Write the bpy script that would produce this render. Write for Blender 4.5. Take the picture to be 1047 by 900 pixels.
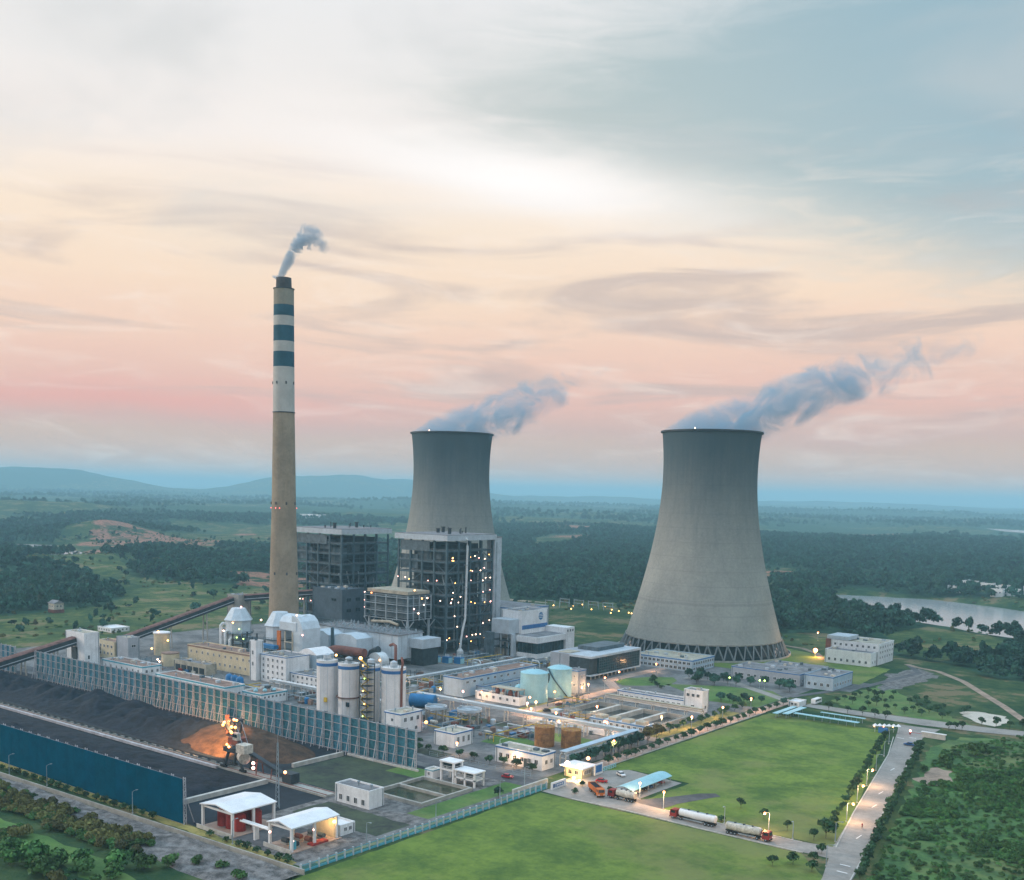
import bpy, math, random
import numpy as np
from mathutils import Matrix, Vector
random.seed(7)
R = math.radians
scn = bpy.context.scene
for o in list(bpy.data.objects): bpy.data.objects.remove(o)

# ------------------------------------------------------------------ camera, sky, sun, exposure
YAW = R(37.7)                      # plant grid is the world grid: X along the wind fence, Y towards the boilers
cd = bpy.data.cameras.new('camera'); cam = bpy.data.objects.new('camera', cd)
scn.collection.objects.link(cam); scn.camera = cam
cd.sensor_width = 36; cd.lens = 36 * 1100 / 1047; cd.shift_y = 180 / 1047
cd.clip_start = 1; cd.clip_end = 120000
PITCH = math.atan(127 / 1100)
cam.matrix_world = Matrix.Translation((0, 0, 103)) @ Matrix.Rotation(YAW, 4, 'Z') @ Matrix.Rotation(math.pi / 2 - PITCH, 4, 'X') @ Matrix.Rotation(R(1.4), 4, 'Z')
def cf(lat, dep):                  # camera heading frame -> world xy
    c, s = math.cos(YAW), math.sin(YAW)
    return (c * lat - s * dep, s * lat + c * dep)

def lin(r, g, b, k=1.0):
    f = lambda c: (c / 255 / 12.92 if c / 255 <= .04045 else ((c / 255 + .055) / 1.055) ** 2.4) * k
    return (f(r), f(g), f(b), 1)

scn.view_settings.view_transform = 'Standard'; scn.view_settings.look = 'None'
scn.view_settings.exposure = 0.28; scn.view_settings.gamma = 1
scn.view_settings.use_curve_mapping = False
scn.cycles.use_denoising = True
scn.cycles.max_bounces = 5; scn.cycles.diffuse_bounces = 2; scn.cycles.volume_bounces = 2
scn.cycles.transparent_max_bounces = 8
scn.cycles.volume_max_steps = 128

SUN_AZ = R(37.7 + 78); SUN_EL = R(16)     # sun low on the left, veiled by cloud
sd = bpy.data.lights.new('sun', 'SUN'); sun = bpy.data.objects.new('sun', sd); scn.collection.objects.link(sun)
sd.energy = 1.5; sd.angle = R(14); sd.color = (1, .82, .68)
sv = Vector((-math.sin(SUN_AZ) * math.cos(SUN_EL), math.cos(SUN_AZ) * math.cos(SUN_EL), math.sin(SUN_EL)))
sun.rotation_euler = sv.to_track_quat('Z', 'Y').to_euler()

class NT:                          # small node-tree helper
    def __init__(s, nt): s.nt = nt; s.n = nt.nodes; s.l = nt.links
    def new(s, t, **k):
        n = s.n.new(t)
        for a, b in k.items(): setattr(n, a, b)
        return n
    def put(s, inp, v):
        if hasattr(v, 'is_linked') or isinstance(v, bpy.types.NodeSocket): s.l.new(v, inp)
        else: inp.default_value = v
    def math(s, op, a, b=None, c=None, clamp=False):
        n = s.new('ShaderNodeMath', operation=op, use_clamp=clamp); s.put(n.inputs[0], a)
        if b is not None: s.put(n.inputs[1], b)
        if c is not None: s.put(n.inputs[2], c)
        return n.outputs[0]
    def smooth(s, v, a, b, lo=0., hi=1.):
        n = s.new('ShaderNodeMapRange', interpolation_type='SMOOTHSTEP'); s.put(n.inputs[0], v)
        for i, q in ((1, a), (2, b), (3, lo), (4, hi)): s.put(n.inputs[i], q)
        return n.outputs[0]
    def mix(s, f, a, b, mode='MIX'):
        n = s.new('ShaderNodeMix', data_type='RGBA', blend_type=mode)
        s.put(n.inputs[0], f); s.put(n.inputs[6], a); s.put(n.inputs[7], b); return n.outputs[2]
    def noise(s, vec, scale, detail=3, rough=.55, dist=0.):
        n = s.new('ShaderNodeTexNoise'); s.l.new(vec, n.inputs['Vector'])
        n.inputs['Scale'].default_value = scale; n.inputs['Detail'].default_value = detail
        n.inputs['Roughness'].default_value = rough; n.inputs['Distortion'].default_value = dist
        return n.outputs['Fac']
    def mapv(s, vec, scale=(1, 1, 1), loc=(0, 0, 0), rot=(0, 0, 0)):
        n = s.new('ShaderNodeMapping'); s.l.new(vec, n.inputs[0])
        n.inputs['Scale'].default_value = scale; n.inputs['Location'].default_value = loc; n.inputs['Rotation'].default_value = rot
        return n.outputs[0]
    def ramp(s, f, stops, interp='LINEAR'):
        n = s.new('ShaderNodeValToRGB'); e = n.color_ramp.elements; n.color_ramp.interpolation = interp
        while len(e) < len(stops): e.new(.5)
        for i, (p, c) in enumerate(stops): e[i].position = p; e[i].color = c
        s.put(n.inputs[0], f); return n.outputs[0]

w = bpy.data.worlds.new('World'); scn.world = w; w.use_nodes = True
T = NT(w.node_tree); T.n.clear()
tc = T.new('ShaderNodeTexCoord')
vr = T.new('ShaderNodeVectorRotate', rotation_type='Z_AXIS'); T.l.new(tc.outputs['Generated'], vr.inputs['Vector']); vr.inputs['Angle'].default_value = -YAW
sp = T.new('ShaderNodeSeparateXYZ'); T.l.new(vr.outputs[0], sp.inputs[0])
az = T.math('ARCTAN2', sp.outputs[0], sp.outputs[1]); el = T.math('ARCSINE', sp.outputs[2])
cv = T.new('ShaderNodeCombineXYZ'); T.l.new(az, cv.inputs[0]); T.l.new(el, cv.inputs[1])
big = T.noise(T.mapv(cv.outputs[0], (1.6, 5, 1), (.3, .2, 0), (0, 0, R(8))), 1.6, 4, .5, .6)
streak = T.noise(T.mapv(cv.outputs[0], (2.0, 14, 1), (1.7, 2.2, 0), (0, 0, R(4))), 1.7, 5, .52, .9)
fine = T.noise(T.mapv(cv.outputs[0], (4, 22, 1), (7.7, 1.2, 0), (0, 0, R(-7))), 2.3, 6, .6, .8)
elw = T.math('ADD', el, T.math('MULTIPLY', T.math('SUBTRACT', big, .5), .05))
elw = T.math('ADD', elw, T.math('MULTIPLY', T.math('SUBTRACT', streak, .5), .028))
base = T.ramp(T.math('DIVIDE', elw, 1.5708), [(p / 1.5708, lin(*c)) for p, c in (
    (0.0, (226, 186, 160)), (.042, (218, 184, 164)), (.055, (216, 180, 167)), (.08, (235, 187, 171)), (.12, (242, 202, 181)), (.17, (247, 218, 192)),
    (.225, (247, 226, 204)), (.29, (242, 233, 227)), (.36, (233, 230, 228)), (.47, (228, 230, 233)), (.8, (198, 226, 248)), (1.5, (186, 224, 255)))])
# the blue-grey cloud bank on the upper right
elb = T.math('SUBTRACT', .275, T.math('MULTIPLY', az, .27))
elu = T.math('ADD', .385, T.math('MULTIPLY', az, .32))
wob = T.math('MULTIPLY', T.math('SUBTRACT', fine, .5), .10)
bank = T.math('MULTIPLY', T.smooth(T.math('ADD', T.math('SUBTRACT', el, elb), wob), -.03, .075), T.smooth(T.math('ADD', T.math('SUBTRACT', elu, el), wob), -.04, .09))
bank = T.math('MULTIPLY', bank, T.smooth(az, -.30, .06))
bank = T.math('MULTIPLY', bank, T.smooth(az, 2.6, 1.4))
teal = T.mix(T.smooth(T.math('ADD', az, T.math('MULTIPLY', el, 1.2)), .3, .95), lin(180, 192, 190), lin(136, 172, 188))
c1 = T.mix(T.math('MULTIPLY', bank, .92), base, teal)
# thin grey and white streaks
lowband = T.math('MULTIPLY', T.smooth(el, .05, .09), T.smooth(el, .34, .16))
c2 = T.mix(T.math('MULTIPLY', T.math('MULTIPLY', T.smooth(streak, .46, .66), lowband), .70), c1, lin(190, 172, 168))
c2 = T.mix(T.math('MULTIPLY', T.math('MULTIPLY', T.smooth(fine, .48, .75), T.smooth(el, .36, .2)), .42), c2, lin(254, 236, 222))
c2 = T.mix(T.math('MULTIPLY', T.smooth(big, .47, .68), T.math('MULTIPLY', T.smooth(el, .14, .28), .45)), c2, lin(198, 200, 200))
def gauss(a0, e0, sa, se, tilt=0.):
    da = T.math('SUBTRACT', az, a0); de = T.math('SUBTRACT', T.math('SUBTRACT', elw, e0), T.math('MULTIPLY', da, tilt))
    q = T.math('ADD', T.math('POWER', T.math('ABSOLUTE', T.math('DIVIDE', da, sa)), 2.), T.math('POWER', T.math('ABSOLUTE', T.math('DIVIDE', de, se)), 2.))
    return T.math('EXPONENT', T.math('MULTIPLY', q, -1.))
c3 = T.mix(T.math('MULTIPLY', gauss(.0, .268, .16, .028, -.14), 1.0), c2, lin(255, 250, 247))
c3 = T.mix(T.math('MULTIPLY', gauss(-.36, .068, .22, .012), .5), c3, lin(244, 158, 146))
sky = T.new('ShaderNodeTexSky', sky_type='NISHITA'); sky.sun_disc = False
sky.sun_elevation = SUN_EL; sky.sun_rotation = -SUN_AZ; sky.air_density = 1.3; sky.dust_density = 3
b1 = T.new('ShaderNodeBackground'); T.l.new(sky.outputs[0], b1.inputs[0]); b1.inputs[1].default_value = .07
b2 = T.new('ShaderNodeBackground'); T.l.new(c3, b2.inputs[0]); T.l.new(T.smooth(el, .45, 1.3, .95, 2.0), b2.inputs[1])     # overcast: the zenith is brighter than the horizon
ms = T.new('ShaderNodeMixShader'); ms.inputs[0].default_value = .93
T.l.new(b1.outputs[0], ms.inputs[1]); T.l.new(b2.outputs[0], ms.inputs[2])
wo = T.new('ShaderNodeOutputWorld'); T.l.new(ms.outputs[0], wo.inputs[0])

# ------------------------------------------------------------------ materials
M = {}
def mat(name, col, rough=.85, var=.14, scale=.25, streak=0., rnd=0., metal=0., bump=0., col2=None, spec=.3, fine=0.):
    m = bpy.data.materials.new(name); m.use_nodes = True; t = NT(m.node_tree)
    b = t.n['Principled BSDF']; b.inputs['Roughness'].default_value = rough; b.inputs['Metallic'].default_value = metal
    b.inputs['Specular IOR Level'].default_value = spec
    g = t.new('ShaderNodeNewGeometry').outputs['Position']
    n1 = t.noise(g, scale, 6, .62); n2 = t.noise(g, scale * 7, 3, .6)
    f = t.math('ADD', t.math('MULTIPLY', n1, .7), t.math('MULTIPLY', n2, .3))
    dark = tuple(c * (1 - 2.2 * var) for c in col[:3]) + (1,); lite = tuple(min(1, c * (1 + 1.4 * var)) for c in col[:3]) + (1,)
    if col2: dark = col2
    c = t.mix(t.smooth(f, .32, .68), dark, lite)
    if fine:                       # blade-scale speckle and thin worn spots in grass
        n3 = t.noise(g, 1.1, 5, .7); n5 = t.noise(g, .012, 4, .6)
        c = t.mix(t.math('MULTIPLY', t.smooth(n3, .52, .78), .55 * fine), c, tuple(q * .42 for q in col[:3]) + (1,))
        c = t.mix(t.math('MULTIPLY', t.smooth(n3, .5, .25), .35 * fine), c, tuple(min(1, q * 1.45) for q in col[:3]) + (1,))
        c = t.mix(t.math('MULTIPLY', t.smooth(t.math('ADD', n5, t.math('MULTIPLY', n1, .35)), .66, .80), .55 * fine), c, C4(.175, .165, .065))
    if streak:
        s = t.noise(t.mapv(g, (1, 1, .07)), .9, 5, .65)
        c = t.mix(t.math('MULTIPLY', t.smooth(s, .48, .75), streak), c, tuple(q * .42 for q in col[:3]) + (1,))
    if rnd:
        oi = t.new('ShaderNodeObjectInfo').outputs['Random']
        hs = t.new('ShaderNodeHueSaturation'); t.l.new(c, hs.inputs['Color'])
        t.l.new(t.math('ADD', 1 - rnd, t.math('MULTIPLY', oi, 2 * rnd)), hs.inputs['Value'])
        t.l.new(t.math('ADD', .5 - rnd * .05, t.math('MULTIPLY', oi, rnd * .1)), hs.inputs['Hue']); c = hs.outputs[0]
    t.l.new(c, b.inputs['Base Color'])
    if bump:
        bn = t.new('ShaderNodeBump'); bn.inputs['Strength'].default_value = .8; bn.inputs['Distance'].default_value = bump
        t.l.new(f, bn.inputs['Height']); t.l.new(bn.outputs[0], b.inputs['Normal'])
    M[name] = m; return m
def glow(name, col, s):
    m = bpy.data.materials.new(name); m.use_nodes = True; b = m.node_tree.nodes['Principled BSDF']
    b.inputs['Base Color'].default_value = (.8, .8, .8, 1); b.inputs['Emission Color'].default_value = col; b.inputs['Emission Strength'].default_value = s
    M[name] = m; return m
C4 = lambda r, g, b: (r, g, b, 1)
mat('white_wall', C4(.76, .77, .78), streak=.38, var=.07, scale=.12)
mat('cream_wall', C4(.60, .52, .36), streak=.32, var=.08, scale=.12)
mat('grey_wall', C4(.36, .39, .43), streak=.25, var=.08, scale=.12)
mat('pale_blue_wall', C4(.40, .50, .58), streak=.25, var=.08, scale=.12)
mat('slate_wall', C4(.075, .11, .14), streak=.3, var=.12, scale=.15)
mat('blue_trim', C4(.05, .17, .40), var=.08)
mat('teal_trim', C4(.10, .38, .48), var=.1)
mat('roof_grey', C4(.20, .20, .21), var=.2, scale=.2, streak=0)
mat('roof_brown', C4(.25, .16, .125), var=.2, scale=.2)
mat('roof_tan', C4(.42, .38, .30), var=.16, scale=.2)
mat('roof_white', C4(.78, .78, .79), var=.05, scale=.3, rough=.5)
mat('rust_roof', C4(.17, .085, .07), var=.25, scale=.4)
mat('concrete', C4(.36, .35, .32), var=.12, scale=.3, streak=.15)
mat('pale_concrete', C4(.50, .48, .44), var=.12, scale=.3)
mat('steel_blue', C4(.055, .10, .125), var=.15, rough=.6)
mat('steel_pale', C4(.30, .36, .40), var=.15, rough=.6)
mat('steel_dark', C4(.035, .048, .058), var=.2, rough=.6)
mat('casing_dark', C4(.028, .045, .055), var=.3, scale=.3, rough=.7)
mat('casing_grey', C4(.09, .13, .155), var=.2, scale=.3, streak=.3, rough=.6)
mat('panel_pale', C4(.46, .52, .57), var=.08, streak=.2, rough=.6)
mat('pipe_white', C4(.62, .66, .68), var=.08, rough=.45)
mat('pipe_rust', C4(.20, .075, .055), var=.2, rough=.6)
mat('fgd_white', C4(.54, .62, .68), var=.06, streak=.15, rough=.5)
mat('blue_paint', C4(.02, .16, .36), var=.12, rough=.5)
mat('tank_blue', C4(.30, .55, .62), var=.05, streak=.16, rough=.5)
mat('tank_rust', C4(.36, .17, .065), var=.22, scale=.5, streak=.45)
mat('silo_white', C4(.76, .74, .73), var=.05, streak=.2, scale=.15)
mat('red_paint', C4(.34, .035, .03), var=.2, rough=.5)
mat('orange_paint', C4(.55, .15, .03), var=.12, rough=.5)
mat('yellow_paint', C4(.55, .38, .05), var=.15)
mat('white_paint', C4(.76, .76, .76), var=.05, rough=.45)
mat('dirty_white', C4(.56, .52, .45), var=.2, scale=1.2, streak=.3)
mat('car_blue', C4(.02, .09, .25), rough=.3, var=.05)
mat('car_red', C4(.4, .02, .03), rough=.3, var=.05)
mat('rubber', C4(.018, .018, .02), var=.2)
mat('glass', C4(.018, .032, .042), rough=.12, var=.2, spec=.6)
mat('curtain_glass', C4(.008, .035, .045), rough=.22, var=.3, scale=.1, spec=.6)
mat('frame_dark', C4(.06, .09, .10), rough=.5, var=.1)
mat('fence_blue', C4(.0005, .070, .125), var=.10, scale=.2, rough=1., rnd=.06, spec=0.)
mat('fence_teal', C4(.042, .17, .23), var=.28, scale=.9, rough=.8, rnd=.2, col2=C4(.022, .10, .135))
mat('fence_steel', C4(.45, .44, .47), var=.15, rough=.6)
mat('coal', C4(.012, .018, .028), var=.5, scale=.35, bump=2.2, col2=C4(.003, .005, .008), rough=.9)
mat('coal_brown', C4(.085, .045, .026), var=.3, scale=.25, bump=.5)
mat('coal_floor', C4(.012, .019, .027), var=.4, scale=.06, bump=.2, col2=C4(.006, .010, .015))
mat('asphalt', C4(.105, .105, .11), var=.2, scale=.08)
mat('waste_ground', C4(.050, .066, .036), var=.3, scale=.07, col2=C4(.020, .024, .027), bump=.4)
mat('road_concrete', C4(.30, .275, .25), var=.12, scale=.09, streak=0)
mat('paving', C4(.17, .165, .16), var=.24, scale=.06, col2=C4(.055, .062, .066))
mat('paving_lamp_tint', C4(.42, .30, .24), var=.15, scale=.1)  # paving with the warm spill of the lamps put into its colour
mat('dirt', C4(.33, .24, .18), var=.2, scale=.1)
mat('gravel', C4(.17, .16, .155), var=.35, scale=.35, bump=.4)
mat('grass_field', C4(.128, .185, .026), var=.2, scale=.05, col2=C4(.046, .100, .014), bump=.5, fine=1.)
mat('lawn', C4(.085, .17, .036), var=.2, scale=.06, col2=C4(.048, .11, .025), bump=.2, fine=.8)
mat('overgrown', C4(.075, .155, .036), var=.2, scale=.09, col2=C4(.026, .075, .026), bump=.5, fine=1.)
mat('dry_grass', C4(.30, .24, .075), var=.2, scale=.15, col2=C4(.13, .14, .04), bump=.2)
mat('bark', C4(.07, .05, .035), var=.3)
mat('leaf_round', C4(.032, .085, .030), var=.3, scale=.8, rnd=.25, rough=.7)
mat('leaf_forest', C4(.026, .088, .054), var=.35, scale=.08, rnd=.35, rough=.75)
mat('leaf_bright', C4(.062, .150, .036), var=.3, scale=.15, rnd=.3, rough=.75)
mat('leaf_olive', C4(.135, .135, .040), var=.3, scale=.15, rnd=.3, rough=.75)
mat('leaf_lamp_tint', C4(.17, .13, .04), var=.3, scale=.3, rnd=.2)  # lamplight on the yellowish trees is painted into this leaf colour
mat('pond_dark', C4(.012, .03, .034), rough=.08, var=.2, spec=.6)
mat('basin_green', C4(.035, .048, .024), rough=.15, var=.3, spec=.5)
mat('lake_water', C4(.30, .315, .32), rough=.2, var=.05, spec=1.); M['lake_water'].node_tree.nodes['Principled BSDF'].inputs['IOR'].default_value = 2.2
mat('pale_pool', C4(.55, .50, .42), rough=.3, var=.1)
mat('soil_red', C4(.36, .16, .11), var=.2, scale=.02)
for _n, _c, _s in (('lamp_warm', (1, .30, .09), 7), ('lamp_white', (1, .62, .42), 8), ('lamp_pink', (1, .42, .34), 6.5), ('lamp_yellow', (1, .48, .10), 7), ('lamp_green', (.55, 1, .15), 4), ('lamp_red', (1, .05, .03), 3), ('lamp_orange', (1, .24, .035), 8)): glow(_n, (*_c, 1), _s)

def tower_material():
    m = bpy.data.materials.new('tower_concrete'); m.use_nodes = True; t = NT(m.node_tree); b = t.n['Principled BSDF']; b.inputs['Roughness'].default_value = .9
    b.inputs['Specular IOR Level'].default_value = .2
    g = t.new('ShaderNodeTexCoord').outputs['Object']; s = t.new('ShaderNodeSeparateXYZ'); t.l.new(g, s.inputs[0])
    n = t.noise(g, .05, 6, .6); st = t.noise(t.mapv(g, (1, 1, .05)), .35, 6, .65); fi = t.noise(g, .6, 4, .6)
    c = t.mix(t.smooth(t.math('ADD', t.math('MULTIPLY', n, .6), t.math('MULTIPLY', fi, .4)), .3, .7), C4(.245, .248, .225), C4(.345, .345, .31))
    ring = t.math('FRACT', t.math('DIVIDE', s.outputs[2], 9.2))       # lift joints of the jump form
    c = t.mix(t.math('MULTIPLY', t.smooth(ring, .93, 1.), t.math('MULTIPLY', fi, .6)), c, C4(.15, .145, .135))
    c = t.mix(t.math('MULTIPLY', t.smooth(st, .48, .75), .20), c, C4(.16, .165, .16))
    # damp algae stain running down from the lip
    d = t.math('ADD', s.outputs[2], t.math('MULTIPLY', t.math('SUBTRACT', st, .5), 28)); d = t.math('ADD', d, t.math('MULTIPLY', t.math('SUBTRACT', n, .5), 40))
    c = t.mix(t.math('MULTIPLY', t.smooth(d, 50, 146), .95), c, C4(.050, .085, .105))
    c = t.mix(t.math('MULTIPLY', t.smooth(t.math('ABSOLUTE', t.math('SUBTRACT', s.outputs[2], t.math('ADD', 33., t.math('MULTIPLY', n, 3.)))), 1.3, .3), .25), c, C4(.14, .14, .13))
    t.l.new(c, b.inputs['Base Color']); M['tower_concrete'] = m
tower_material()
mat('chimney_concrete', C4(.31, .25, .18), var=.10, scale=.08, streak=.22)
mat('chimney_pale', C4(.47, .46, .43), var=.06, scale=.1, streak=.15)
mat('chimney_tan', C4(.29, .27, .215), var=.08, scale=.1, streak=.2)
mat('chimney_teal', C4(.02, .085, .125), var=.12, scale=.1)
mat('flue_steel', C4(.08, .08, .085), var=.2, scale=.2)

# ------------------------------------------------------------------ geometry helpers
class MB:
    def __init__(s): s.v = []; s.f = []; s.m = []
    def add(s, v, f, mi=0):
        k = len(s.v); s.v += [tuple(p) for p in v]; s.f += [tuple(i + k for i in q) for q in f]; s.m += [mi] * len(f); return s
    def box(s, x0, x1, y0, y1, z0, z1, mi=0):
        return s.add([(x0, y0, z0), (x1, y0, z0), (x1, y1, z0), (x0, y1, z0), (x0, y0, z1), (x1, y0, z1), (x1, y1, z1), (x0, y1, z1)],
                     [(3, 2, 1, 0), (4, 5, 6, 7), (0, 1, 5, 4), (1, 2, 6, 5), (2, 3, 7, 6), (3, 0, 4, 7)], mi)
    def bar(s, p, q, w, d=None, mi=0):
        p, q = Vector(p), Vector(q); d = d or w; a = (q - p).normalized()
        u = a.cross(Vector((0, 0, 1))); u = u.normalized() if u.length > 1e-3 else Vector((1, 0, 0)); n = u.cross(a).normalized()
        v = [b + u * (i * w / 2) + n * (j * d / 2) for b in (p, q) for i, j in ((-1, -1), (1, -1), (1, 1), (-1, 1))]
        return s.add(v, [(0, 1, 2, 3), (7, 6, 5, 4), (0, 4, 5, 1), (1, 5, 6, 2), (2, 6, 7, 3), (3, 7, 4, 0)], mi)
    def lathe(s, c, prof, n=24, mi=0, cap=True):
        k = len(prof); v = [(c[0] + r * math.cos(2 * math.pi * i / n), c[1] + r * math.sin(2 * math.pi * i / n), c[2] + z) for r, z in prof for i in range(n)]
        f = [(j * n + i, j * n + (i + 1) % n, (j + 1) * n + (i + 1) % n, (j + 1) * n + i) for j in range(k - 1) for i in range(n)]
        if cap: f += [tuple(range(n - 1, -1, -1)), tuple((k - 1) * n + i for i in range(n))]
        return s.add(v, f, mi)
    def tube(s, pts, r, n=8, mi=0):
        pts = [Vector(p) for p in pts]; v = []; N = len(pts)
        for i, p in enumerate(pts):
            a = (pts[min(i + 1, N - 1)] - pts[max(i - 1, 0)]).normalized()
            u = a.cross(Vector((0, 0, 1))); u = u.normalized() if u.length > 1e-3 else Vector((1, 0, 0)); w_ = u.cross(a)
            rr = r[i] if isinstance(r, (list, tuple)) else r
            v += [p + (u * math.cos(2 * math.pi * k / n) + w_ * math.sin(2 * math.pi * k / n)) * rr for k in range(n)]
        f = [(j * n + i, (j + 1) * n + i, (j + 1) * n + (i + 1) % n, j * n + (i + 1) % n) for j in range(N - 1) for i in range(n)]
        f += [tuple(range(n)), tuple((N - 1) * n + i for i in range(n - 1, -1, -1))]
        return s.add(v, f, mi)
    def prism(s, poly, z0, z1, mi=0):
        n = len(poly); v = [(x, y, z) for z in (z0, z1) for x, y in poly]
        return s.add(v, [tuple(range(n - 1, -1, -1)), tuple(range(n, 2 * n))] + [(i, (i + 1) % n, n + (i + 1) % n, n + i) for i in range(n)], mi)
    def extrude(s, prof, axis, a0, a1, mi=0):     # closed profile [(h,z)] swept along 'X' or 'Y'
        n = len(prof); P = (lambda a, h, z: (a, h, z)) if axis == 'X' else (lambda a, h, z: (h, a, z))
        v = [P(a, h, z) for a in (a0, a1) for h, z in prof]
        return s.add(v, [tuple(range(n)), tuple(range(2 * n - 1, n - 1, -1))] + [(i, n + i, n + (i + 1) % n, (i + 1) % n) for i in range(n)], mi)
    def ball(s, c, r, n=8, mi=0):
        prof = [(max(.001, r * math.sin(math.pi * k / 5)), -r * math.cos(math.pi * k / 5)) for k in range(6)]
        return s.lathe(c, prof, n, mi, cap=False)
    def mesh(s, name, mats, off=(0, 0, 0), smooth=False):
        me = bpy.data.meshes.new(name)
        me.from_pydata([(x - off[0], y - off[1], z - off[2]) for x, y, z in s.v], [], s.f)
        for q in (mats if isinstance(mats, (list, tuple)) else [mats]): me.materials.append(M[q])
        me.polygons.foreach_set('material_index', s.m)
        if smooth: me.polygons.foreach_set('use_smooth', [True] * len(s.f)); 
        me.update(); return me
    def build(s, name, mats, parent=None, smooth=False, wloc=None):
        off = wloc if wloc else (world_of(parent) if parent else (0, 0, 0))
        me = s.mesh(name, mats, off, smooth)
        if smooth:
            try: me.set_sharp_from_angle(angle=R(38))
            except Exception: pass
        o = link(name, me, parent)
        return o
def world_of(o):
    x, y, z = o.location
    while o.parent: o = o.parent; x += o.location[0]; y += o.location[1]; z += o.location[2]
    return (x, y, z)
def link(name, me, parent=None, loc=None):
    o = bpy.data.objects.new(name, me); scn.collection.objects.link(o)
    if parent: o.parent = parent
    if loc: o.location = loc
    return o
def tag(o, label=None, cat=None, group=None, kind=None):
    for k, v in (('label', label), ('category', cat), ('group', group), ('kind', kind)):
        if v: o[k] = v
    return o
def thing(name, label, cat, loc=(0, 0, 0), group=None, rz=0):
    o = bpy.data.objects.new(name, None); scn.collection.objects.link(o); o.location = loc; o.rotation_euler = (0, 0, rz)
    o.empty_display_size = 1
    return tag(o, label, cat, group)
def copy_tree(o, parent=None):
    c = o.copy(); scn.collection.objects.link(c); c.parent = parent
    for ch in list(o.children): copy_tree(ch, c)
    return c
def B(x0, x1, y0, y1, z0, z1): return MB().box(x0, x1, y0, y1, z0, z1)
def ragged(poly, amp, step=4., seed=3):
    rnd = random.Random(seed + len(poly)); out = []
    for (ax, ay), (bx, by) in zip(poly, poly[1:] + poly[:1]):
        L = math.hypot(bx - ax, by - ay); n = max(1, int(L / step))
        for k in range(n): f = k / n; j = amp if k else amp * .4; out.append((ax + (bx - ax) * f + rnd.uniform(-j, j), ay + (by - ay) * f + rnd.uniform(-j, j)))
    return out
RAG = {'gravel_patch': 2.2, 'pale_pool': 1.6, 'bare_patch': 1.8, 'nursery_plot': 2, 'overgrown_plot': 1.5, 'bank_grass': 1.2, 'substation_yard': 1.0}
def sheet(name, poly, z, m, thick=.0):
    if name in RAG: poly = ragged(list(poly), RAG[name], 3.5)
    elif m in ('waste_ground', 'dry_grass', 'grass_field') and name != 'meadow': poly = ragged(list(poly), .55, 2.5)
    elif name == 'meadow': poly = ragged(list(poly), .3, 3)
    mb = MB(); mb.add([(x, y, z) for x, y in poly], [tuple(range(len(poly)))])
    o = mb.build(name, m); me = o.data
    if me.polygons[0].normal.z < 0: me.flip_normals()
    return tag(o, kind='structure')
def strip(name, pts, width, z, m):
    pts = [Vector((p[0], p[1])) for p in pts]; mb = MB(); L = []; Rr = []
    for i, p in enumerate(pts):
        a = (pts[min(i + 1, len(pts) - 1)] - pts[max(i - 1, 0)]).normalized(); n = Vector((-a.y, a.x)); ww = (width[i] if isinstance(width, (list, tuple)) else width) / 2
        L.append(p + n * ww); Rr.append(p - n * ww)
    k = len(pts); mb.add([(q.x, q.y, z) for q in Rr + L], [(i, i + 1, k + i + 1, k + i) for i in range(k - 1)])
    return tag(mb.build(name, m), kind='structure')
WIN = {}
def win_mesh(face, ww, wh, mats=('white_paint', 'glass')):
    key = (face, round(ww, 2), round(wh, 2), mats)
    if key not in WIN:
        mb = MB(); t = .10; a, z = ww / 2, wh / 2
        def bx(u0, u1, z0, z1, d0, d1, mi):
            if face == 'S': mb.box(u0, u1, -d1, -d0, z0, z1, mi)
            else: mb.box(d0, d1, u0, u1, z0, z1, mi)
        bx(-a, a, -z, z, -.05, .03, 1)
        for q in ((-a - t, -a, -z - t, z + t), (a, a + t, -z - t, z + t), (-a, a, z, z + t), (-a, a, -z - t, -z), (-.04, .04, -z, z)): bx(*q, -.05, .12, 0)
        WIN[key] = mb.mesh('window', list(mats))
    return WIN[key]
def windows(root, face, pos, a0, a1, n, z, ww, wh, mats=('white_paint', 'glass'), name='window'):
    """a row of n windows on the -Y ('S') face at y=pos or the +X ('E') face at x=pos, between a0 and a1"""
    me = win_mesh(face, ww, wh, mats); wl = world_of(root)
    for i in range(n):
        a = a0 + (a1 - a0) * (i + .5) / n
        p = (a, pos, z) if face == 'S' else (pos, a, z)
        link(name, me, root, tuple(p[k] - wl[k] for k in range(3)))
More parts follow.
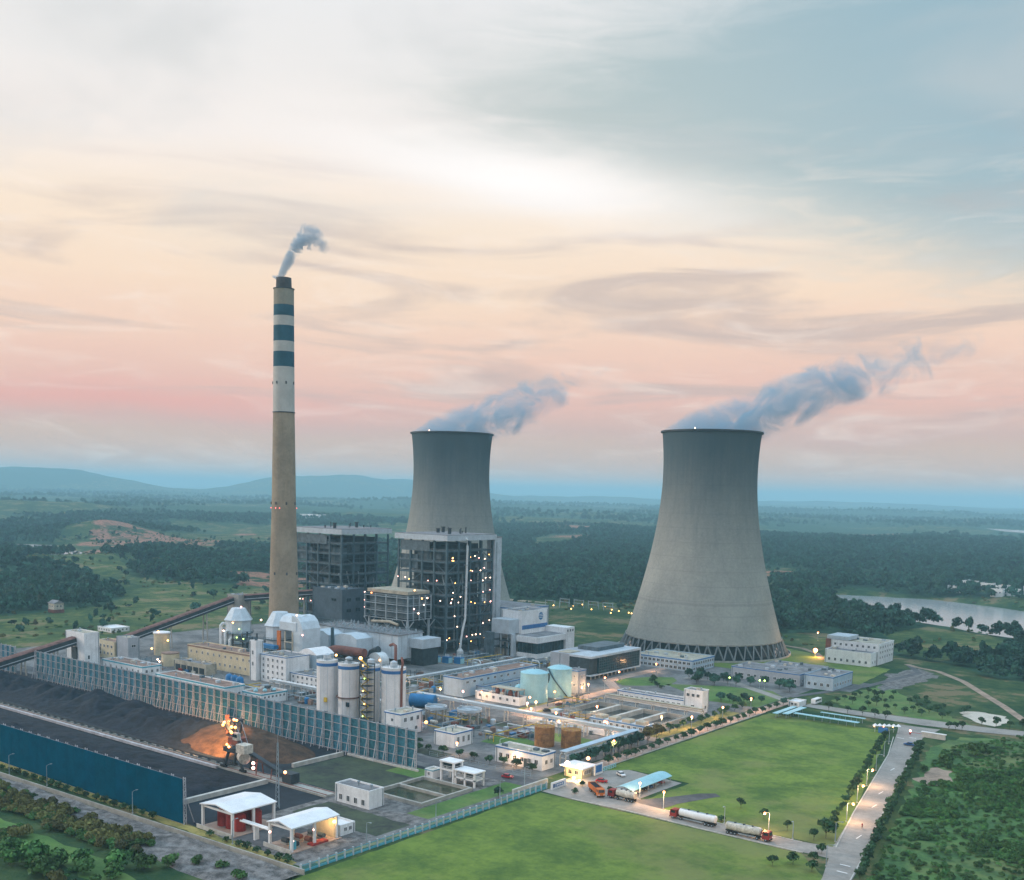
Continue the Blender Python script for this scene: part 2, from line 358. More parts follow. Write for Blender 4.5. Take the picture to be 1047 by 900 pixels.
def building(name, label, cat, x0, x1, y0, y1, h, wall='white_wall', roof='roof_grey', trim=None, ws=(), we=(), group=None, z0=0, pr=.7, door=None, th=.7):
    r = thing(name, label, cat, ((x0 + x1) / 2, (y0 + y1) / 2, z0), group)
    mb = MB(); t = .3; h += z0
    mb.box(x0, x1, y0, y1, z0, h - pr)
    for q in ((x0, x1, y0, y0 + t), (x0, x1, y1 - t, y1), (x0, x0 + t, y0 + t, y1 - t), (x1 - t, x1, y0 + t, y1 - t)): mb.box(*q, h - pr, h)
    mb.build('wall', wall, r)
    rb = B(x0 + t + .01, x1 - t - .01, y0 + t + .01, y1 - t - .01, h - pr + .01, h - pr + .16)
    rb.build('roof', roof, r)
    rr_ = random.Random(int(x0 * 7 + y0 * 13)); zr = h - pr + .16
    if min(x1 - x0, y1 - y0) > 4.5 and h - z0 > 4:
        for _ in range(min(9, int((x1 - x0) * (y1 - y0) / 60) + 1)):
            a_, b_ = rr_.uniform(.5, 1.3), rr_.uniform(.5, 1.1); px_, py_ = rr_.uniform(x0 + 1.8, x1 - 1.8), rr_.uniform(y0 + 1.8, y1 - 1.8)
            if rr_.random() < .7: MB().box(px_ - a_, px_ + a_, py_ - b_, py_ + b_, zr, zr + rr_.uniform(.6, 1.5)).build('roof_unit', rr_.choice(('panel_pale', 'casing_grey', 'dirty_white')), r)
            else: MB().lathe((px_, py_, zr), [(.3, 0), (.3, 1.1), (.5, 1.2), (.5, 1.5), (.05, 1.7)], 10).build('roof_vent', 'steel_pale', r)
    for px_, py_ in ((x0 + .6, y0 - .1), (x1 + .1, y1 - .6)): MB().box(px_ - .09, px_ + .09, py_ - .09, py_ + .09, z0, h - .4).build('downpipe', 'casing_grey', r)
    if trim:
        e = .07; tb = MB(); z0_, z1_ = h - th - .25, h - .25
        for q in ((x0 - e, x1 + e, y0 - e, y0), (x0 - e, x1 + e, y1, y1 + e), (x0 - e, x0, y0, y1), (x1, x1 + e, y0, y1)): tb.box(*q, z0_, z1_)
        tb.build('trim', trim, r)
    for n, z, ww, wh in ws: windows(r, 'S', y0, x0 + 1, x1 - 1, n, z, ww, wh)
    for n, z, ww, wh in we: windows(r, 'E', x1, y0 + 1, y1 - 1, n, z, ww, wh)
    if door:
        f, a, dw, dh = door
        (B(a - dw / 2, a + dw / 2, y0 - .06, y0 + .1, 0.02, dh) if f == 'S' else B(x1 - .1, x1 + .06, a - dw / 2, a + dw / 2, .02, dh)).build('door', 'frame_dark', r)
    return r
LAMP = {}
def lamp(parent, p, m='lamp_white', r=.38, name='lamp'):
    k = (m, r)
    if k not in LAMP: LAMP[k] = MB().ball((0, 0, 0), r, 8).mesh('lamp', m, smooth=True)
    wl = world_of(parent); return link(name, LAMP[k], parent, tuple(p[i] - wl[i] for i in range(3)))
def railing(root, x0, x1, y0, y1, z, m='steel_pale', h=1.1, w=.09):
    mb = MB()
    for a, b in (((x0, y0), (x1, y0)), ((x1, y0), (x1, y1)), ((x1, y1), (x0, y1)), ((x0, y1), (x0, y0))):
        mb.bar((*a, z + h), (*b, z + h), w); mb.bar((*a, z + h * .5), (*b, z + h * .5), w)
        L = math.hypot(b[0] - a[0], b[1] - a[1]); n = max(1, int(L / 3))
        for i in range(n): q = i / n; mb.bar((a[0] + (b[0] - a[0]) * q, a[1] + (b[1] - a[1]) * q, z), (a[0] + (b[0] - a[0]) * q, a[1] + (b[1] - a[1]) * q, z + h), w)
    return mb.build('railing', m, root)

# ------------------------------------------------------------------ terrain
def _h(ix, iy, s):
    n = (ix.astype(np.int64) * 374761393 + iy.astype(np.int64) * 668265263 + s * 1442695041) & 0x7fffffff
    n = ((n ^ (n >> 13)) * 1274126177) & 0x7fffffff
    return ((n ^ (n >> 16)) & 0xffff) / 65535.0
def vnoise(x, y, s):
    ix, iy = np.floor(x), np.floor(y); fx, fy = x - ix, y - iy; fx = fx * fx * (3 - 2 * fx); fy = fy * fy * (3 - 2 * fy)
    a, b, c, d = _h(ix, iy, s), _h(ix + 1, iy, s), _h(ix, iy + 1, s), _h(ix + 1, iy + 1, s)
    return (a * (1 - fx) + b * fx) * (1 - fy) + (c * (1 - fx) + d * fx) * fy
def fbm(x, y, size, s, o=4):
    t = 0; amp = .5; x = x / size; y = y / size
    for k in range(o): t = t + amp * (vnoise(x, y, s + k) - .5) * 2; amp *= .5; x = x * 2.03 + 5.1; y = y * 2.03 + 1.7
    return t
def sst(v, a, b): q = np.clip((v - a) / (b - a), 0, 1); return q * q * (3 - 2 * q)
def inpoly(x, y, P):
    r = np.zeros(x.shape, bool); n = len(P)
    for i in range(n):
        (x0, y0), (x1, y1) = P[i], P[(i + 1) % n]
        if y0 == y1: continue
        r ^= ((y0 > y) != (y1 > y)) & (x < (x1 - x0) * (y - y0) / (y1 - y0) + x0)
    return r
def pdist(x, y, P):                # signed distance, negative inside
    d = np.full(x.shape, 1e9); n = len(P)
    for i in range(n):
        (x0, y0), (x1, y1) = P[i], P[(i + 1) % n]; ex, ey = x1 - x0, y1 - y0
        t = np.clip(((x - x0) * ex + (y - y0) * ey) / (ex * ex + ey * ey + 1e-9), 0, 1)
        d = np.minimum(d, np.hypot(x - x0 - t * ex, y - y0 - t * ey))
    return np.where(inpoly(x, y, P), -d, d)
F_LEFT = [(-1750, 690), (-1606, 724), (-1475, 772), (-1336, 763), (-1117, 628), (-1055, 626), (-857, 546), (-814, 496), (-823, 462), (-817, 426), (-828, 372), (-1000, 250)]
F_LEFT2 = [(-1278, 786), (-1413, 882), (-1480, 963), (-1359, 981), (-1144, 931), (-1049, 887), (-863, 730), (-892, 691), (-945, 658), (-1015, 641)]
F_MID = [(-1690, 2085), (-1858, 2565), (-1366, 2494), (-479, 880), (-524, 851), (-592, 821), (-651, 806), (-752, 880)]
F_RBACK = [(-1399, 2907), (-654, 3633), (-100, 1300), (-211, 1225), (-343, 1215), (-452, 1215), (-509, 1165), (-804, 1752)]
F_RFRONT = [(-507, 1129), (-455, 1150), (-405, 1055), (-360, 1010), (-290, 955), (-241, 925), (-159, 905), (-60, 860), (-60, 690), (-117, 672), (-161, 671), (-200, 668), (-238, 709), (-309, 790), (-350, 740), (-420, 790)]
MEADOW_R = [(-288, 829), (-265, 900), (-188, 850), (-167, 775), (-204, 721), (-249, 749)]
SOILS = [[(-1674, 949), (-2006, 1192), (-2067, 1296), (-1831, 1189), (-1746, 1196), (-1599, 1186), (-1440, 1040), (-1392, 920), (-1418, 873), (-1426, 859)],
         [(-1902, 1487), (-2163, 1721), (-1889, 1522), (-1717, 1366)], [(-1298, 1749), (-1443, 2032), (-1384, 2054), (-1241, 1782), (-1197, 1639)],
         [(-1853, 2582), (-1766, 2633), (-1585, 2382), (-1602, 2334)], [(-1359, 3020), (-1368, 3421), (-1160, 3378), (-1071, 3429), (-1065, 3102), (-1160, 2866)],
         [(-626, 1398), (-600, 1437), (-553, 1333), (-562, 1270)], [(-980, 760), (-900, 790), (-830, 745), (-870, 715)], [(-215, 690), (-200, 700), (-188, 684), (-203, 672)]]
LAKE = [(-440, 1165), (-396, 1185), (-354, 1190), (-301, 1165), (-229, 1135), (-60, 1080), (-40, 880), (-180, 915), (-218, 918), (-262, 945), (-308, 975), (-350, 1000), (-400, 1060)]
POND1 = [(-1702, 891), (-1656, 919), (-1605, 895), (-1621, 864)]
POND2 = [(-1570, 846), (-1527, 875), (-1388, 836), (-1340, 796), (-1392, 786)]
FARW = [(-3045, 4044), (-3024, 4505), (-2736, 4411), (-2562, 4131), (-2786, 3843)]
FARW2 = [(-1206, 4825), (-973, 4624), (-905, 4303), (-1036, 4432)]
FIELDS = [[(-1000, 640), (-880, 690), (-760, 620), (-640, 480), (-640, 300), (-780, 330), (-800, 480), (-850, 545)], [(-1330, 770), (-1270, 790), (-1030, 650), (-1110, 640)]]
PLANT = [(-690, 100), (-40, 100), (-40, 650), (-112, 660), (-200, 672), (-214, 706), (-290, 722), (-345, 760), (-450, 806), (-690, 806)]
cY, sY = math.cos(YAW), math.sin(YAW)
def terrain(x, y):
    lat = cY * x + sY * y; dep = -sY * x + cY * y; rr = np.hypot(x, y)
    dx = np.maximum(np.maximum(-760 - x, x + 30), 0); dy = np.maximum(np.maximum(100 - y, y - 745), 0); m = sst(np.hypot(dx, dy), 0, 320)
    h = m * (17 * fbm(x, y, 420, 11) + 5 * fbm(x, y, 120, 31, 3) + 2)
    h = h + 26 * sst(rr, 1600, 3500) * (fbm(x, y, 1300, 57) + .2)
    def bump(l, d, sl, sdp, a): return a * np.exp(-((lat - l) / sl) ** 2 - ((dep - d) / sdp) ** 2)
    h = h + bump(-780, 2050, 75, 130, 24) + bump(-1350, 3150, 420, 260, 34) + bump(-620, 3600, 700, 300, 18)
    w_ = 1 + .45 * fbm(x, y, 900, 91, 5)
    h = h + w_ * (bump(-4500, 9600, 700, 900, 150) + bump(-3700, 9900, 700, 800, 75) + bump(-1900, 11500, 650, 900, 205) + bump(-2500, 10800, 500, 700, 110) + bump(-1100, 12500, 700, 900, 180)
                  + bump(600, 13500, 2600, 900, 60) + bump(4300, 14500, 2600, 900, 70) + bump(-6500, 9000, 1500, 1500, 130) + bump(-300, 6500, 1200, 500, 24) + bump(2500, 8000, 1800, 500, 26))
    h = h + 45 * sst(rr, 6000, 12000) * (fbm(x, y, 2600, 77) + .1)
    h = h * (1 - sst(rr, 18000, 30000) * .7)
    h = h + bump(70, 900, 60, 90, 7)
    for P, fade, dpt in ((LAKE, 45, 6), (POND1, 70, 4), (POND2, 70, 4), (FARW, 150, 5), (FARW2, 120, 5)):
        near = (np.abs(x - np.mean([p[0] for p in P])) < 900) & (np.abs(y - np.mean([p[1] for p in P])) < 900)
        if near.any():
            d = pdist(x[near], y[near], P) + 14 * fbm(x[near], y[near], 60, 5); k = 1 - sst(d, -fade * .35, fade)
            h[near] = h[near] * (1 - k) - dpt * k
    return h
def forest_mask(x, y):
    lat = cY * x + sY * y; dep = -sY * x + cY * y
    f = np.zeros(x.shape)
    for P in (F_LEFT, F_LEFT2, F_MID, F_RBACK, F_RFRONT):
        d = pdist(x, y, P) + 40 * fbm(x, y, 130, 3); f = np.maximum(f, (1 - sst(d, -10, 25)) * sst(fbm(x, y, 150, 63) + .34, .0, .12))
    g = fbm(x, y, 420, 23) + .22
    f = np.maximum(f, sst(dep, 950, 1350) * sst(g, -.02, .12))
    for P in SOILS + FIELDS + [LAKE, POND1, POND2, FARW, FARW2, MEADOW_R]:
        d = pdist(x, y, P) + (8 if P is LAKE else 26) * fbm(x, y, 70, 8); f = f * (np.where(dep > 1120, sst(d, 0, 8), sst(d, 14, 40)) if P is LAKE else sst(d, 10, 70) if P in (POND1, POND2) else sst(d, 4, 28) if P in SOILS else sst(d, -5, 8))
    return f * sst(pdist(x, y, PLANT), 4, 14)
def make_ground():
    a = np.concatenate([np.arange(-36, 36.01, .25), np.arange(38, 322, 3)]); a = np.radians(a + 90 + 37.7)
    r = [1., 50, 90]
    while r[-1] < 45000: r.append(r[-1] * 1.0118 if r[-1] > 120 else r[-1] + 20)
    r = np.array(r); X = (r[:, None] * np.cos(a)[None, :]); Y = (r[:, None] * np.sin(a)[None, :])
    Z = terrain(X.ravel(), Y.ravel()); nr, na = len(r), len(a)
    v = np.stack([X.ravel(), Y.ravel(), Z], 1)
    i, j = np.meshgrid(np.arange(nr - 1), np.arange(na), indexing='ij'); j2 = (j + 1) % na
    f = np.stack([i * na + j, (i + 1) * na + j, (i + 1) * na + j2, i * na + j2], -1).reshape(-1, 4)
    me = bpy.data.meshes.new('ground'); me.vertices.add(len(v)); me.vertices.foreach_set('co', v.ravel())
    me.loops.add(f.size); me.loops.foreach_set('vertex_index', f.ravel()); me.polygons.add(len(f)); me.polygons.foreach_set('loop_start', np.arange(len(f)) * 4)
    me.polygons.foreach_set('use_smooth', np.ones(len(f), bool)); me.update(calc_edges=True)
    x, y = v[:, 0], v[:, 1]; fo = forest_mask(x, y); so = np.zeros(len(x))
    for P in SOILS:
        d = pdist(x, y, P) + 90 * fbm(x, y, 130, 44); so = np.maximum(so, (1 - sst(d, -15, 15)) * .9)
    fi = np.zeros(len(x))
    for P in FIELDS + [MEADOW_R]:
        fi = np.maximum(fi, 1 - sst(pdist(x, y, P) + 30 * fbm(x, y, 90, 14), -20, 20))
    ca = me.color_attributes.new('cover', 'FLOAT_COLOR', 'POINT')
    ca.data.foreach_set('color', np.stack([fo, so, fi, np.ones(len(x))], 1).astype(np.float32).ravel())
    m = bpy.data.materials.new('land'); m.use_nodes = True; t = NT(m.node_tree); b = t.n['Principled BSDF']
    b.inputs['Roughness'].default_value = .95; b.inputs['Specular IOR Level'].default_value = .1
    g = t.new('ShaderNodeNewGeometry').outputs['Position']; at = t.new('ShaderNodeAttribute', attribute_name='cover'); s = t.new('ShaderNodeSeparateColor'); t.l.new(at.outputs['Color'], s.inputs[0])
    n1 = t.noise(g, .004, 6, .6); n2 = t.noise(g, .022, 6, .65); n3 = t.noise(g, .12, 5, .65); n4 = t.noise(g, .9, 3, .6)
    q = t.math('ADD', t.math('MULTIPLY', n2, .6), t.math('MULTIPLY', n3, .4))
    rough_green = t.mix(t.smooth(q, .40, .60), C4(.020, .056, .024), C4(.075, .110, .040))
    field = t.mix(t.smooth(q, .40, .60), C4(.030, .070, .026), C4(.115, .145, .045))
    c = t.mix(s.outputs[2], rough_green, field)
    c = t.mix(t.math('MULTIPLY', t.smooth(t.math('ADD', n2, t.math('MULTIPLY', n3, .4)), .74, .82), .65), c, C4(.23, .16, .10))
    c = t.mix(t.smooth(t.math('ADD', s.outputs[0], t.math('MULTIPLY', t.math('SUBTRACT', n3, .5), .8)), .35, .6), c, t.mix(t.smooth(n3, .35, .65), C4(.016, .050, .032), C4(.040, .095, .050)))
    c = t.mix(t.smooth(t.math('ADD', s.outputs[1], t.math('MULTIPLY', t.math('SUBTRACT', n2, .5), 3.)), .62, .85), c, t.mix(t.smooth(n3, .35, .6), C4(.16, .095, .06), C4(.36, .17, .115)))
    t.l.new(c, b.inputs['Base Color'])
    bn = t.new('ShaderNodeBump'); bn.inputs['Strength'].default_value = .7; bn.inputs['Distance'].default_value = 2.0
    t.l.new(t.math('ADD', n3, t.math('MULTIPLY', n4, .15)), bn.inputs['Height']); t.l.new(bn.outputs[0], b.inputs['Normal'])
    me.materials.append(m); return tag(link('ground', me), kind='structure')
make_ground()
def grow(P, k):
    cx = sum(p[0] for p in P) / len(P); cy = sum(p[1] for p in P) / len(P); return [(cx + (x - cx) * k, cy + (y - cy) * k) for x, y in P]
sheet('lake', grow(LAKE, 1.35), -2.2, 'lake_water')
for P, z in ((POND1, -1.0), (POND2, -1.0), (FARW, -2), (FARW2, -2)): sheet('pond', grow(P, 1.25), z, 'lake_water')

def rect(x0, x1, y0, y1): return [(x0, y0), (x1, y0), (x1, y1), (x0, y1)]
# plant floors, lawns and roads, each sheet a little above the one below
sheet('coal_yard_floor', rect(-700, -262, 192.5, 292), .04, 'coal_floor')
sheet('plant_pavement', [(-640, 292), (-262, 292), (-262, 300), (-223, 300), (-223, 565), (-205, 565), (-205, 600), (-640, 600)], .05, 'paving')
sheet('works_yard', [(-262, 191), (-217, 191), (-217, 300), (-262, 300)], .045, 'gravel')
sheet('meadow', [(-214, 330), (-213, 480), (-160, 480), (-152, 468), (-112, 306), (-165, 303), (-181, 310), (-180, 340), (-205, 342)], .05, 'grass_field')
sheet('meadow', [(-211.5, 150), (-212.5, 293.5), (-118, 294), (-104, 277), (-40, 120), (-150, 120)], .05, 'grass_field')
sheet('lawn', rect(-258, -218.5, 222, 237), .09, 'waste_ground'); sheet('lawn', [(-298.5, 248), (-285, 246.5), (-262, 247.5), (-258, 252), (-257, 270), (-259, 284), (-280, 284.3), (-298.5, 284)], .085, 'waste_ground')
sheet('lawn', rect(-230, -217.5, 245, 296), .09, 'lawn'); sheet('lawn', rect(-272, -256, 278, 289), .10, 'lawn')
sheet('bank_grass', [(-420, 160), (-312, 158), (-262, 158), (-240, 155), (-232, 146), (-262, 148), (-312, 150), (-420, 150)], .06, 'lawn'); sheet('verge', rect(-218.5, -216, 195, 296), .10, 'dry_grass'); sheet('verge', rect(-500, -220, 188, 191.5), .10, 'dry_grass')
sheet('lawn', [(-276, 338), (-256, 338), (-256, 352), (-268, 356), (-278, 350)], .10, 'lawn'); sheet('lawn', [(-255, 360), (-229, 360), (-229, 373), (-280, 372), (-262, 362)], .10, 'lawn')
sheet('lawn', [(-290, 514), (-249, 487), (-223.5, 489), (-223.5, 522), (-237, 537), (-262, 532)], .10, 'lawn')
sheet('lawn', [(-316, 512), (-313, 500), (-304, 493), (-296, 500), (-286, 512), (-290, 528), (-297, 536), (-306, 530)], .10, 'lawn')
sheet('lawn', rect(-229.5, -223.5, 392, 470), .10, 'dry_grass'); sheet('lawn', [(-306, 400), (-294, 404), (-295, 440), (-306, 450)], .10, 'dry_grass')
sheet('lawn', rect(-520, -430, 690, 725), .09, 'lawn'); sheet('lawn', [(-420, 600), (-300, 590), (-210, 592), (-215, 660), (-300, 700), (-460, 700)], .08, 'grass_field')
sheet('substation_yard', rect(-545, -450, 726, 741), .12, 'paving_lamp_tint')
wr = strip('wide_road', [(-98.5, 262), (-101.8, 279), (-108, 305), (-117, 345), (-126.5, 390), (-136, 435), (-145, 476), (-148, 500)], [7.5, 7.5, 10, 8.5, 8.5, 8.5, 11, 18], .14, 'road_concrete')
strip('boulevard', [(-208, 513), (-180, 511), (-150, 512), (-125, 515), (-100, 521), (-60, 532), (0, 550)], [9, 11, 15, 13, 12, 11, 11], .17, 'road_concrete')
strip('access_road', [(-213, 302), (-200, 302), (-180, 300.5), (-150, 299), (-128, 299), (-106, 301)], [14, 16, 10, 8.5, 8, 12], .15, 'road_concrete')
sheet('gate_forecourt', [(-216, 308), (-196, 306), (-183, 307), (-182, 338), (-206, 341), (-216, 330)], .12, 'road_concrete')
strip('side_spur', [(-178, 304), (-174, 315), (-168, 329), (-165, 333)], [14, 8, 6, 4], .13, 'asphalt')
strip('plant_road', [(-218.5, 328), (-218.5, 519)], 6.5, .16, 'paving_lamp_tint')
strip('plant_road', [(-640, 300), (-262, 300)], 7, .10, 'asphalt'); strip('plant_road', [(-262, 300), (-219, 301)], 9, .12, 'asphalt')
strip('plant_road', [(-219, 190), (-219, 298)], 3.2, .13, 'paving'); strip('plant_road', [(-300, 392), (-219, 392)], 7, .11, 'paving_lamp_tint')
strip('plant_road', [(-300, 392), (-300, 480), (-318, 500), (-318, 560)], 7, .12, 'paving_lamp_tint'); strip('plant_road', [(-292, 540), (-262, 545), (-219, 516)], 6, .12, 'road_concrete')
strip('plant_road', [(-370, 400), (-370, 470)], 9, .11, 'asphalt'); strip('plant_road', [(-223, 528), (-205, 590), (-198, 660), (-214, 690)], 4, .12, 'asphalt')
strip('plant_road', [(-310, 713), (-292, 708), (-275, 692), (-262, 668)], 4, .12, 'dirt')
strip('dirt_track', [(-215, 690), (-205, 681), (-191, 675), (-169, 648), (-149, 613), (-132, 584), (-114, 550), (-95, 522)], 4.2, .13, 'dirt')
sheet('pale_pool', [(-144, 549), (-138, 559), (-124, 556), (-119, 540), (-122, 527), (-131, 530)], .15, 'pale_pool')
sheet('overgrown_plot', [(-132, 462), (-128, 492), (-98, 505), (-30, 330), (-48, 262), (-90, 262), (-101, 315)], .05, 'overgrown'); sheet('gravel_patch', [(-211, 638), (-203, 678), (-185, 656), (-187, 608), (-193, 577)], .08, 'gravel')
sheet('nursery_plot', [(-204, 535), (-203, 575), (-199, 604), (-164, 553), (-130, 522), (-150, 520), (-190, 519)], .07, 'lawn')
for i in range(9):
    f = i / 9; yy = 300 + 165 * f; xx = -106.7 - (yy - 300) * .222
    if i in (1, 3, 4, 6): B(xx - .15, xx + .15, yy, yy + 4.5, .15, .165).build('lane_marking', 'white_paint', wr)
for y0, x0 in ((286, -103), (292, -104.4), (470, -147), (474, -143)): B(x0 - 1.5, x0 + 1.5, y0, y0 + .5, .15, .165).build('lane_marking', 'white_paint', wr)
# kerbs
def kerb(pts):
    mb = MB()
    for a, b in zip(pts, pts[1:]): mb.bar((*a, .15), (*b, .15), .35, .3)
    return tag(mb.build('kerb', 'pale_concrete'), kind='structure')
kerb([(-112.4, 306), (-121.5, 345), (-131, 390), (-140.5, 435), (-150, 470)]); kerb([(-95, 262), (-103.5, 305), (-112.6, 345), (-122, 390), (-131.5, 435), (-139, 468)])
kerb([(-215, 330), (-215, 480)]); kerb([(-122, 303.6), (-150, 303.6), (-170, 304.6)]); kerb([(-118, 294.6), (-150, 294.6), (-180, 295.2), (-200, 294.4)])

def rubble():
    nx, ny = 150, 16; v = []
    for j in range(ny):
        for i in range(nx):
            x = -420 + 208 * i / (nx - 1); yb = 181.5 + (x + 364) * .033 - 1.2; wdt = 9 + 9 * max(0, min(1, (x + 300) / 60)) ; y = yb - wdt * j / (ny - 1)
            v.append((x, y, .12 + .0 * x))
    v = np.array(v); v[:, 2] += .5 + .55 * fbm(v[:, 0], v[:, 1], 3.5, 4, 3); e = np.tile(np.arange(ny)[:, None], (1, nx)).ravel(); v[:, 2] *= np.where((e == ny - 1), 0.05, 1)
    f = [(j * nx + i, (j + 1) * nx + i, (j + 1) * nx + i + 1, j * nx + i + 1) for j in range(ny - 1) for i in range(nx - 1)]
    mb = MB(); mb.add(v.tolist(), f); return tag(mb.build('rubble_bank', 'gravel', smooth=True), kind='structure')
rubble()
# ------------------------------------------------------------------ cooling towers
mat('column_concrete', C4(.17, .185, .19), var=.12, streak=.2)
def cooling_tower(x, y, label, H=145.5):
    t = thing('cooling_tower', label, 'cooling tower', (x, y, 0), 'hyperbolic cooling towers')
    rt, zt, b, zb = 31.0, 119, 81.5, 9.5
    rad = lambda z: rt * math.sqrt(1 + ((z - zt) / b) ** 2)
    prof = [(rad(z), z) for z in np.linspace(zb, H, 56)]; n = 120
    ins = [(r - .9, z) for r, z in reversed(prof)]
    MB().lathe((x, y, 0), prof + ins + [prof[0]], n, cap=False).build('shell', 'tower_concrete', t, smooth=True)
    MB().lathe((x, y, 0), [(rad(H) + .05, H - 1.2), (rad(H) + 1.0, H - 1.0), (rad(H) + 1.0, H + .15), (rad(H) - .95, H + .15), (rad(H) - .95, H - .2)], n, cap=False).build('rim_walkway', 'steel_dark', t, smooth=False)
    MB().lathe((x, y, 0), [(rad(zb) + .25, zb - .1), (rad(zb) + .35, zb + .9), (rad(zb) + .02, zb + .95)], n, cap=False).build('lintel_ring', 'concrete', t, smooth=True)
    r0 = rad(zb) + 4.5
    MB().lathe((x, y, 0), [(r0 + 2, 0), (r0 + 2, 1.2), (r0 + 1.4, 1.2), (r0 + 1.4, .3)], 96, cap=False).build('basin_wall', 'concrete', t)
    MB().lathe((x, y, 0), [(r0 + 1.4, .5), (.01, .5)], 96, cap=False).build('basin_water', 'pond_dark', t)
    MB().lathe((x, y, 0), [(rad(zb) - 4, .5), (rad(zb) - 4.5, 9), (.01, 9)], 72, cap=False).build('fill_packing', 'casing_dark', t)
    N = 52; step = 2 * math.pi / N
    for s in (-1, 1):
        a = s * step * .5
        me = MB().bar((r0, 0, .3), (rad(zb) * math.cos(a), rad(zb) * math.sin(a), zb + .2), .8).mesh('support_column', 'column_concrete')
        for k in range(N):
            o = link('support_column', me, t); o.rotation_euler = (0, 0, k * step)
    for k, a in enumerate((-118,)):
        lamp(t, (x + (rad(H) + 1.1) * math.cos(R(a + 37)), y + (rad(H) + 1.1) * math.sin(R(a + 37)), H + .6), 'lamp_white', .3, 'warning_lamp')
    return t
cooling_tower(-339.6, 651.3, 'huge concrete cooling tower in full view beside the glass office')
cooling_tower(-584.5, 670.6, 'farther concrete cooling tower half hidden behind the boiler house', 149)

# ------------------------------------------------------------------ chimney
def chimney():
    x, y = -508, 430; t = thing('chimney', 'tall tan concrete chimney with teal and white painted bands', 'chimney', (x, y, 0))
    def rad(z):
        P = [(0, 10.2), (20, 9.2), (90, 7.25), (147, 6.35), (222, 5.85)]
        return float(np.interp(z, [p[0] for p in P], [p[1] for p in P]))
    def seg(name, z0, z1, m, k=0.): MB().lathe((x, y, 0), [(rad(z) + k, z) for z in np.linspace(z0, z1, max(2, int((z1 - z0) / 8)))], 40).build(name, m, t, smooth=True)
    seg('shaft', 0, 146.6, 'chimney_concrete')
    for z0, z1, m in ((146.6, 173.2, 'chimney_pale'), (173.2, 182, 'chimney_teal'), (182, 188, 'chimney_pale'), (188, 197, 'chimney_teal'), (197, 202.6, 'chimney_pale'), (202.6, 208.9, 'chimney_teal'), (208.9, 218.3, 'chimney_tan')):
        seg('painted_band', z0, z1, m)
    MB().lathe((x, y, 0), [(4.6, 218.3), (4.4, 224.6), (3.9, 224.6), (3.9, 219)], 32, cap=False).build('flue', 'flue_steel', t, smooth=True)
    for z in (146.4, 218.0): MB().lathe((x, y, 0), [(rad(z), z), (rad(z) + .35, z + .1), (rad(z) + .35, z + .5), (rad(z), z + .6)], 40, cap=False).build('platform_ring', 'steel_dark', t)
    for z in (163, 92, 50):
        for k in range(7):
            a = k * 2 * math.pi / 7 + .4; rr = rad(z) + .02
            B(x + rr * math.cos(a) - .35, x + rr * math.cos(a) + .35, y + rr * math.sin(a) - .35, y + rr * math.sin(a) + .35, z, z + 1.6).build('vent', 'flue_steel', t)
    for a in (37.7 + 180 + 12, 37.7 + 12, -60, 280):
        lamp(t, (x + (rad(90) + .3) * math.cos(R(a)), y + (rad(90) + .3) * math.sin(R(a)), 90), 'lamp_red', .28, 'warning_lamp')
chimney()

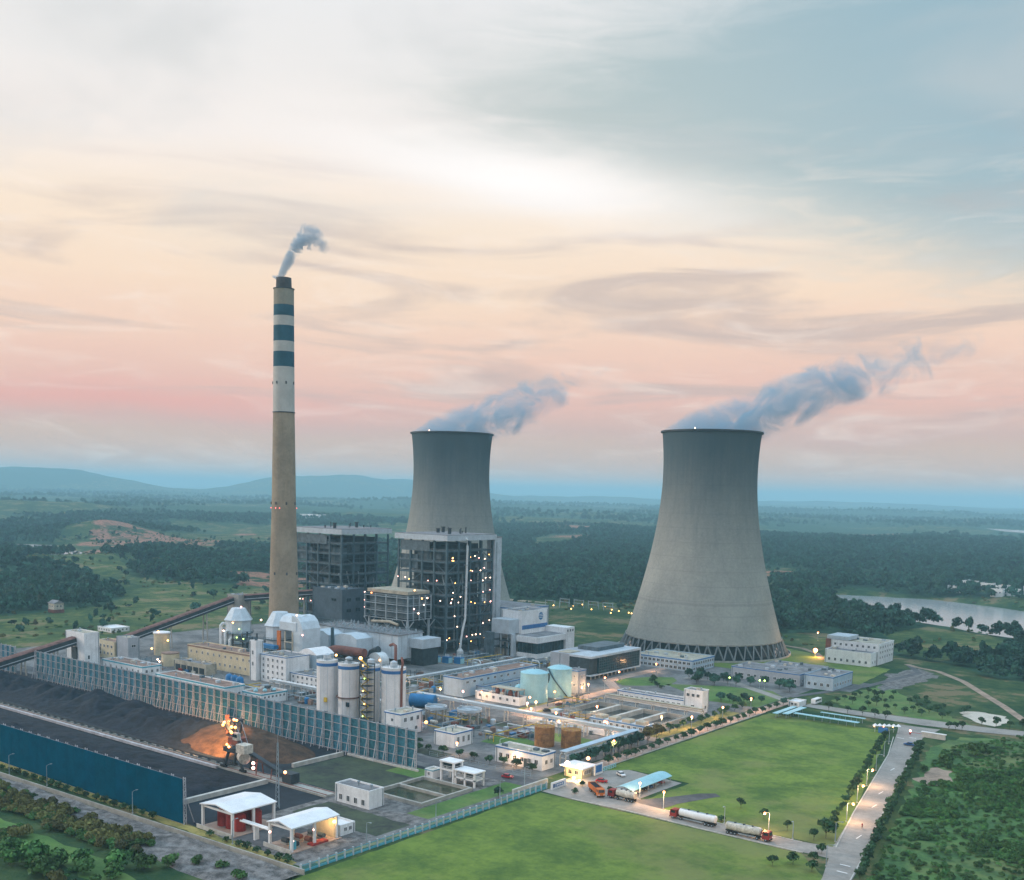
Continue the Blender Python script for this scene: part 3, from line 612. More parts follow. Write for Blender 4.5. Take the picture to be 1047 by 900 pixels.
# ------------------------------------------------------------------ boiler houses: open steel frames under a slab roof
def boiler_house(x0, x1, y0, y1, h, label, lit, seed):
    rnd = random.Random(seed); t = thing('boiler_house', label, 'boiler house', ((x0 + x1) / 2, (y0 + y1) / 2, 0), 'open steel boiler houses')
    B(x0 - 2, x1 + 2, y0 - 2, y1 + 2, h - 3.3, h).build('roof', 'panel_pale', t)
    rf = MB().box(x0 - 1.6, x1 + 1.6, y0 - 1.6, y1 + 1.6, h + .01, h + .35).build('roof_deck', 'roof_grey', t)
    for k in range(9):
        px, py = x0 + 4 + rnd.random() * (x1 - x0 - 8), y0 + 3 + rnd.random() * (y1 - y0 - 6); hh = rnd.choice((1.2, 2.2, 3.2)); s = rnd.choice((.3, .45, 1.1))
        MB().lathe((px, py, h + .3), [(s, 0), (s, hh), (s * 1.3, hh + .1), (s * 1.3, hh + .6)], 10).build('roof_vent', 'steel_dark', t)
    xs = np.linspace(x0, x1, 5); ys = np.linspace(y0, y1, 5); lv = [8, 16, 23, 30, 37, 44, 51, 58, 65]
    for i, x in enumerate(xs):
        for j, y in enumerate(ys):
            if i in (0, 4) or j in (0, 4): B(x - .55, x + .55, y - .55, y + .55, 0, h - 3.9).build('column', 'steel_blue', t)
    for z in lv:
        for a, b in (((x0, y0), (x1, y0)), ((x1, y0), (x1, y1)), ((x1, y1), (x0, y1)), ((x0, y1), (x0, y0))):
            MB().bar((*a, z), (*b, z), .45, .9).build('beam', 'steel_blue', t)
        mb = MB(); d = 4.2
        for q in ((x0 + .6, x1 - .6, y0 + .6, y0 + d), (x1 - d, x1 - .6, y0 + d, y1 - .6), (x0 + .6, x0 + d, y0 + d, y1 - .6)): mb.box(*q, z - .2, z - .05)
        mb.build('floor_deck', 'steel_dark', t)
        rl = MB()
        for zz in (.6, 1.2): rl.bar((x0, y0 - .3, z + zz), (x1 + .3, y0 - .3, z + zz), .10); rl.bar((x1 + .3, y0 - .3, z + zz), (x1 + .3, y1, z + zz), .10)
        rl.build('railing', 'steel_pale', t)
    for k in range(16):                                   # braces
        bx = rnd.randrange(4); z = rnd.randrange(8); up = rnd.random() < .5
        if k % 2: a, b = (x1, ys[bx]), (x1, ys[bx + 1])
        else: a, b = (xs[bx], y0), (xs[bx + 1], y0)
        if up: a, b = b, a
        MB().bar((*a, lv[z]), (*b, lv[z + 1]), .4).build('brace', 'steel_blue', t)
    B(x0 + 7, x1 - 7, y0 + 7, y1 - 6, 12, h - 6).build('boiler_casing', 'casing_dark', t)
    MB().prism([(x0 + 9, y0 + 9), (x1 - 9, y0 + 9), (x1 - 9, y1 - 9), (x0 + 9, y1 - 9)], 3, 12).build('ash_hopper', 'casing_dark', t)
    for k in range(20):                                   # ducts, coal pipes and boxes between casing and frame
        z = 5 + rnd.random() * (h - 18); hh = 3 + rnd.random() * 6; m = rnd.choice(('casing_grey', 'casing_grey', 'casing_dark', 'steel_blue'))
        if k % 2: yy = y0 + 5 + rnd.random() * (y1 - y0 - 14); B(x1 - 6.8, x1 - 1.5 - rnd.random() * 2, yy, yy + 3 + rnd.random() * 6, z, z + hh).build('duct', m, t)
        else: xx = x0 + 3 + rnd.random() * (x1 - x0 - 14); B(xx, xx + 4 + rnd.random() * 9, y0 + 1.5 + rnd.random() * 2, y0 + 6.8, z, z + hh).build('duct', m, t)
    for z in (12, 19.5, 26.5, 33.5, 40.5, 47.5, 54.5, 61.5):     # inner framing
        mb = MB(); mb.bar((x0 + 5, y0 + 5, z), (x1 - 5, y0 + 5, z), .35, .5); mb.bar((x1 - 5, y0 + 5, z), (x1 - 5, y1 - 5, z), .35, .5)
        for q in range(9): mb.bar((x0 + 2 + q * (x1 - x0 - 4) / 8, y0 + .3, z - 3.6), (x0 + 2 + q * (x1 - x0 - 4) / 8, y0 + .3, z + 3), .16); mb.bar((x1 - .3, y0 + 2 + q * (y1 - y0 - 4) / 8, z - 3.6), (x1 - .3, y0 + 2 + q * (y1 - y0 - 4) / 8, z + 3), .16)
        mb.build('secondary_steel', 'steel_blue', t)
    for k in range(4):
        yy = y0 + 2 + rnd.random() * (y1 - y0 - 8); z = 8 + rnd.randrange(8) * 7; B(x1 - .9, x1 - .7, yy, yy + 4 + rnd.random() * 5, z + .2, z + 3 + rnd.random() * 3).build('cladding_panel', rnd.choice(('casing_grey', 'steel_blue', 'casing_dark')), t)
        xx = x0 + 2 + rnd.random() * (x1 - x0 - 10); B(xx, xx + 4 + rnd.random() * 6, y0 + .7, y0 + .9, z + .2, z + 3 + rnd.random() * 3).build('cladding_panel', rnd.choice(('casing_grey', 'steel_blue', 'casing_dark')), t)
    for k in range(6):
        yy = y0 + 4 + k * (y1 - y0 - 8) / 5; MB().tube([(x1 - 2.6, yy, 3), (x1 - 2.6, yy, 28 + 30 * rnd.random()), (x1 - 6.9, yy, 34 + 30 * rnd.random())], .45, 6).build('coal_pipe', 'steel_pale', t)
    B(x0 + 2, x1 - 14, y0 - .6, y0 - .3, h - 10.5, h - 4).build('cladding_panel', 'casing_grey', t)
    B(x0 + .5, x0 + 16, y0 + .8, y0 + 1.2, h - 22, h - 13).build('cladding_panel', 'casing_grey', t)
    for p, m in lit: lamp(t, p, m, .32)
    return t
L1 = []
for (yf, z, m) in ((.12, 61, 'lamp_yellow'), (.5, 61, 'lamp_yellow'), (.6, 61.5, 'lamp_white'), (.92, 62, 'lamp_yellow'), (.55, 52, 'lamp_pink'), (.18, 45, 'lamp_yellow'), (.52, 46, 'lamp_pink'), (.85, 47, 'lamp_white'), (.1, 33, 'lamp_pink'), (.12, 35, 'lamp_white'),
                   (.8, 38, 'lamp_pink'), (.62, 31, 'lamp_yellow'), (.84, 31, 'lamp_yellow'), (.97, 31, 'lamp_pink'), (.02, 9.5, 'lamp_white'), (.45, 10, 'lamp_pink'), (.65, 10.5, 'lamp_white'), (.3, 6, 'lamp_yellow'), (.55, 6.5, 'lamp_yellow'), (.85, 7.5, 'lamp_yellow'), (.3, 36, 'lamp_white')):
    L1.append(((-441.6, 504 + 45 * yf, z), m))
for (xf, z, m) in ((.0, 47, 'lamp_pink'), (.16, 47, 'lamp_white'), (.24, 46, 'lamp_yellow'), (.64, 46, 'lamp_pink'), (.82, 46.5, 'lamp_pink'), (.9, 34, 'lamp_white'), (.5, 32, 'lamp_yellow')): L1.append(((-483 + 41 * xf, 503.3, z), m))
_r = random.Random(77)
for _k in range(26): L1.append(((-441.5, 505 + 43 * _r.random(), _r.choice((9, 17, 24, 31, 38, 45, 52, 59)) + _r.random() * 2), _r.choice(('lamp_white', 'lamp_yellow', 'lamp_pink'))))
boiler_house(-483, -442, 504, 549, 75, 'open steel boiler house with many lit lamps in front of the farther cooling tower', L1, 3)
boiler_house(-582, -536, 503.6, 548, 75, 'open steel boiler house just right of the tall chimney', [((-560, 503, 27), 'lamp_orange'), ((-574, 503, 25), 'lamp_pink'), ((-577, 503, 25), 'lamp_white'), ((-566, 503, 24.5), 'lamp_pink'), ((-535.6, 512, 26), 'lamp_pink'), ((-535.6, 522, 24), 'lamp_pink')], 5)
def lift_shaft():
    t = thing('lift_shaft', 'tall pale grey shaft at the right edge of the lit boiler house', 'shaft', (-442, 553, 0))
    B(-447, -440.5, 549.8, 557, 0, 73).build('wall', 'panel_pale', t); B(-440.45, -440.2, 551, 552.2, 10, 70).build('cable_tray', 'steel_pale', t)
    B(-447.3, -440.2, 549.5, 557.3, 73, 73.6).build('roof', 'roof_grey', t)
lift_shaft()
def vent_pipe():
    t = thing('vent_pipe', 'tall thin white pipe running down the face of the lit boiler house', 'pipe', (-439.6, 521, 0))
    MB().tube([(-441.5, 519, 74.6), (-439.6, 520.5, 72), (-439.6, 521, 68), (-439.6, 520, 22), (-439.2, 517, 14), (-438.6, 515, 8), (-438.6, 514.5, 3)], .75, 10).build('pipe', 'pipe_white', t, smooth=True)
    MB().lathe((-438.6, 514.5, 0), [(2.2, 0), (2.2, 2), (1, 3.6)], 12).build('base', 'pipe_white', t)
    for z in (28, 42, 56): B(-441.4, -438.7, 519.8, 521.2, z, z + .4).build('bracket', 'steel_pale', t)
vent_pipe()
def scr_tower():
    x0, x1, y0, y1 = -487, -450, 478, 499; t = thing('catalyst_tower', 'steel framed gallery block on stilts with lamps, in front of lit boiler house', 'process tower', ((x0 + x1) / 2, (y0 + y1) / 2, 0))
    B(x0 + 2.5, x1 - 2.5, y0 + 2, y1 - 1, 24, 38.5).build('casing', 'casing_grey', t); B(x0 + 1, x1 - 1, y0 + 1, y1 - .5, 38.6, 40.6).build('roof', 'roof_tan', t)
    for z in (23, 27.5, 32, 36.5):
        rl = MB()
        for a, b in (((x0, y0), (x1, y0)), ((x1, y0), (x1, y1))): rl.bar((*a, z), (*b, z), .5, .4); rl.bar((*a, z + 1.2), (*b, z + 1.2), .14)
        rl.build('gallery_beam', 'steel_pale', t)
        B(x0 + .2, x1 - .2, y0 + .2, y0 + 1.9, z - .25, z - .1).build('gallery_deck', 'steel_dark', t)
    for x in np.linspace(x0, x1, 5): B(x - .3, x + .3, y0 - .3, y0 + .3, 22.5, 38).build('post', 'steel_pale', t)
    for y in np.linspace(y0 + 5, y1, 4): B(x1 - .3, x1 + .3, y - .3, y + .3, 22.5, 38).build('post', 'steel_pale', t)
    for x in (x0 + 3, (x0 + x1) / 2, x1 - 1):
        for y in (y0 + 1, y1 - 1):
            B(x - .6, x + .6, y - .6, y + .6, 0, 23).build('leg', 'steel_pale', t)
            for s in (-1, 1): MB().bar((x, y, 17), (x + s * 5, y, 22.6), .45).build('brace', 'steel_pale', t)
    MB().prism([(x0 + 8, y0 + 4), (x1 - 8, y0 + 4), (x1 - 8, y1 - 3), (x0 + 8, y1 - 3)], 12, 24).build('hopper', 'casing_dark', t)
    MB().tube([(x0 + 8, y0 - 2, 20.5), (x0 + 24, y0 - 2, 21.5), (x1 - 6, y0 - 2, 20)], .9, 8).build('pipe', 'roof_tan', t)
    for p, m in (((x0 - .3, y0, 38), 'lamp_pink'), ((x0 - .3, y0, 33), 'lamp_pink'), ((x0 - .3, y0, 28.5), 'lamp_pink'), ((x1 + .5, y0 + 5, 30), 'lamp_pink'), ((x1 + .5, y0 + 9, 27), 'lamp_white'), ((x1 + .5, y0 + 14, 32), 'lamp_white'), ((x1 + .5, y0 + 12, 36), 'lamp_yellow'), ((x1 + .5, y0 + 17, 36), 'lamp_white'), ((x1 - 2, y0 + 8, 41.2), 'lamp_yellow'), ((x0 + 6, y0 - .4, 38), 'lamp_orange')): lamp(t, p, m, .42)
scr_tower()
def bunker():
    t = building('bunker_block', 'dark slate blue clad block beside the steel gallery block', 'industrial block', -535, -507, 477, 497, 38, 'slate_wall', 'slate_wall')
    for z in (31, 24): windows(t, 'E', -507, 479, 495, 2, z, 4.0, 2.0, ('frame_dark', 'glass'))
    windows(t, 'S', 477, -520, -509, 1, 31, 4.5, 1.6, ('frame_dark', 'glass')); windows(t, 'E', -507, 479, 490, 1, 14, 5, 2, ('frame_dark', 'glass'))
    B(-535.4, -506.6, 476.6, 477, 17.5, 18.2).build('ledge', 'steel_blue', t)
    MB().tube([(-516, 475, 12.5), (-496, 473, 13.5)], .7, 8).build('pipe', 'roof_tan', t)
bunker()
def precipitator():
    x0, x1, y0, y1, h = -502, -432, 451, 472, 18; t = thing('precipitator', 'white box shaped dust precipitator with cluttered roof below the steel gallery block', 'precipitator', ((x0 + x1) / 2, (y0 + y1) / 2, 0))
    B(x0, x1, y0, y1, 4, h).build('casing', 'fgd_white', t); B(x0 - .6, x1 + .6, y0 - .6, y1 + .6, h, h + .5).build('roof', 'roof_grey', t)
    for x in np.linspace(x0 + 2, x1 - 2, 8):
        for y in (y0 + 1, y1 - 1): B(x - .5, x + .5, y - .5, y + .5, 0, 4).build('leg', 'steel_pale', t)
    for k in range(7): xx = x0 + 5 + k * 10; B(xx - .15, xx + .15, y0 - .25, y0 - .01, 4, h).build('stiffener', 'panel_pale', t)
    for k in range(4): yy = y0 + 3 + k * 5; B(x1 + .01, x1 + .2, yy - .12, yy + .12, 4, h).build('stiffener', 'panel_pale', t)
    hood = {}
    for hh in (1.2, 1.8, 2.6): hood[hh] = MB().lathe((0, 0, 0), [(.55, 0), (.55, hh * .7), (.22, hh * .75), (.22, hh)], 8).mesh('insulator_hood', 'steel_pale')
    rnd = random.Random(4)
    for i in range(17):
        for j in range(4):
            if rnd.random() < .85:
                o = link('insulator_hood', hood[rnd.choice((1.2, 1.8, 2.6))], t); wl = world_of(t); o.location = (x0 + 3 + i * 4 + rnd.uniform(-.8, .8) - wl[0], y0 + 2.5 + j * 5.2 + rnd.uniform(-.8, .8) - wl[1], h + .5)
    railing(t, x0, x1, y0, y1, h + .5)
    # outlet nozzles: white gabled ducts on the near side
    for cx in (-486, -462):
        MB().extrude([(cx - 9, 7), (cx + 9, 7), (cx + 9, 15), (cx + 4, 17.2), (cx - 4, 17.2), (cx - 9, 15)], 'Y', 438, 450.8).build('outlet_duct', 'fgd_white', t)
        for s in (-7, 7): B(cx + s - .4, cx + s + .4, 439, 440, 0, 7).build('leg', 'steel_dark', t)
    B(-474.6, -473.2, 437.6, 439, 0, 20).build('post', 'steel_blue', t)
    lamp(t, (x1 + .8, y1 - 1.5, 6.5), 'lamp_green', .45); lamp(t, (x0 - .8, y0 - .8, 19.5), 'lamp_pink', .4)
    B(x1 + .3, x1 + 11, y0 + 9, y1 + 4, 10.5, 16).build('transition_duct', 'panel_pale', t); B(x1 + .3, x1 + 10, y0 + 11, y1 + 3, 0, 10.5).build('hopper_frame', 'casing_dark', t)
precipitator()
def red_duct():
    t = thing('flue_duct', 'rust red arched flue duct behind the white silos', 'duct', (-440, 410, 0))
    pts = [(-452, 408, 0.5), (-452, 408, 5)] + [(-452 + 9 - 9 * math.cos(a), 408 + 6 * math.sin(a), 5 + 7.5 * math.sin(a)) for a in np.linspace(.2, 1.57, 7)] + [(-424, 416, 12.3)]
    MB().tube(pts, 2.6, 14).build('duct', 'pipe_rust', t, smooth=True); B(-428, -423, 413, 419, 0, 10).build('support', 'steel_dark', t)
red_duct()
def fan_house():
    t = thing('induced_fan', 'white round fan casing with dark inlet duct above the white silos', 'fan', (-420, 424, 0))
    MB().tube([(-421, 421, 7), (-421, 427, 7)], 5.5, 24).build('casing', 'pipe_white', t, smooth=True); MB().tube([(-430, 424, 3), (-426, 424, 12), (-421, 424, 14)], 2.0, 10).build('inlet', 'steel_dark', t, smooth=True)
    B(-426, -415, 420, 428, 0, 2).build('plinth', 'concrete', t); lamp(t, (-416, 420, 9), 'lamp_yellow', .5)
    MB().tube([(-404, 420, 2), (-404, 420, 16), (-405, 421, 18), (-408, 422, 18.6), (-411, 423, 17.5)], .8, 10).build('stand_pipe', 'pipe_rust', t, smooth=True)
fan_house()
# ------------------------------------------------------------------ flue gas scrubbers
def scrubber(x, y, label, r, ze, zt):
    t = thing('scrubber', label, 'scrubber', (x, y, 0), 'flue gas scrubbers'); n = 8
    def octa(rr, z): return [(x + rr * math.cos(math.pi / 8 + k * math.pi / 4), y + rr * math.sin(math.pi / 8 + k * math.pi / 4), z) for k in range(8)]
    def shell(name, levels, m):
        mb = MB(); mb.add([p for rr, z in levels for p in octa(rr, z)], [(j * 8 + i, j * 8 + (i + 1) % 8, (j + 1) * 8 + (i + 1) % 8, (j + 1) * 8 + i) for j in range(len(levels) - 1) for i in range(8)] + [tuple((len(levels) - 1) * 8 + i for i in range(8))]); mb.build(name, m, t)
    shell('body', [(r * .93, 0), (r * .93, ze)], 'fgd_white'); shell('hood', [(r * 1.04, ze - .3), (r * 1.04, ze), (r * .95, ze + 1), (r * .55, zt - .5), (r * .5, zt)], 'fgd_white')
    for z in (ze - 8, ze - 14):
        shell('walkway', [(r * 1.12, z), (r * 1.12, z + .25)], 'steel_blue')
        mb = MB(); P = octa(r * 1.1, z + 1.3)
        for i in range(8): mb.bar(P[i], P[(i + 1) % 8], .14); mb.bar((*P[i][:2], z), P[i], .14)
        mb.build('railing', 'steel_blue', t)
    return t
s1 = scrubber(-519.6, 405, 'white hooded scrubber left of the chimney foot with stepped pipes', 8.3, 23.4, 30.2)
for k in range(3):
    xx = -519.6 - 5.5 + k * 4.2; zz = 21 - k * 4
    MB().tube([(xx, 396.5, 0), (xx, 396.5, zz - 1), (xx + .3, 397.5, zz), (xx + 1.5, 399, zz)], .95, 10).build('slurry_pipe', 'pipe_white', s1, smooth=True)
for p, m in (((-514, 396.6, 22.5), 'lamp_yellow'), ((-510, 398, 19), 'lamp_green'), ((-522, 396, 17), 'lamp_white'), ((-511, 397, 14), 'lamp_green'), ((-514, 395, 6), 'lamp_yellow'), ((-523.5, 396, 4), 'lamp_yellow'), ((-517, 405, 31), 'lamp_pink')): lamp(s1, p, m, .45)
s2 = scrubber(-482, 405, 'white hooded scrubber directly in front of the chimney foot', 8.8, 23.7, 31.2)
MB().extrude([(398, 22.5), (412, 22.5), (412, 27), (409.5, 30), (405, 31.2), (400.5, 30), (398, 27)], 'X', -474, -460).build('outlet_duct', 'fgd_white', s2)
MB().extrude([(-464, 8), (-455, 8), (-455, 24), (-457, 28), (-460, 30.5), (-464, 31)], 'Y', 398.4, 411.6).build('down_duct', 'fgd_white', s2)
B(-473.4, -470.6, 395.6, 396.4, 0, 22).build('ladder_tower', 'orange_paint', s2)
for z in (2, 9, 16): B(-467.5, -460.5, 395.6, 396.6, z, z + .5).build('frame_beam', 'roof_tan', s2)
for xx in (-467.3, -461): B(xx, xx + .6, 395.8, 396.5, 0, 22).build('frame_post', 'roof_tan', s2)
lamp(s2, (-491.3, 399, 26), 'lamp_white', .5); lamp(s2, (-459, 397.8, 31.8), 'lamp_yellow', .45); lamp(s2, (-454.5, 398, 21), 'lamp_pink', .4)
def pump_deck():
    t = thing('pump_deck', 'dark steel platform with pumps and pipes between the two scrubbers', 'platform', (-501, 398, 0))
    for z in (7, 13): B(-510, -490, 392, 404, z, z + .4).build('deck', 'steel_dark', t)
    for x in (-509, -500, -491):
        for y in (392.6, 403): B(x - .35, x + .35, y - .35, y + .35, 0, 17).build('post', 'steel_dark', t)
    railing(t, -510, -490, 392, 404, 13.4, 'steel_blue')
    for k in range(4): MB().lathe((-507 + k * 4.6, 396, 13.4), [(1.1, 0), (1.1, 2.4), (.4, 3)], 10).build('pump', 'casing_grey', t)
    B(-489, -470, 390.5, 394, 12, 14).build('cable_bridge', 'blue_paint', t); B(-486, -472, 387, 391, 4, 7).build('equipment_box', 'blue_paint', t)
    lamp(t, (-498, 391.6, 15), 'lamp_green', .4); lamp(t, (-505, 391.6, 9), 'lamp_yellow', .4)
pump_deck()
# ------------------------------------------------------------------ conveyors and transfer towers
def conveyor(label, p, q, w=4.2, h=3.2, legs=(), m='rust_roof'):
    t = thing('conveyor_gallery', label, 'conveyor', p, 'inclined coal conveyors'); p, q = Vector(p), Vector(q); a = (q - p).normalized(); u = a.cross(Vector((0, 0, 1))).normalized(); up = u.cross(a)
    def slab(name, o0, o1, hw0, hw1, m_):
        v = [b + u * s * hw + up * o for b in (p, q) for s, hw, o in ((-1, hw0, o0), (1, hw0, o0), (1, hw1, o1), (-1, hw1, o1))]
        MB().add(v, [(0, 1, 2, 3), (7, 6, 5, 4), (0, 4, 5, 1), (1, 5, 6, 2), (2, 6, 7, 3), (3, 7, 4, 0)]).build(name, m_, t)
    slab('truss', -1.2, .1, w / 2 - .2, w / 2 - .2, 'steel_dark'); slab('floor_girder', .1, .5, w / 2 + .1, w / 2 + .1, 'panel_pale'); slab('gallery', .5, h - .7, w / 2, w / 2, 'steel_dark')
    slab('roof', h - .7, h, w / 2 + .3, w / 2 - .9, m)
    for f in legs:
        c = p + (q - p) * f; mb = MB()
        for s in (-1, 1): mb.bar((c.x + u.x * s * 2.6, c.y + u.y * s * 2.6, 0), (c.x + u.x * s * 1.6, c.y + u.y * s * 1.6, c.z - 1), .6)
        mb.bar((c.x + u.x * -2.2, c.y + u.y * -2.2, c.z * .45), (c.x + u.x * 2.2, c.y + u.y * 2.2, c.z * .45), .35); mb.build('trestle', 'concrete', t)
    return t
conveyor('rust roofed coal conveyor climbing from the left frame edge to white transfer tower', (-546, 242, .5), (-551, 318, 14.5), 5, 3.4, (.35, .6, .85))
conveyor('long rust roofed conveyor rising across the grass towards the chimney', (-580, 340, 1), (-580, 447, 26.5), 5, 3.4, (.3, .55, .8))
conveyor('high level conveyor passing behind the chimney to the slate block', (-574, 453, 28), (-534, 486, 33), 4.4, 3.2, (.4, .75))
t1 = building('transfer_tower', 'tall plain white transfer tower where the left conveyor ends', 'transfer tower', -560, -541, 318, 327, 20.5, 'white_wall', 'roof_tan')
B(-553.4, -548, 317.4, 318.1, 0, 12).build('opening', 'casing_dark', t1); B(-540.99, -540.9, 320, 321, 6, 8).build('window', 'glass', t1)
building('switch_house', 'cream two storey block with two rows of windows by the white transfer tower', 'building', -580, -562.8, 349.6, 357.6, 10.4, 'cream_wall', 'roof_brown', None, ((4, 7.2, 1.5, 1.5), (4, 3, 1.5, 1.5)))
t2 = building('transfer_tower', 'squat grey transfer tower with one dark window left of the round silo', 'transfer tower', -562, -550, 350.5, 358, 14, 'grey_wall', 'roof_tan'); windows(t2, 'E', -550, 352, 356, 1, 9, 2.6, 1.3)
building('transfer_tower', 'small concrete transfer tower at the top of the long conveyor', 'transfer tower', -586, -574, 447.5, 458, 31, 'concrete', 'roof_grey')
def round_silo():
    t = thing('round_silo', 'beige round silo with white disc roof and lamps by the long conveyor', 'silo', (-560.3, 379.8, 0))
    MB().lathe((-560.3, 379.8, 0), [(4.6, 0), (4.6, 13.2)], 28).build('wall', 'cream_wall', t, smooth=True); MB().lathe((-560.3, 379.8, 13.2), [(5.1, 0), (5.1, .7), (1, 1.4)], 28).build('roof', 'roof_white', t)
    for p in ((-556, 374.5, 15), (-553, 379, 9.5), (-563, 374.6, 4)): lamp(t, p, 'lamp_yellow', .55)
    t = thing('round_tank', 'short wide beige round tank right of the beige silo', 'tank', (-524.3, 360.9, 0))
    MB().lathe((-524.3, 360.9, 0), [(4.9, 0), (4.9, 7)], 28).build('wall', 'cream_wall', t, smooth=True); MB().lathe((-524.3, 360.9, 7), [(5.1, 0), (5.1, .4), (.5, .9)], 28).build('roof', 'roof_brown', t)
    for p in ((-531, 357, 3), (-527, 355.5, 2.4)): lamp(t, p, 'lamp_white', .45)
round_silo()
B_ = building
B_('low_block', 'low white flat roofed block with blue trim just right of white transfer tower', 'building', -537, -499, 326, 338, 6.2, 'white_wall', 'roof_brown', 'teal_trim', ((7, 3.2, 1.2, 1.5),), ((3, 3.2, 1.2, 1.5),))
B_('long_workshop', 'long low white workshop with brown roof behind the lattice wind fence', 'workshop', -472, -416, 316, 328, 7.4, 'white_wall', 'roof_brown', 'teal_trim', ((12, 3.5, 1.3, 1.4),), ((2, 3.2, 1.2, 1.6),), door=('E', 322, 4, 3.5))
B_('lean_to', 'narrow flat roofed lean-to along the front of the long low workshop', 'building', -480, -424, 311, 315.8, 4.6, 'white_wall', 'roof_tan', 'teal_trim', ((12, 2.4, 1.2, 1.2),))
B_('cream_hall', 'long cream building with small windows and brown roof below the scrubbers', 'building', -521, -456.8, 370, 383, 11.8, 'cream_wall', 'roof_brown', 'roof_brown', ((12, 8.2, 1.1, 1.5), (14, 3.4, 1.1, 1.5)), th=.9)
sh = B_('open_shed', 'low tan shed with dark open front before the cream building', 'shed', -511, -482, 354, 361, 6, 'roof_tan', 'roof_grey')
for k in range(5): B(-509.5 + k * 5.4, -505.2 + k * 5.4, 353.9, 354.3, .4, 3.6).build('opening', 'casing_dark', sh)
for k, m in enumerate(('red_paint', 'blue_paint', 'dirty_white')): B(-506 + k * 6, -503 + k * 6, 353.2, 353.85, .1, 1.4).build('stored_crate', m, sh)
st = B_('stair_tower', 'slim white stair tower between the cream building and white block', 'stair tower', -456.4, -451.3, 363, 368, 21.5, 'white_wall', 'roof_tan'); windows(st, 'S', 363, -455, -452.6, 1, 15, 1.2, 2); windows(st, 'S', 363, -455, -452.6, 1, 9, 1.2, 2)
wb = B_('white_block', 'white four storey block with rows of dark windows and a vaulted side roof', 'building', -451, -430.2, 365.5, 382, 14.8, 'white_wall', 'roof_grey', 'blue_trim', tuple((5, z, 1.1, 1.5) for z in (2.4, 5.6, 8.8, 12)), th=.4)
MB().extrude([(-441, 14.2)] + [(-441 + 14.5 * k / 8, 14.2 + 3.0 * math.sin(math.pi * k / 8)) for k in range(1, 8)] + [(-426.5, 14.2)], 'Y', 383.2, 396).build('vault_roof', 'roof_white', wb)
B(-441, -426.6, 383.4, 395.8, 0, 14.2).build('vault_wall', 'pale_blue_wall', wb)
B_('annex_block', 'low white annex with two rows of small windows behind the silos', 'building', -430, -407, 368, 382.8, 7, 'white_wall', 'roof_grey', 'blue_trim', ((6, 4.9, 1.2, 1.3), (6, 2, 1.2, 1.3)), th=.4)
db = B_('pump_station', 'low white building with blue trim and small round roof vents beside blue tanks', 'building', -413, -399, 324, 340, 5.2, 'white_wall', 'roof_brown', 'teal_trim', ((3, 3.2, 1.2, 1.2),), ((6, 3.2, 1.0, 1.0),))
for k in range(3): MB().ball((-408 + k * 2.4, 328 + k * 3.6, 5.0), 1.15, 12).build('roof_vent', 'tank_blue', db, smooth=True)
for k, (x, y) in enumerate(((-434.6, 333), (-429.8, 332.4), (-424.6, 331.6))):
    t = thing('blue_tank', ('bright blue upright tank with domed top, left of the three behind the long workshop', 'bright blue upright tank, middle of the three behind the long workshop', 'bright blue upright tank standing clear at the right end of the long workshop')[k], 'tank', (x, y, 0), 'three blue upright tanks')
    MB().lathe((x, y, 0), [(1.9, 0), (1.9, 8.2), (1.6, 8.9), (.9, 9.4), (.05, 9.6)], 20).build('shell', 'blue_paint', t, smooth=True); MB().lathe((x, y, 9.5), [(.3, 0), (.3, .5)], 8).build('vent', 'steel_pale', t)
# ------------------------------------------------------------------ ash silos
def silo(x, y, r, h, label, extra=None):
    t = thing('ash_silo', label, 'silo', (x, y, 0), 'white ash silos')
    MB().lathe((x, y, 0), [(r, 0), (r, h - 2.6)], 36).build('shell', 'silo_white', t, smooth=True); MB().lathe((x, y, 0), [(r + .06, h - 2.6), (r + .06, h - 1.2)], 36).build('blue_band', 'blue_trim', t, smooth=True)
    MB().lathe((x, y, 0), [(r, h - 1.2), (r, h), (r - .3, h), (r - .3, h - .4), (.1, h - .2)], 36, cap=False).build('top', 'silo_white', t, smooth=True)
    MB().lathe((x, y, h - .3), [(1.6, 0), (1.6, 2.4), (.4, 3)], 14).build('filter_hut', 'panel_pale', t); railing(t, x - r * .65, x + r * .65, y - r * .65, y + r * .65, h - .2, 'steel_blue')
    for a in range(0, 360, 40):
        rr = r + .02; ca, sa = math.cos(R(a)), math.sin(R(a)); MB().bar((x + rr * ca, y + rr * sa, 0), (x + rr * ca, y + rr * sa, h - 2.7), .10).build('seam', 'panel_pale', t)
    return t
q = silo(-356.2, 326.4, 4.7, 26.5, 'white ash silo with blue band, leftmost of the row'); B(-353.5, -351.8, 321.9, 322.5, 8.2, 10.2).build('notice_plate', 'yellow_paint', q); B(-353.2, -351.5, 321.9, 322.5, 2, 4).build('door', 'frame_dark', q)
q = silo(-345.6, 329.6, 4.8, 26, 'white ash silo with a ring gallery, second from the left'); MB().lathe((-345.6, 329.6, 10.5), [(5.6, 0), (5.6, .4)], 30).build('ring_gallery', 'rust_roof', q); B(-343, -341.2, 325.3, 325.8, 7, 9).build('window', 'glass', q)
silo(-336.8, 334.6, 4.0, 25.6, 'white ash silo third from left, partly behind the lit stair frame')
q = silo(-325.6, 337.4, 5.4, 25.6, 'widest white ash silo at the right end of the row'); MB().tube([(-319.9, 336.5, 0), (-319.9, 336.5, 25), (-320.2, 337.4, 28), (-321.5, 338, 30)], .55, 8).build('downpipe', 'pipe_rust', q, smooth=True)
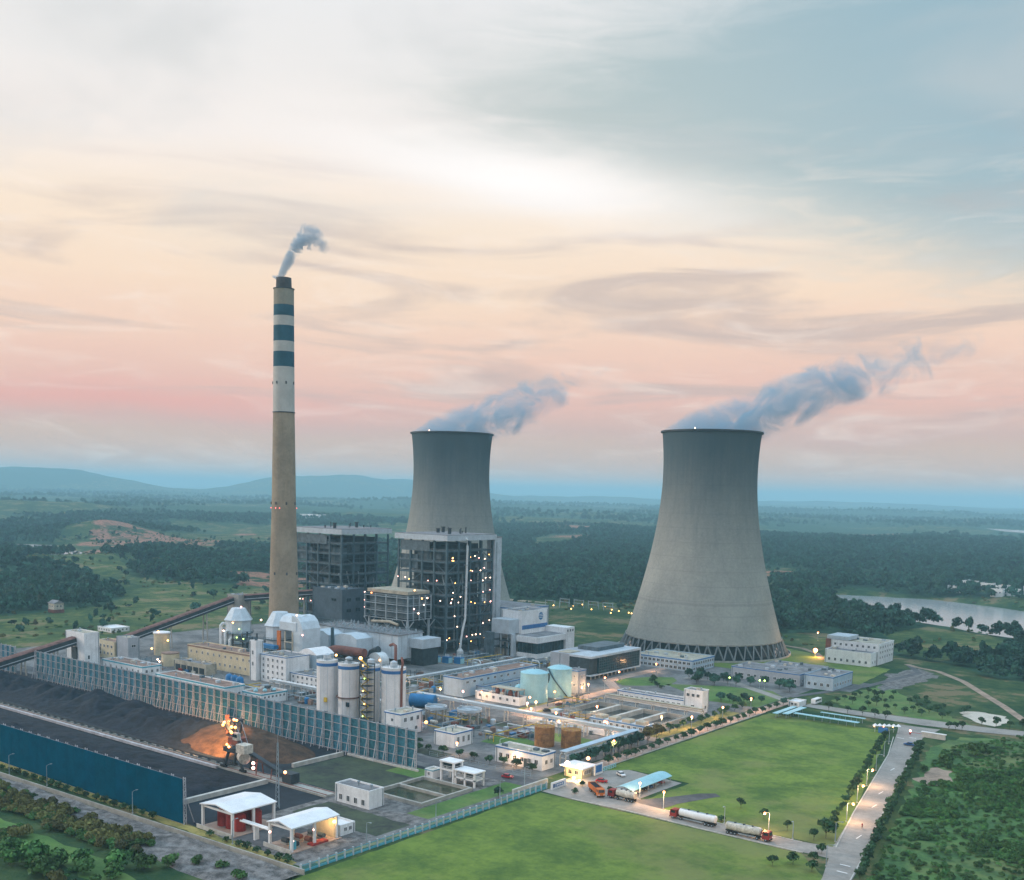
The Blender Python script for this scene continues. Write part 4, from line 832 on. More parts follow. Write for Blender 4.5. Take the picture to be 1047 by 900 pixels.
def stair_frame():
    x0, x1, y0, y1 = -335.6, -331, 326.5, 331; t = thing('stair_scaffold', 'yellow lit steel stair frame between the white silos', 'stair frame', ((x0 + x1) / 2, (y0 + y1) / 2, 0))
    for x in (x0, x1):
        for y in (y0, y1): B(x - .15, x + .15, y - .15, y + .15, 0, 27).build('post', 'steel_dark', t)
    for k in range(9):
        z = 2.6 + k * 2.9; B(x0, x1, y0, y1, z, z + .12).build('landing', 'steel_dark', t); rl = MB()
        rl.bar((x0, y0, z + 1.1), (x1, y0, z + 1.1), .1); rl.bar((x1, y0, z + 1.1), (x1, y1, z + 1.1), .1); rl.build('railing', 'yellow_paint', t)
        MB().bar((x0 if k % 2 else x1, y0 + .8, z), (x1 if k % 2 else x0, y0 + .8, z + 2.9), .7, .2).build('stair_flight', 'yellow_paint', t)
    for k in range(5): lamp(t, (x0 + 2.3 + (k % 2), y0 - .3, 4 + k * 5.6), 'lamp_yellow' if k % 3 else 'lamp_green', .30)
    lamp(t, (x0 + 1, y0 - .5, 29.5), 'lamp_yellow', .75); lamp(t, (x0 - 16, y0 + 1, 28.8), 'lamp_yellow', .5)
    B(x0 - 17, x1 + 2, y0 + 1.5, y0 + 2.7, 27.2, 27.5).build('top_walkway', 'steel_dark', t)
stair_frame()
hs = B_('dosing_house', 'white two storey house with blue trim in front of the widest silo', 'building', -316, -306.5, 322, 335.5, 9.6, 'white_wall', 'roof_tan', 'blue_trim', ((1, 6.4, 1.2, 1.2),), ((3, 6.6, 1.5, 1.7), (2, 2.4, 1.4, 1.4)), th=.5)
lamp(hs, (-305.2, 336.5, 4), 'lamp_orange', .7)
def horiz_tank():
    t = thing('horizontal_tank', 'blue horizontal cylinder tank behind the white two storey house', 'tank', (-339, 372, 0))
    MB().tube([(-345.5, 369.6, 3.6), (-345.2, 369.7, 3.6), (-334, 374.4, 3.6), (-333.7, 374.5, 3.6)], [2.2, 3.2, 3.2, 2.2], 20).build('shell', 'blue_paint', t, smooth=True)
    for f in (.2, .8): B(-345 + 11 * f - .5, -345 + 11 * f + .5, 369.7 + 4.7 * f - 2.4, 369.7 + 4.7 * f + 2.4, 0, 2).build('saddle', 'concrete', t)
    MB().lathe((-339.5, 372, 6.6), [(.5, 0), (.5, .9)], 10).build('manhole', 'tank_blue', t)
horiz_tank()
for k, (x, y, r) in enumerate(((-317, 356, 5.0), (-302.5, 362, 5.6))):
    t = thing('thickener', ('round open deck on thin columns behind the white two storey house', 'round open deck on thin columns beside the blue overhead walkway')[k], 'process deck', (x, y, 0), 'round process decks')
    MB().lathe((x, y, 5.6), [(r, 0), (r, 1.2), (r - .3, 1.2), (r - .4, .5), (.1, .5)], 28, cap=False).build('trough', 'panel_pale', t, smooth=True)
    for a in range(0, 360, 45): c, s = math.cos(R(a)), math.sin(R(a)); B(x + (r - .5) * c - .25, x + (r - .5) * c + .25, y + (r - .5) * s - .25, y + (r - .5) * s + .25, 0, 5.6).build('column', 'concrete', t)
    MB().bar((x - r, y, 7.2), (x + r, y, 7.2), .9, .3).build('bridge', 'steel_pale', t)
B_('small_store', 'small white flat roofed store with blue trim and three windows near the fence end', 'building', -287, -276.4, 321.5, 333.2, 6.2, 'white_wall', 'roof_tan', 'blue_trim', (), ((3, 3, 1.2, 2.4),), th=.5)
B_('long_store', 'long pale building with blue trim and brown roof left of the light blue tanks', 'building', -356.6, -343.5, 405.4, 468, 9.8, 'pale_blue_wall', 'roof_brown', 'blue_trim', (), ((11, 7.3, 1.8, 1.2),), th=.6)
B_('side_annex', 'low strip annex along the long pale building', 'building', -343.4, -338.6, 416, 466, 5.2, 'pale_blue_wall', 'roof_grey', 'blue_trim', (), ((8, 2.6, 1.4, 1.2),), th=.4)
lb = B_('low_canopy_block', 'low white block with raised tan canopy in front of the light blue tanks', 'building', -337.4, -309.5, 408, 414, 4.2, 'white_wall', 'roof_grey', None, ((6, 2.3, 1.3, 1.3),))
B(-328, -311, 409.2, 414.6, 7, 7.4).build('canopy', 'roof_tan', lb)
for xx in (-327.5, -319.5, -311.5):
    for yy in (409.5, 414.3): B(xx - .2, xx + .2, yy - .2, yy + .2, 3.7, 7).build('canopy_post', 'steel_pale', lb)
for k in range(4): MB().lathe((-326 + k * 4, 411.8, 3.7), [(1.2, 0), (1.2, 1.8), (.5, 2.6)], 12).build('vessel', 'pipe_rust', lb)
def big_tank(x, y, r, h, label, stair):
    t = thing('water_tank', label, 'tank', (x, y, 0), 'light blue water tanks'); MB().lathe((x, y, 0), [(r, 0), (r, h)], 40).build('shell', 'tank_blue', t, smooth=True)
    MB().lathe((x, y, h), [(r + .1, -.1), (r + .1, .1), (r * .6, 1.1), (r * .25, 1.6), (.05, 1.7)], 40).build('roof', 'tank_blue', t, smooth=True)
    mb = MB()
    for k in range(14): a = R(stair + k * 7.5); mb.bar(((x + (r + .5) * math.cos(a)), y + (r + .5) * math.sin(a), h - h * k / 14), (x + (r + .5) * math.cos(a + .13), y + (r + .5) * math.sin(a + .13), h - h * (k + 1) / 14), .8, .35)
    mb.build('spiral_stair', 'steel_blue', t); MB().lathe((x, y, h + 1.6), [(.4, 0), (.4, .7)], 10).build('vent', 'steel_pale', t)
big_tank(-312.8, 424, 6.9, 14.4, 'nearer of two light blue cylindrical water tanks', 20); big_tank(-310.2, 442.2, 6.2, 14.8, 'farther of two light blue cylindrical water tanks with dark diagonal stair', 245)
for k, (x, y) in enumerate(((-325, 420), (-322, 424))):
    t = thing('small_vessel', ('small light blue vessel lying left of the nearer blue tank', 'small light blue upright vessel close to the nearer blue tank')[k], 'tank', (x, y, 0))
    MB().lathe((x, y, 0), [(2.2, 0), (2.2, 5.0 + k), (1.4, 6 + k), (.1, 6.4 + k)], 18).build('shell', 'tank_blue', t, smooth=True); MB().lathe((x, y, 6.3 + k), [(.25, 0), (.25, .5)], 8).build('vent', 'steel_pale', t)
B_('stair_block', 'narrow grey block with small windows right of the light blue tanks', 'building', -314.5, -307.2, 454.6, 462, 12.4, 'grey_wall', 'roof_grey', 'blue_trim', ((2, 9, 1, 1.3), (2, 4.5, 1, 1.3)), ((2, 9, 1, 1.3), (2, 4.5, 1, 1.3)), th=.5)
# ------------------------------------------------------------------ turbine hall, control building, offices
B_('turbine_hall', 'long pale turbine hall behind the boiler houses', 'turbine hall', -600, -426, 558, 592, 27, 'panel_pale', 'roof_grey', 'blue_trim', (), ((4, 8, 3, 3),))
cb = B_('control_building', 'white hall end with wide blue stripe and blue emblem beside the boiler house', 'building', -425.2, -408.8, 539.4, 567, 28, 'white_wall', 'roof_grey', None, ((3, 6, 2, 2),))
B(-408.78, -408.66, 539.6, 566.8, 16.2, 18.8).build('blue_stripe', 'blue_trim', cb)
em = MB()                                          # emblem: blue globe crossed by pale bands
n = 28; cy, cz, rr = 559.5, 23.6, 2.5
em.add([(-408.72, cy + rr * math.cos(2 * math.pi * k / n), cz + rr * math.sin(2 * math.pi * k / n)) for k in range(n)], [tuple(range(n))])
e0 = em.build('emblem', 'blue_paint', cb)
for z, hw in ((-.9, 2.0), (.15, 2.4), (1.1, 2.0)): MB().box(-408.70, -408.62, cy - hw, cy + hw, cz + z - .16, cz + z + .16).build('emblem_band', 'white_paint', e0)
B(-425, -411, 529, 539.3, 14, 23).build('side_tower', 'panel_pale', cb)
for k in range(5): MB().tube([(-424 + k * 3, 530 + k % 2 * 3, 0), (-424 + k * 3, 530 + k % 2 * 3, 14)], .5, 8).build('riser_pipe', ('pipe_white', 'casing_grey', 'steel_pale')[k % 3], cb)
for z in (5, 9.5): B(-425, -411, 529, 539, z, z + .3).build('platform', 'steel_dark', cb)
B(-424, -417, 532, 539, 0, 4.6).build('pump_room', 'roof_tan', cb); B(-425.4, -420, 522, 525.9, 0, 15).build('pipe_enclosure', 'casing_grey', cb)
gp = thing('glazed_block', 'white block with wrap around dark glazing projecting from the striped hall', 'building', (-400, 549, 0))
B(-408.5, -392.4, 534, 564, 0, 2.8).build('plinth', 'white_wall', gp); B(-408.2, -393, 534.6, 563.4, 2.8, 9.6).build('glazing', 'curtain_glass', gp); B(-408.5, -391.8, 533.4, 564.4, 9.6, 13.4).build('parapet', 'white_wall', gp); B(-407.5, -393, 534.6, 563.4, 13.41, 13.6).build('roof', 'roof_grey', gp)
for k in range(10): B(-392.98, -392.9, 535 + k * 3.1, 535.15 + k * 3.1, 2.9, 9.5).build('mullion', 'frame_dark', gp)
for k in range(5): B(-408 + k * 3.6, -407.85 + k * 3.6, 534.5, 534.58, 2.9, 9.5).build('mullion', 'frame_dark', gp)
B(-408.5, -392, 564.6, 574, 0, 17).build('end_wall', 'white_wall', gp); windows(gp, 'E', -392, 565, 573.4, 3, 15, 1.5, 1.6)
B(-411, -408.9, 531, 534, 0, 14).build('pier', 'panel_pale', gp)
of = thing('glass_office', 'long dark glass office on stilts with pale grey end wall', 'office building', (-340, 520, 0))
x0, x1, y0, y1 = -352.6, -325, 493, 545
B(x0, x0 + 13, y0, y1 - 8, 0, 13.4).build('end_block', 'grey_wall', of); B(x0 + 13.05, x1 - 5, y0 + .2, y1, 2.6, 13).build('rear_block', 'grey_wall', of)
B(x1 - 4.95, x1, y0 + 8, y1 - .5, 2.9, 12.2).build('curtain_wall', 'curtain_glass', of); B(x0 + 13.05, x1 + .6, y0 - .2, y1 + .3, 12.21, 13.4).build('roof', 'panel_pale', of); B(x0 + 14, x1 + .5, y0 - .1, y1 + .3, 2.2, 2.85).build('floor_slab', 'panel_pale', of)
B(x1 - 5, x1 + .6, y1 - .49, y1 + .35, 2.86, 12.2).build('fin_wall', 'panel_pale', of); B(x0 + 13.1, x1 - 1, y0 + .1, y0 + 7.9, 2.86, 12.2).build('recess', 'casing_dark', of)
for k in range(22): B(x1 + .01, x1 + .12, y0 + 8.5 + k * 1.98, y0 + 8.62 + k * 1.98, 2.95, 12.15).build('mullion', 'frame_dark', of)
for k in range(6): B(x1 + .01, x1 + .10, y0 + 8, y1 - .6, 4.2 + k * 1.5, 4.32 + k * 1.5).build('transom', 'frame_dark', of)
for k in range(12): B(x1 - 1.6, x1 - 1.0, y0 + 2 + k * 4.3, y0 + 2.6 + k * 4.3, 0, 2.2).build('stilt', 'pale_concrete', of)
B(x0 + 5, x0 + 19, y0 + 20, y1 - 4, 13.41, 15.6).build('roof_plant', 'casing_grey', of); B(x0 + 4, x0 + 12, y0 + 2, y0 + 12, 13.41, 13.8).build('roof_terrace', 'roof_tan', of); B(x0 + 6.4, x0 + 6.7, y0 - .06, y0 + .1, 0, 13).build('joint', 'frame_dark', of)
B_('admin_block', 'long two storey block with blue trimmed flat roof below the cooling tower', 'office building', -338, -298, 560, 588, 7.2, 'pale_blue_wall', 'roof_tan', 'blue_trim', ((13, 4.9, 1.9, 1.5), (13, 1.8, 1.9, 1.6)), ((9, 4.9, 1.9, 1.5), (9, 1.8, 1.9, 1.6)), th=.6)
B_('long_lab', 'long low grey building with blue trim right of the cooling tower', 'building', -274, -232.4, 562.3, 583.5, 6.8, 'grey_wall', 'roof_grey', 'blue_trim', ((10, 2.6, 1.6, 1.4),), ((5, 2.6, 1.6, 1.4),), th=.5)
B_('canteen', 'pale blue trimmed building at the right end of the long low grey one', 'building', -229.4, -213.1, 561, 590, 7.7, 'pale_blue_wall', 'roof_grey', 'blue_trim', ((4, 2.8, 1.5, 1.6),), ((7, 2.8, 1.5, 1.6),), th=.5)
B_('rear_shed', 'dark roofed shed behind the long low grey building', 'building', -268, -235, 592, 610, 5.5, 'grey_wall', 'roof_grey', None, ((5, 2.6, 1.6, 1.4),))
dm = B_('hostel', 'white four storey hostel with dark windows by the forest edge', 'building', -258, -227, 671.5, 700, 13.4, 'white_wall', 'roof_tan', None, ((8, 11, 1.3, 1.4), (8, 7.8, 1.3, 1.4)), ((6, 11, 1.6, 1.5), (6, 7.8, 1.6, 1.5), (6, 4.5, 1.6, 1.5)))
B(-261.5, -258.1, 671.3, 676, 0, 13.8).build('red_pier', 'pipe_rust', dm); B(-261, -247, 672, 690, 13.6, 16).build('upper_storey', 'panel_pale', dm)
B_('hostel_wing', 'low white wing in front of the four storey hostel', 'building', -257.2, -227.7, 660, 671, 8.8, 'white_wall', 'roof_grey', None, ((7, 2.6, 1.3, 1.6),), ((2, 2.6, 1.3, 1.6),))
pb = B_('pond_building', 'long low white building with blue trim behind the four settling basins', 'building', -284, -246.6, 456, 463, 5.4, 'white_wall', 'roof_grey', 'blue_trim', ((12, 2.5, 1.6, 1.5),), th=.5)
B_('pond_tower', 'small white two storey tower at the right end behind the settling basins', 'building', -246.5, -236.5, 456, 462.6, 10.9, 'white_wall', 'roof_grey', None, ((3, 8.2, 1.5, 1.4), (1, 2.6, 1.6, 1.6)), ((1, 2.6, 1.5, 1.5),))
B_('field_store', 'low white shed standing in the grass left of the long conveyor', 'shed', -683, -666, 411.5, 426, 3.2, 'white_wall', 'roof_white', None, ((5, 1.6, 1.2, 1.2),), ((4, 1.6, 1.2, 1.2),))
fh = B_('farm_house', 'lone pale house with red base at the edge of the left wood', 'house', -803, -794, 442, 450, 7.4, 'dirty_white', 'roof_grey', None, ((2, 5.2, 1.3, 1.4),), ((2, 5.2, 1.3, 1.4),))
B(-803.2, -793.8, 441.8, 450.2, 0, 2.6).build('base', 'pipe_rust', fh); MB().extrude([(441.4, 7.42), (450.6, 7.42), (446, 9.8)], 'X', -803.5, -793.5).build('gable_roof', 'roof_grey', fh)
for k in range(3):
    t = thing('transformer', ('leftmost', 'middle', 'rightmost')[k] + ' blue transformer at the foot of the lit boiler house', 'transformer', (-425 + k * 6.5, 476 + k * 3.2, 0), 'blue transformers'); x, y, _ = t.location
    B(x - 2.4, x + 2.4, y - 1.8, y + 1.8, .6, 4.4).build('tank', 'blue_paint', t); B(x - 3, x + 3, y - 2.3, y + 2.3, 0, .6).build('plinth', 'concrete', t)
    for s in (-1.2, 0, 1.2): MB().lathe((x + s, y, 4.4), [(.25, 0), (.35, .5), (.2, 1.6)], 8).build('bushing', 'pipe_white', t)
    B(x + 2.41, x + 3, y - 1.5, y + 1.5, .8, 3.8).build('radiator', 'tank_blue', t)
for k, (x, y) in enumerate(((-398, 482), (-372, 505))):
    t = thing('pipe_loop', ('white pipe expansion loop left of the glazed block', 'white pipe expansion loop just below the glazed block')[k], 'pipe', (x, y, 0)); MB().tube([(x - 3, y, 0), (x - 3, y, 3.2), (x - 2, y, 4.4), (x + 2, y, 4.4), (x + 3, y, 3.2), (x + 3, y, 0)], .4, 8).build('pipe', 'pipe_white', t, smooth=True)
# ------------------------------------------------------------------ rust tanks, workshop, pipe racks, basins
for k, (x, y, r, h) in enumerate(((-252.7, 350.7, 4.1, 8.2), (-243.3, 356.2, 4.1, 7.4))):
    t = thing('rust_tank', ('left and taller of two rusty brown round tanks', 'right and lower of two rusty brown round tanks')[k], 'tank', (x, y, 0), 'rusty tanks')
    MB().lathe((x, y, 0), [(r, 0), (r, h)], 32).build('shell', 'tank_rust', t, smooth=True); MB().lathe((x, y, h), [(r - .15, -.3), (.1, .05)], 32).build('roof', 'tank_rust', t)
    mb = MB()
    for q in range(16): a = q * math.pi / 8; b = a + math.pi / 8; mb.bar((x + r * math.cos(a), y + r * math.sin(a), h), (x + r * math.cos(a), y + r * math.sin(a), h + 1), .1); mb.bar((x + r * math.cos(a), y + r * math.sin(a), h + 1), (x + r * math.cos(b), y + r * math.sin(b), h + 1), .12)
    mb.build('railing', 'yellow_paint', t)
    for z in (h * .35, h * .68): MB().lathe((x, y, z), [(r + .02, 0), (r + .07, .05), (r + .02, .12)], 32, cap=False).build('hoop', 'pipe_rust', t)
B_('works_garage', 'white workshop with blue eaves in front of the rusty tanks', 'workshop', -251.4, -229.2, 317, 325.5, 6.4, 'white_wall', 'roof_tan', 'blue_trim', ((6, 3, 1.5, 1.6),), ((2, 3, 1.4, 1.6),), door=('S', -236, 3.4, 3.6), th=.6)
def pipe_rack(label, axis, a0, a1, c, z, step=9, m='panel_pale', roofm=None, w=2.6):
    mid = ((a0 + a1) / 2, c, 0) if axis == 'X' else (c, (a0 + a1) / 2, 0); t = thing('pipe_rack', label, 'pipe rack', mid, 'overhead pipe racks')
    P = (lambda a, b, zz: (a, c + b, zz)) if axis == 'X' else (lambda a, b, zz: (c + b, a, zz))
    for s in (-1, 1): MB().bar(P(a0, s * w / 2, z), P(a1, s * w / 2, z), .3, .7).build('girder', m, t)
    n = int(abs(a1 - a0) / step)
    for k in range(n + 1):
        a = a0 + (a1 - a0) * k / n; mb = MB()
        for s in (-1, 1): mb.bar(P(a, s * w / 2, 0), P(a, s * w / 2, z), .35)
        mb.bar(P(a, -w / 2, z - 1.2), P(a, w / 2, z - 1.2), .3); mb.build('trestle', 'pale_concrete', t)
    for k, (b, r_, mm) in enumerate(((-.7, .28, 'pipe_white'), (0, .22, 'steel_pale'), (.7, .3, 'pipe_white'))): MB().tube([P(a0, b, z + .65), P(a1, b, z + .65)], r_, 8).build('pipe', mm, t, smooth=True)
    if roofm: (B(a0, a1, c - w / 2 - .3, c + w / 2 + .3, z + 1.2, z + 1.5) if axis == 'X' else B(c - w / 2 - .3, c + w / 2 + .3, a0, a1, z + 1.2, z + 1.5)).build('cover', roofm, t)
    return t
pipe_rack('long overhead pipe rack crossing from the silos to the rusty tanks', 'X', -347, -228.2, 376.5, 5.6, 10)
pipe_rack('roofed pipe rack running along the tree lined road from the white workshop', 'Y', 326.2, 379, -226.2, 5.0, 8, 'panel_pale', 'pale_blue_wall', 2.6)
pipe_rack('pipe bridge over the far side of the settling basins', 'X', -281, -228, 440.6, 4.4, 8, 'pale_concrete', 'roof_tan', 2.2)
pipe_rack('low pipe rack between the boiler house and long pale building', 'Y', 400, 500, -376, 6, 9, 'steel_pale', None, 3)
pipe_rack('tangled pipe rack behind the annex and silos', 'X', -425, -345, 352, 5, 8, 'steel_pale', None, 3)
def basin(label, x0, x1, y0, y1, n, hw, water, axis='X', name='settling_basin', cat='basin'):
    t = thing(name, label, cat, ((x0 + x1) / 2, (y0 + y1) / 2, 0)); th = .9
    for q in ((x0, x1, y0, y0 + th), (x0, x1, y1 - th, y1), (x0, x0 + th, y0 + th, y1 - th), (x1 - th, x1, y0 + th, y1 - th)): B(*q, .02, hw).build('wall', 'concrete', t)
    for k in range(1, n):
        if axis == 'X': c = x0 + (x1 - x0) * k / n; B(c - .9, c + .9, y0 + th, y1 - th, .02, hw - .05).build('dividing_wall', 'pale_concrete', t)
        else: c = y0 + (y1 - y0) * k / n; B(x0 + th, x1 - th, c - .5, c + .5, .02, hw - .05).build('dividing_wall', 'concrete', t)
    B(x0 + th, x1 - th, y0 + th, y1 - th, .1, .22).build('water', water, t); return t
sb = basin('four dark settling basins side by side behind the tree lined road', -283, -232.6, 408, 437, 4, 2.4, 'pond_dark')
railing(sb, -283, -232.6, 408, 437, 2.4, 'steel_pale')
fp = B_('filter_house', 'low pale filter house with blue roof edge beside the near side of the settling basins', 'building', -262, -233, 398, 405.5, 3.6, 'pale_blue_wall', 'roof_white', 'blue_trim', ((9, 1.8, 1.4, 1.2),), th=.5)
for k in range(4): B(-260 + k * 7, -256 + k * 7, 399.4, 404, 3.1, 4.6).build('roof_light', 'roof_tan', fp)
basin('shallow greenish twin basin beside the two level pavilion', -254, -231, 253, 279, 2, 1.3, 'basin_green', 'Y', 'water_basin')
pe = thing('pump_yard', 'cluster of small pipes and valve stands between pipe rack and filter house', 'pump yard', (-255, 385, 0)); rnd = random.Random(9)
for k in range(26):
    x, y = rnd.uniform(-285, -230), rnd.uniform(380, 390); h = rnd.uniform(.8, 2.4); B(x - .6, x + .6, y - .6, y + .6, 0, h).build('valve_stand', rnd.choice(('steel_pale', 'casing_grey', 'panel_pale', 'blue_paint')), pe)
for k in range(5): MB().tube([(-286, 381 + k * 2, .8), (-230, 381 + k * 2, .8)], .22, 6).build('pipe', 'pipe_white', pe)
# ------------------------------------------------------------------ wind fences
def wind_fence(label, y, x0, x1, bay, panel, back, h=14.5, rails=(.4, 3.8, 7.4, 11, 14.3), pm='fence_steel'):
    t = thing('wind_fence', label, 'fence', ((x0 + x1) / 2, y, 0), 'coal yard wind fences'); n = int(round((x1 - x0) / bay)); bay = (x1 - x0) / n; wl = world_of(t)
    pme = B(.03 - bay / 2, bay / 2 - .03, -.04, .04, .5, h).mesh('panel', panel)
    f = .30 * (1 if back > 0 else -1); g = 1.25 * (1 if back > 0 else -1)
    mb = MB()
    mb.bar((0, f, 0), (0, f, h + .5), .24); mb.bar((0, g, 0), (0, g * .8, h + .2), .2)
    for k in range(9): z0, z1 = h * k / 9, h * (k + 1) / 9; mb.bar((0, f, z0), (0, g * .9, z1), .14); mb.bar((0, f, z1), (0, g * .9, z1), .14)
    mb.bar((0, back, 0), (0, g, h * .55), .22)
    sme = mb.mesh('post', pm)
    for k in range(n):
        link('panel', pme, t, (x0 + (k + .5) * bay - wl[0], 0, 0))
    for k in range(n + 1): link('post', sme, t, (x0 + k * bay - wl[0], 0, 0))
    for z in rails: MB().bar((x0, y + f * .9, z), (x1, y + f * .9, z), .16, .22).build('rail', pm, t)
    return t
wf = wind_fence('long teal lattice braced wind fence behind the coal heap', 287.5, -535, -265, 5, 'fence_teal', -3.0)
wind_fence('short stretch of teal wind fence left of the climbing conveyor', 287.5, -640, -556, 5, 'fence_teal', -4.2)
wind_fence('plain dark blue wind fence in the left foreground', 190.6, -500, -271.5, 6, 'fence_blue', 4.0)
# ------------------------------------------------------------------ coal yard
def heap(name, label, x0, x1, y0, y1, fn, m, nx=150, ny=40):
    X, Y = np.meshgrid(np.linspace(x0, x1, nx), np.linspace(y0, y1, ny)); Z = fn(X, Y); Z = np.maximum(Z, 0) + .03
    mb = MB(); mb.add(np.stack([X.ravel(), Y.ravel(), Z.ravel()], 1).tolist(), [(j * nx + i, j * nx + i + 1, (j + 1) * nx + i + 1, (j + 1) * nx + i) for j in range(ny - 1) for i in range(nx - 1)])
    return tag(mb.build(name, m, smooth=True), label, 'coal', None, 'stuff')
def cones(X, Y):
    rs = np.random.RandomState(12); Z = np.zeros(X.shape)
    for k in range(34):
        cx, cy, hh, sl = -636 + k * 9.2 + rs.uniform(-4, 4), 266 + rs.uniform(-6, 6), rs.uniform(3, 6.2), rs.uniform(.42, .6)
        Z = np.maximum(Z, hh - np.hypot(X - cx, Y - cy) * sl)
    return np.maximum(Z, 0)
heap('coal_pile', 'long black coal heap in front of the teal wind fence', -640, -330, 246.5, 286,
     lambda X, Y: (2.0 + cones(X, Y) + 1.2 * fbm(X, Y, 11, 6) + .8 * fbm(X, Y, 3.5, 16)) * np.clip(1.25 - 1.25 * np.abs((Y - 267) / 19) ** 2.4, 0, 1) * sst(X, -330, -352), 'coal', 300, 60)
heap('coal_pile', 'brown lit coal heap beside the stacker machine', -384, -302, 247.5, 286,
     lambda X, Y: (8.4 + 1.2 * fbm(X, Y, 12, 5) + .5 * fbm(X, Y, 4, 9)) * np.clip(1 - np.hypot((X + 343) / 40, (Y - 267) / 18.5) ** 1.35, 0, 1), 'coal_brown', 130, 64)
heap('coal_pile', 'low spread of black coal dust between the track and blue fence', -620, -290, 196, 236,
     lambda X, Y: (1.1 + 2.6 * fbm(X, Y, 22, 12) + 1.0 * fbm(X, Y, 6, 2)) * np.clip(1 - np.abs((Y - 216) / 20) ** 3, 0, 1) * sst(X, -290, -300), 'coal', 280, 44)
tr = thing('stacker_track', 'pale raised rail track crossing the black coal yard', 'track', (-450, 242, 0))
B(-640, -262, 239.4, 244.6, .05, .75).build('track_bed', 'concrete', tr)
for s in (-1.8, 1.8): B(-640, -262, 242 + s - .12, 242 + s + .12, .75, .95).build('rail', 'pipe_rust', tr)
B(-640, -318, 237.4, 238.2, .3, 1.3).build('belt_rail', 'fence_steel', tr)
MB().bar((-640, 242, 1.7), (-312, 242, 1.7), 1.5, .18).build('belt', 'rubber', tr)
for k in range(60): xx = -636 + k * 5.4; B(xx - .1, xx + .1, 241.1, 242.9, .75, 1.6).build('idler_stand', 'steel_pale', tr)
for lab, q in (('pale retaining wall at the end of the brown coal heap', (-300.5, -299.3, 258, 283, 0, 1.6)), ('pale retaining wall running from the blue fence to the rail track', (-290.8, -289.4, 196, 238, 0, 1.6)), ('low retaining wall along the foot of the teal wind fence right end', (-299.2, -262, 284.6, 285.4, 0, .8))):
    tag(B(*q).build('retaining_wall', 'pale_concrete'), lab, 'wall')
def stacker():
    t = thing('stacker_reclaimer', 'dark bucket wheel coal stacker with orange lamps on the rail track', 'stacker', (-311, 242, 0)); m = 'steel_dark'
    for x in (-316.5, -305.5):
        for y in (239.8, 244.2): MB().bar((x, y, .9), (-311 + (x + 311) * .5, 242 + (y - 242) * .9, 7), .8).build('leg', m, t); B(x - 1.6, x + 1.6, y - .45, y + .45, .95, 1.7).build('bogie', 'rubber', t)
    B(-316, -306, 239.2, 244.8, 7, 8.6).build('portal_deck', m, t); MB().lathe((-311, 242, 8.6), [(2.8, 0), (2.8, 1.2)], 20).build('slew_ring', 'casing_grey', t); B(-314, -308, 239.8, 244.2, 9.8, 12.4).build('superstructure', 'pipe_rust', t)
    for y in (240.4, 243.6): MB().bar((-312, y, 12.4), (-310.6, y, 18.6), .5).build('mast_leg', m, t)
    B(-312, -309.8, 240, 244, 18.4, 18.9).build('mast_head', m, t)
    a, b = Vector((-311, 242, 10.8)), Vector((-335, 256, 11.5)); d = (b - a).normalized(); u = d.cross(Vector((0, 0, 1))).normalized()
    for s in (-1, 1):
        mb = MB(); mb.bar(a + u * s * 1.1, b + u * s * 1.1, .35); mb.bar(a + u * s * 1.1 + Vector((0, 0, 1.8)), b + u * s * 1.1 + Vector((0, 0, 1.0)), .25)
        for k in range(9): p0 = a + (b - a) * k / 9 + u * s * 1.1; p1 = a + (b - a) * (k + 1) / 9 + u * s * 1.1; mb.bar(p0, p1 + Vector((0, 0, 1.4)), .16); mb.bar(p1, p1 + Vector((0, 0, 1.4)), .16)
        mb.build('boom_truss', m, t); MB().bar((-311, 242 + s * 1.2, 18.6), b + u * s * 1.1 + Vector((0, 0, 1)), .14).build('stay', 'steel_pale', t); MB().bar((-311, 242 + s * 1.2, 18.6), (-300, 236.5 + s * 1.2, 12.4), .14).build('stay', 'steel_pale', t)
    MB().bar((-311, 242, 10.8), (-299, 236, 11.4), 2.0, 1.1).build('counter_boom', m, t); B(-302, -297.5, 234, 238, 9.6, 12.6).build('counterweight', 'dirty_white', t)
    w_ = thing_w = MB(); c = b + Vector((-1.5, .9, -.6)); wn = u
    N = 20; mb = MB(); v = []
    for s in (-.5, .5):
        for k in range(N): a_ = 2 * math.pi * k / N; v.append(c + wn * s + d * (2.9 * math.cos(a_)) + Vector((0, 0, 2.9 * math.sin(a_))))
    mb.add(v, [tuple(range(N)), tuple(range(2 * N - 1, N - 1, -1))] + [(k, N + k, N + (k + 1) % N, (k + 1) % N) for k in range(N)]); wheel = mb.build('bucket_wheel', 'pipe_rust', t)
    for k in range(8): a_ = 2 * math.pi * k / 8; q = c + d * (3.3 * math.cos(a_)) + Vector((0, 0, 3.3 * math.sin(a_))); B(q.x - .5, q.x + .5, q.y - .5, q.y + .5, q.z - .5, q.z + .5).build('bucket', 'pipe_rust', wheel)
    MB().tube([(-304.6, 238.9, 7.2), (-304.2, 238.6, 7.2), (-301, 237, 7.0), (-300.6, 236.8, 7)], [1.2, 2.1, 2.1, 1.2], 16).build('cable_drum', 'dirty_white', t, smooth=True)
    B(-309, -306.4, 238, 239.6, 12.4, 15).build('cab', 'dirty_white', t); B(-308.9, -306.5, 237.95, 238, 13.4, 14.6).build('cab_window', 'glass', t)
    MB().bar((-305, 242, 8), (-283, 242, 2.4), 2.0, .9).build('tripper_belt', m, t)
    for x in (-299, -291, -284): z = 2.4 + (-283 - x) * .25; mb = MB(); [mb.bar((x, 242 + s * 1.6, .9), (x, 242 + s * 1, z), .3) for s in (-1, 1)]; mb.build('tripper_leg', 'pipe_rust', t)
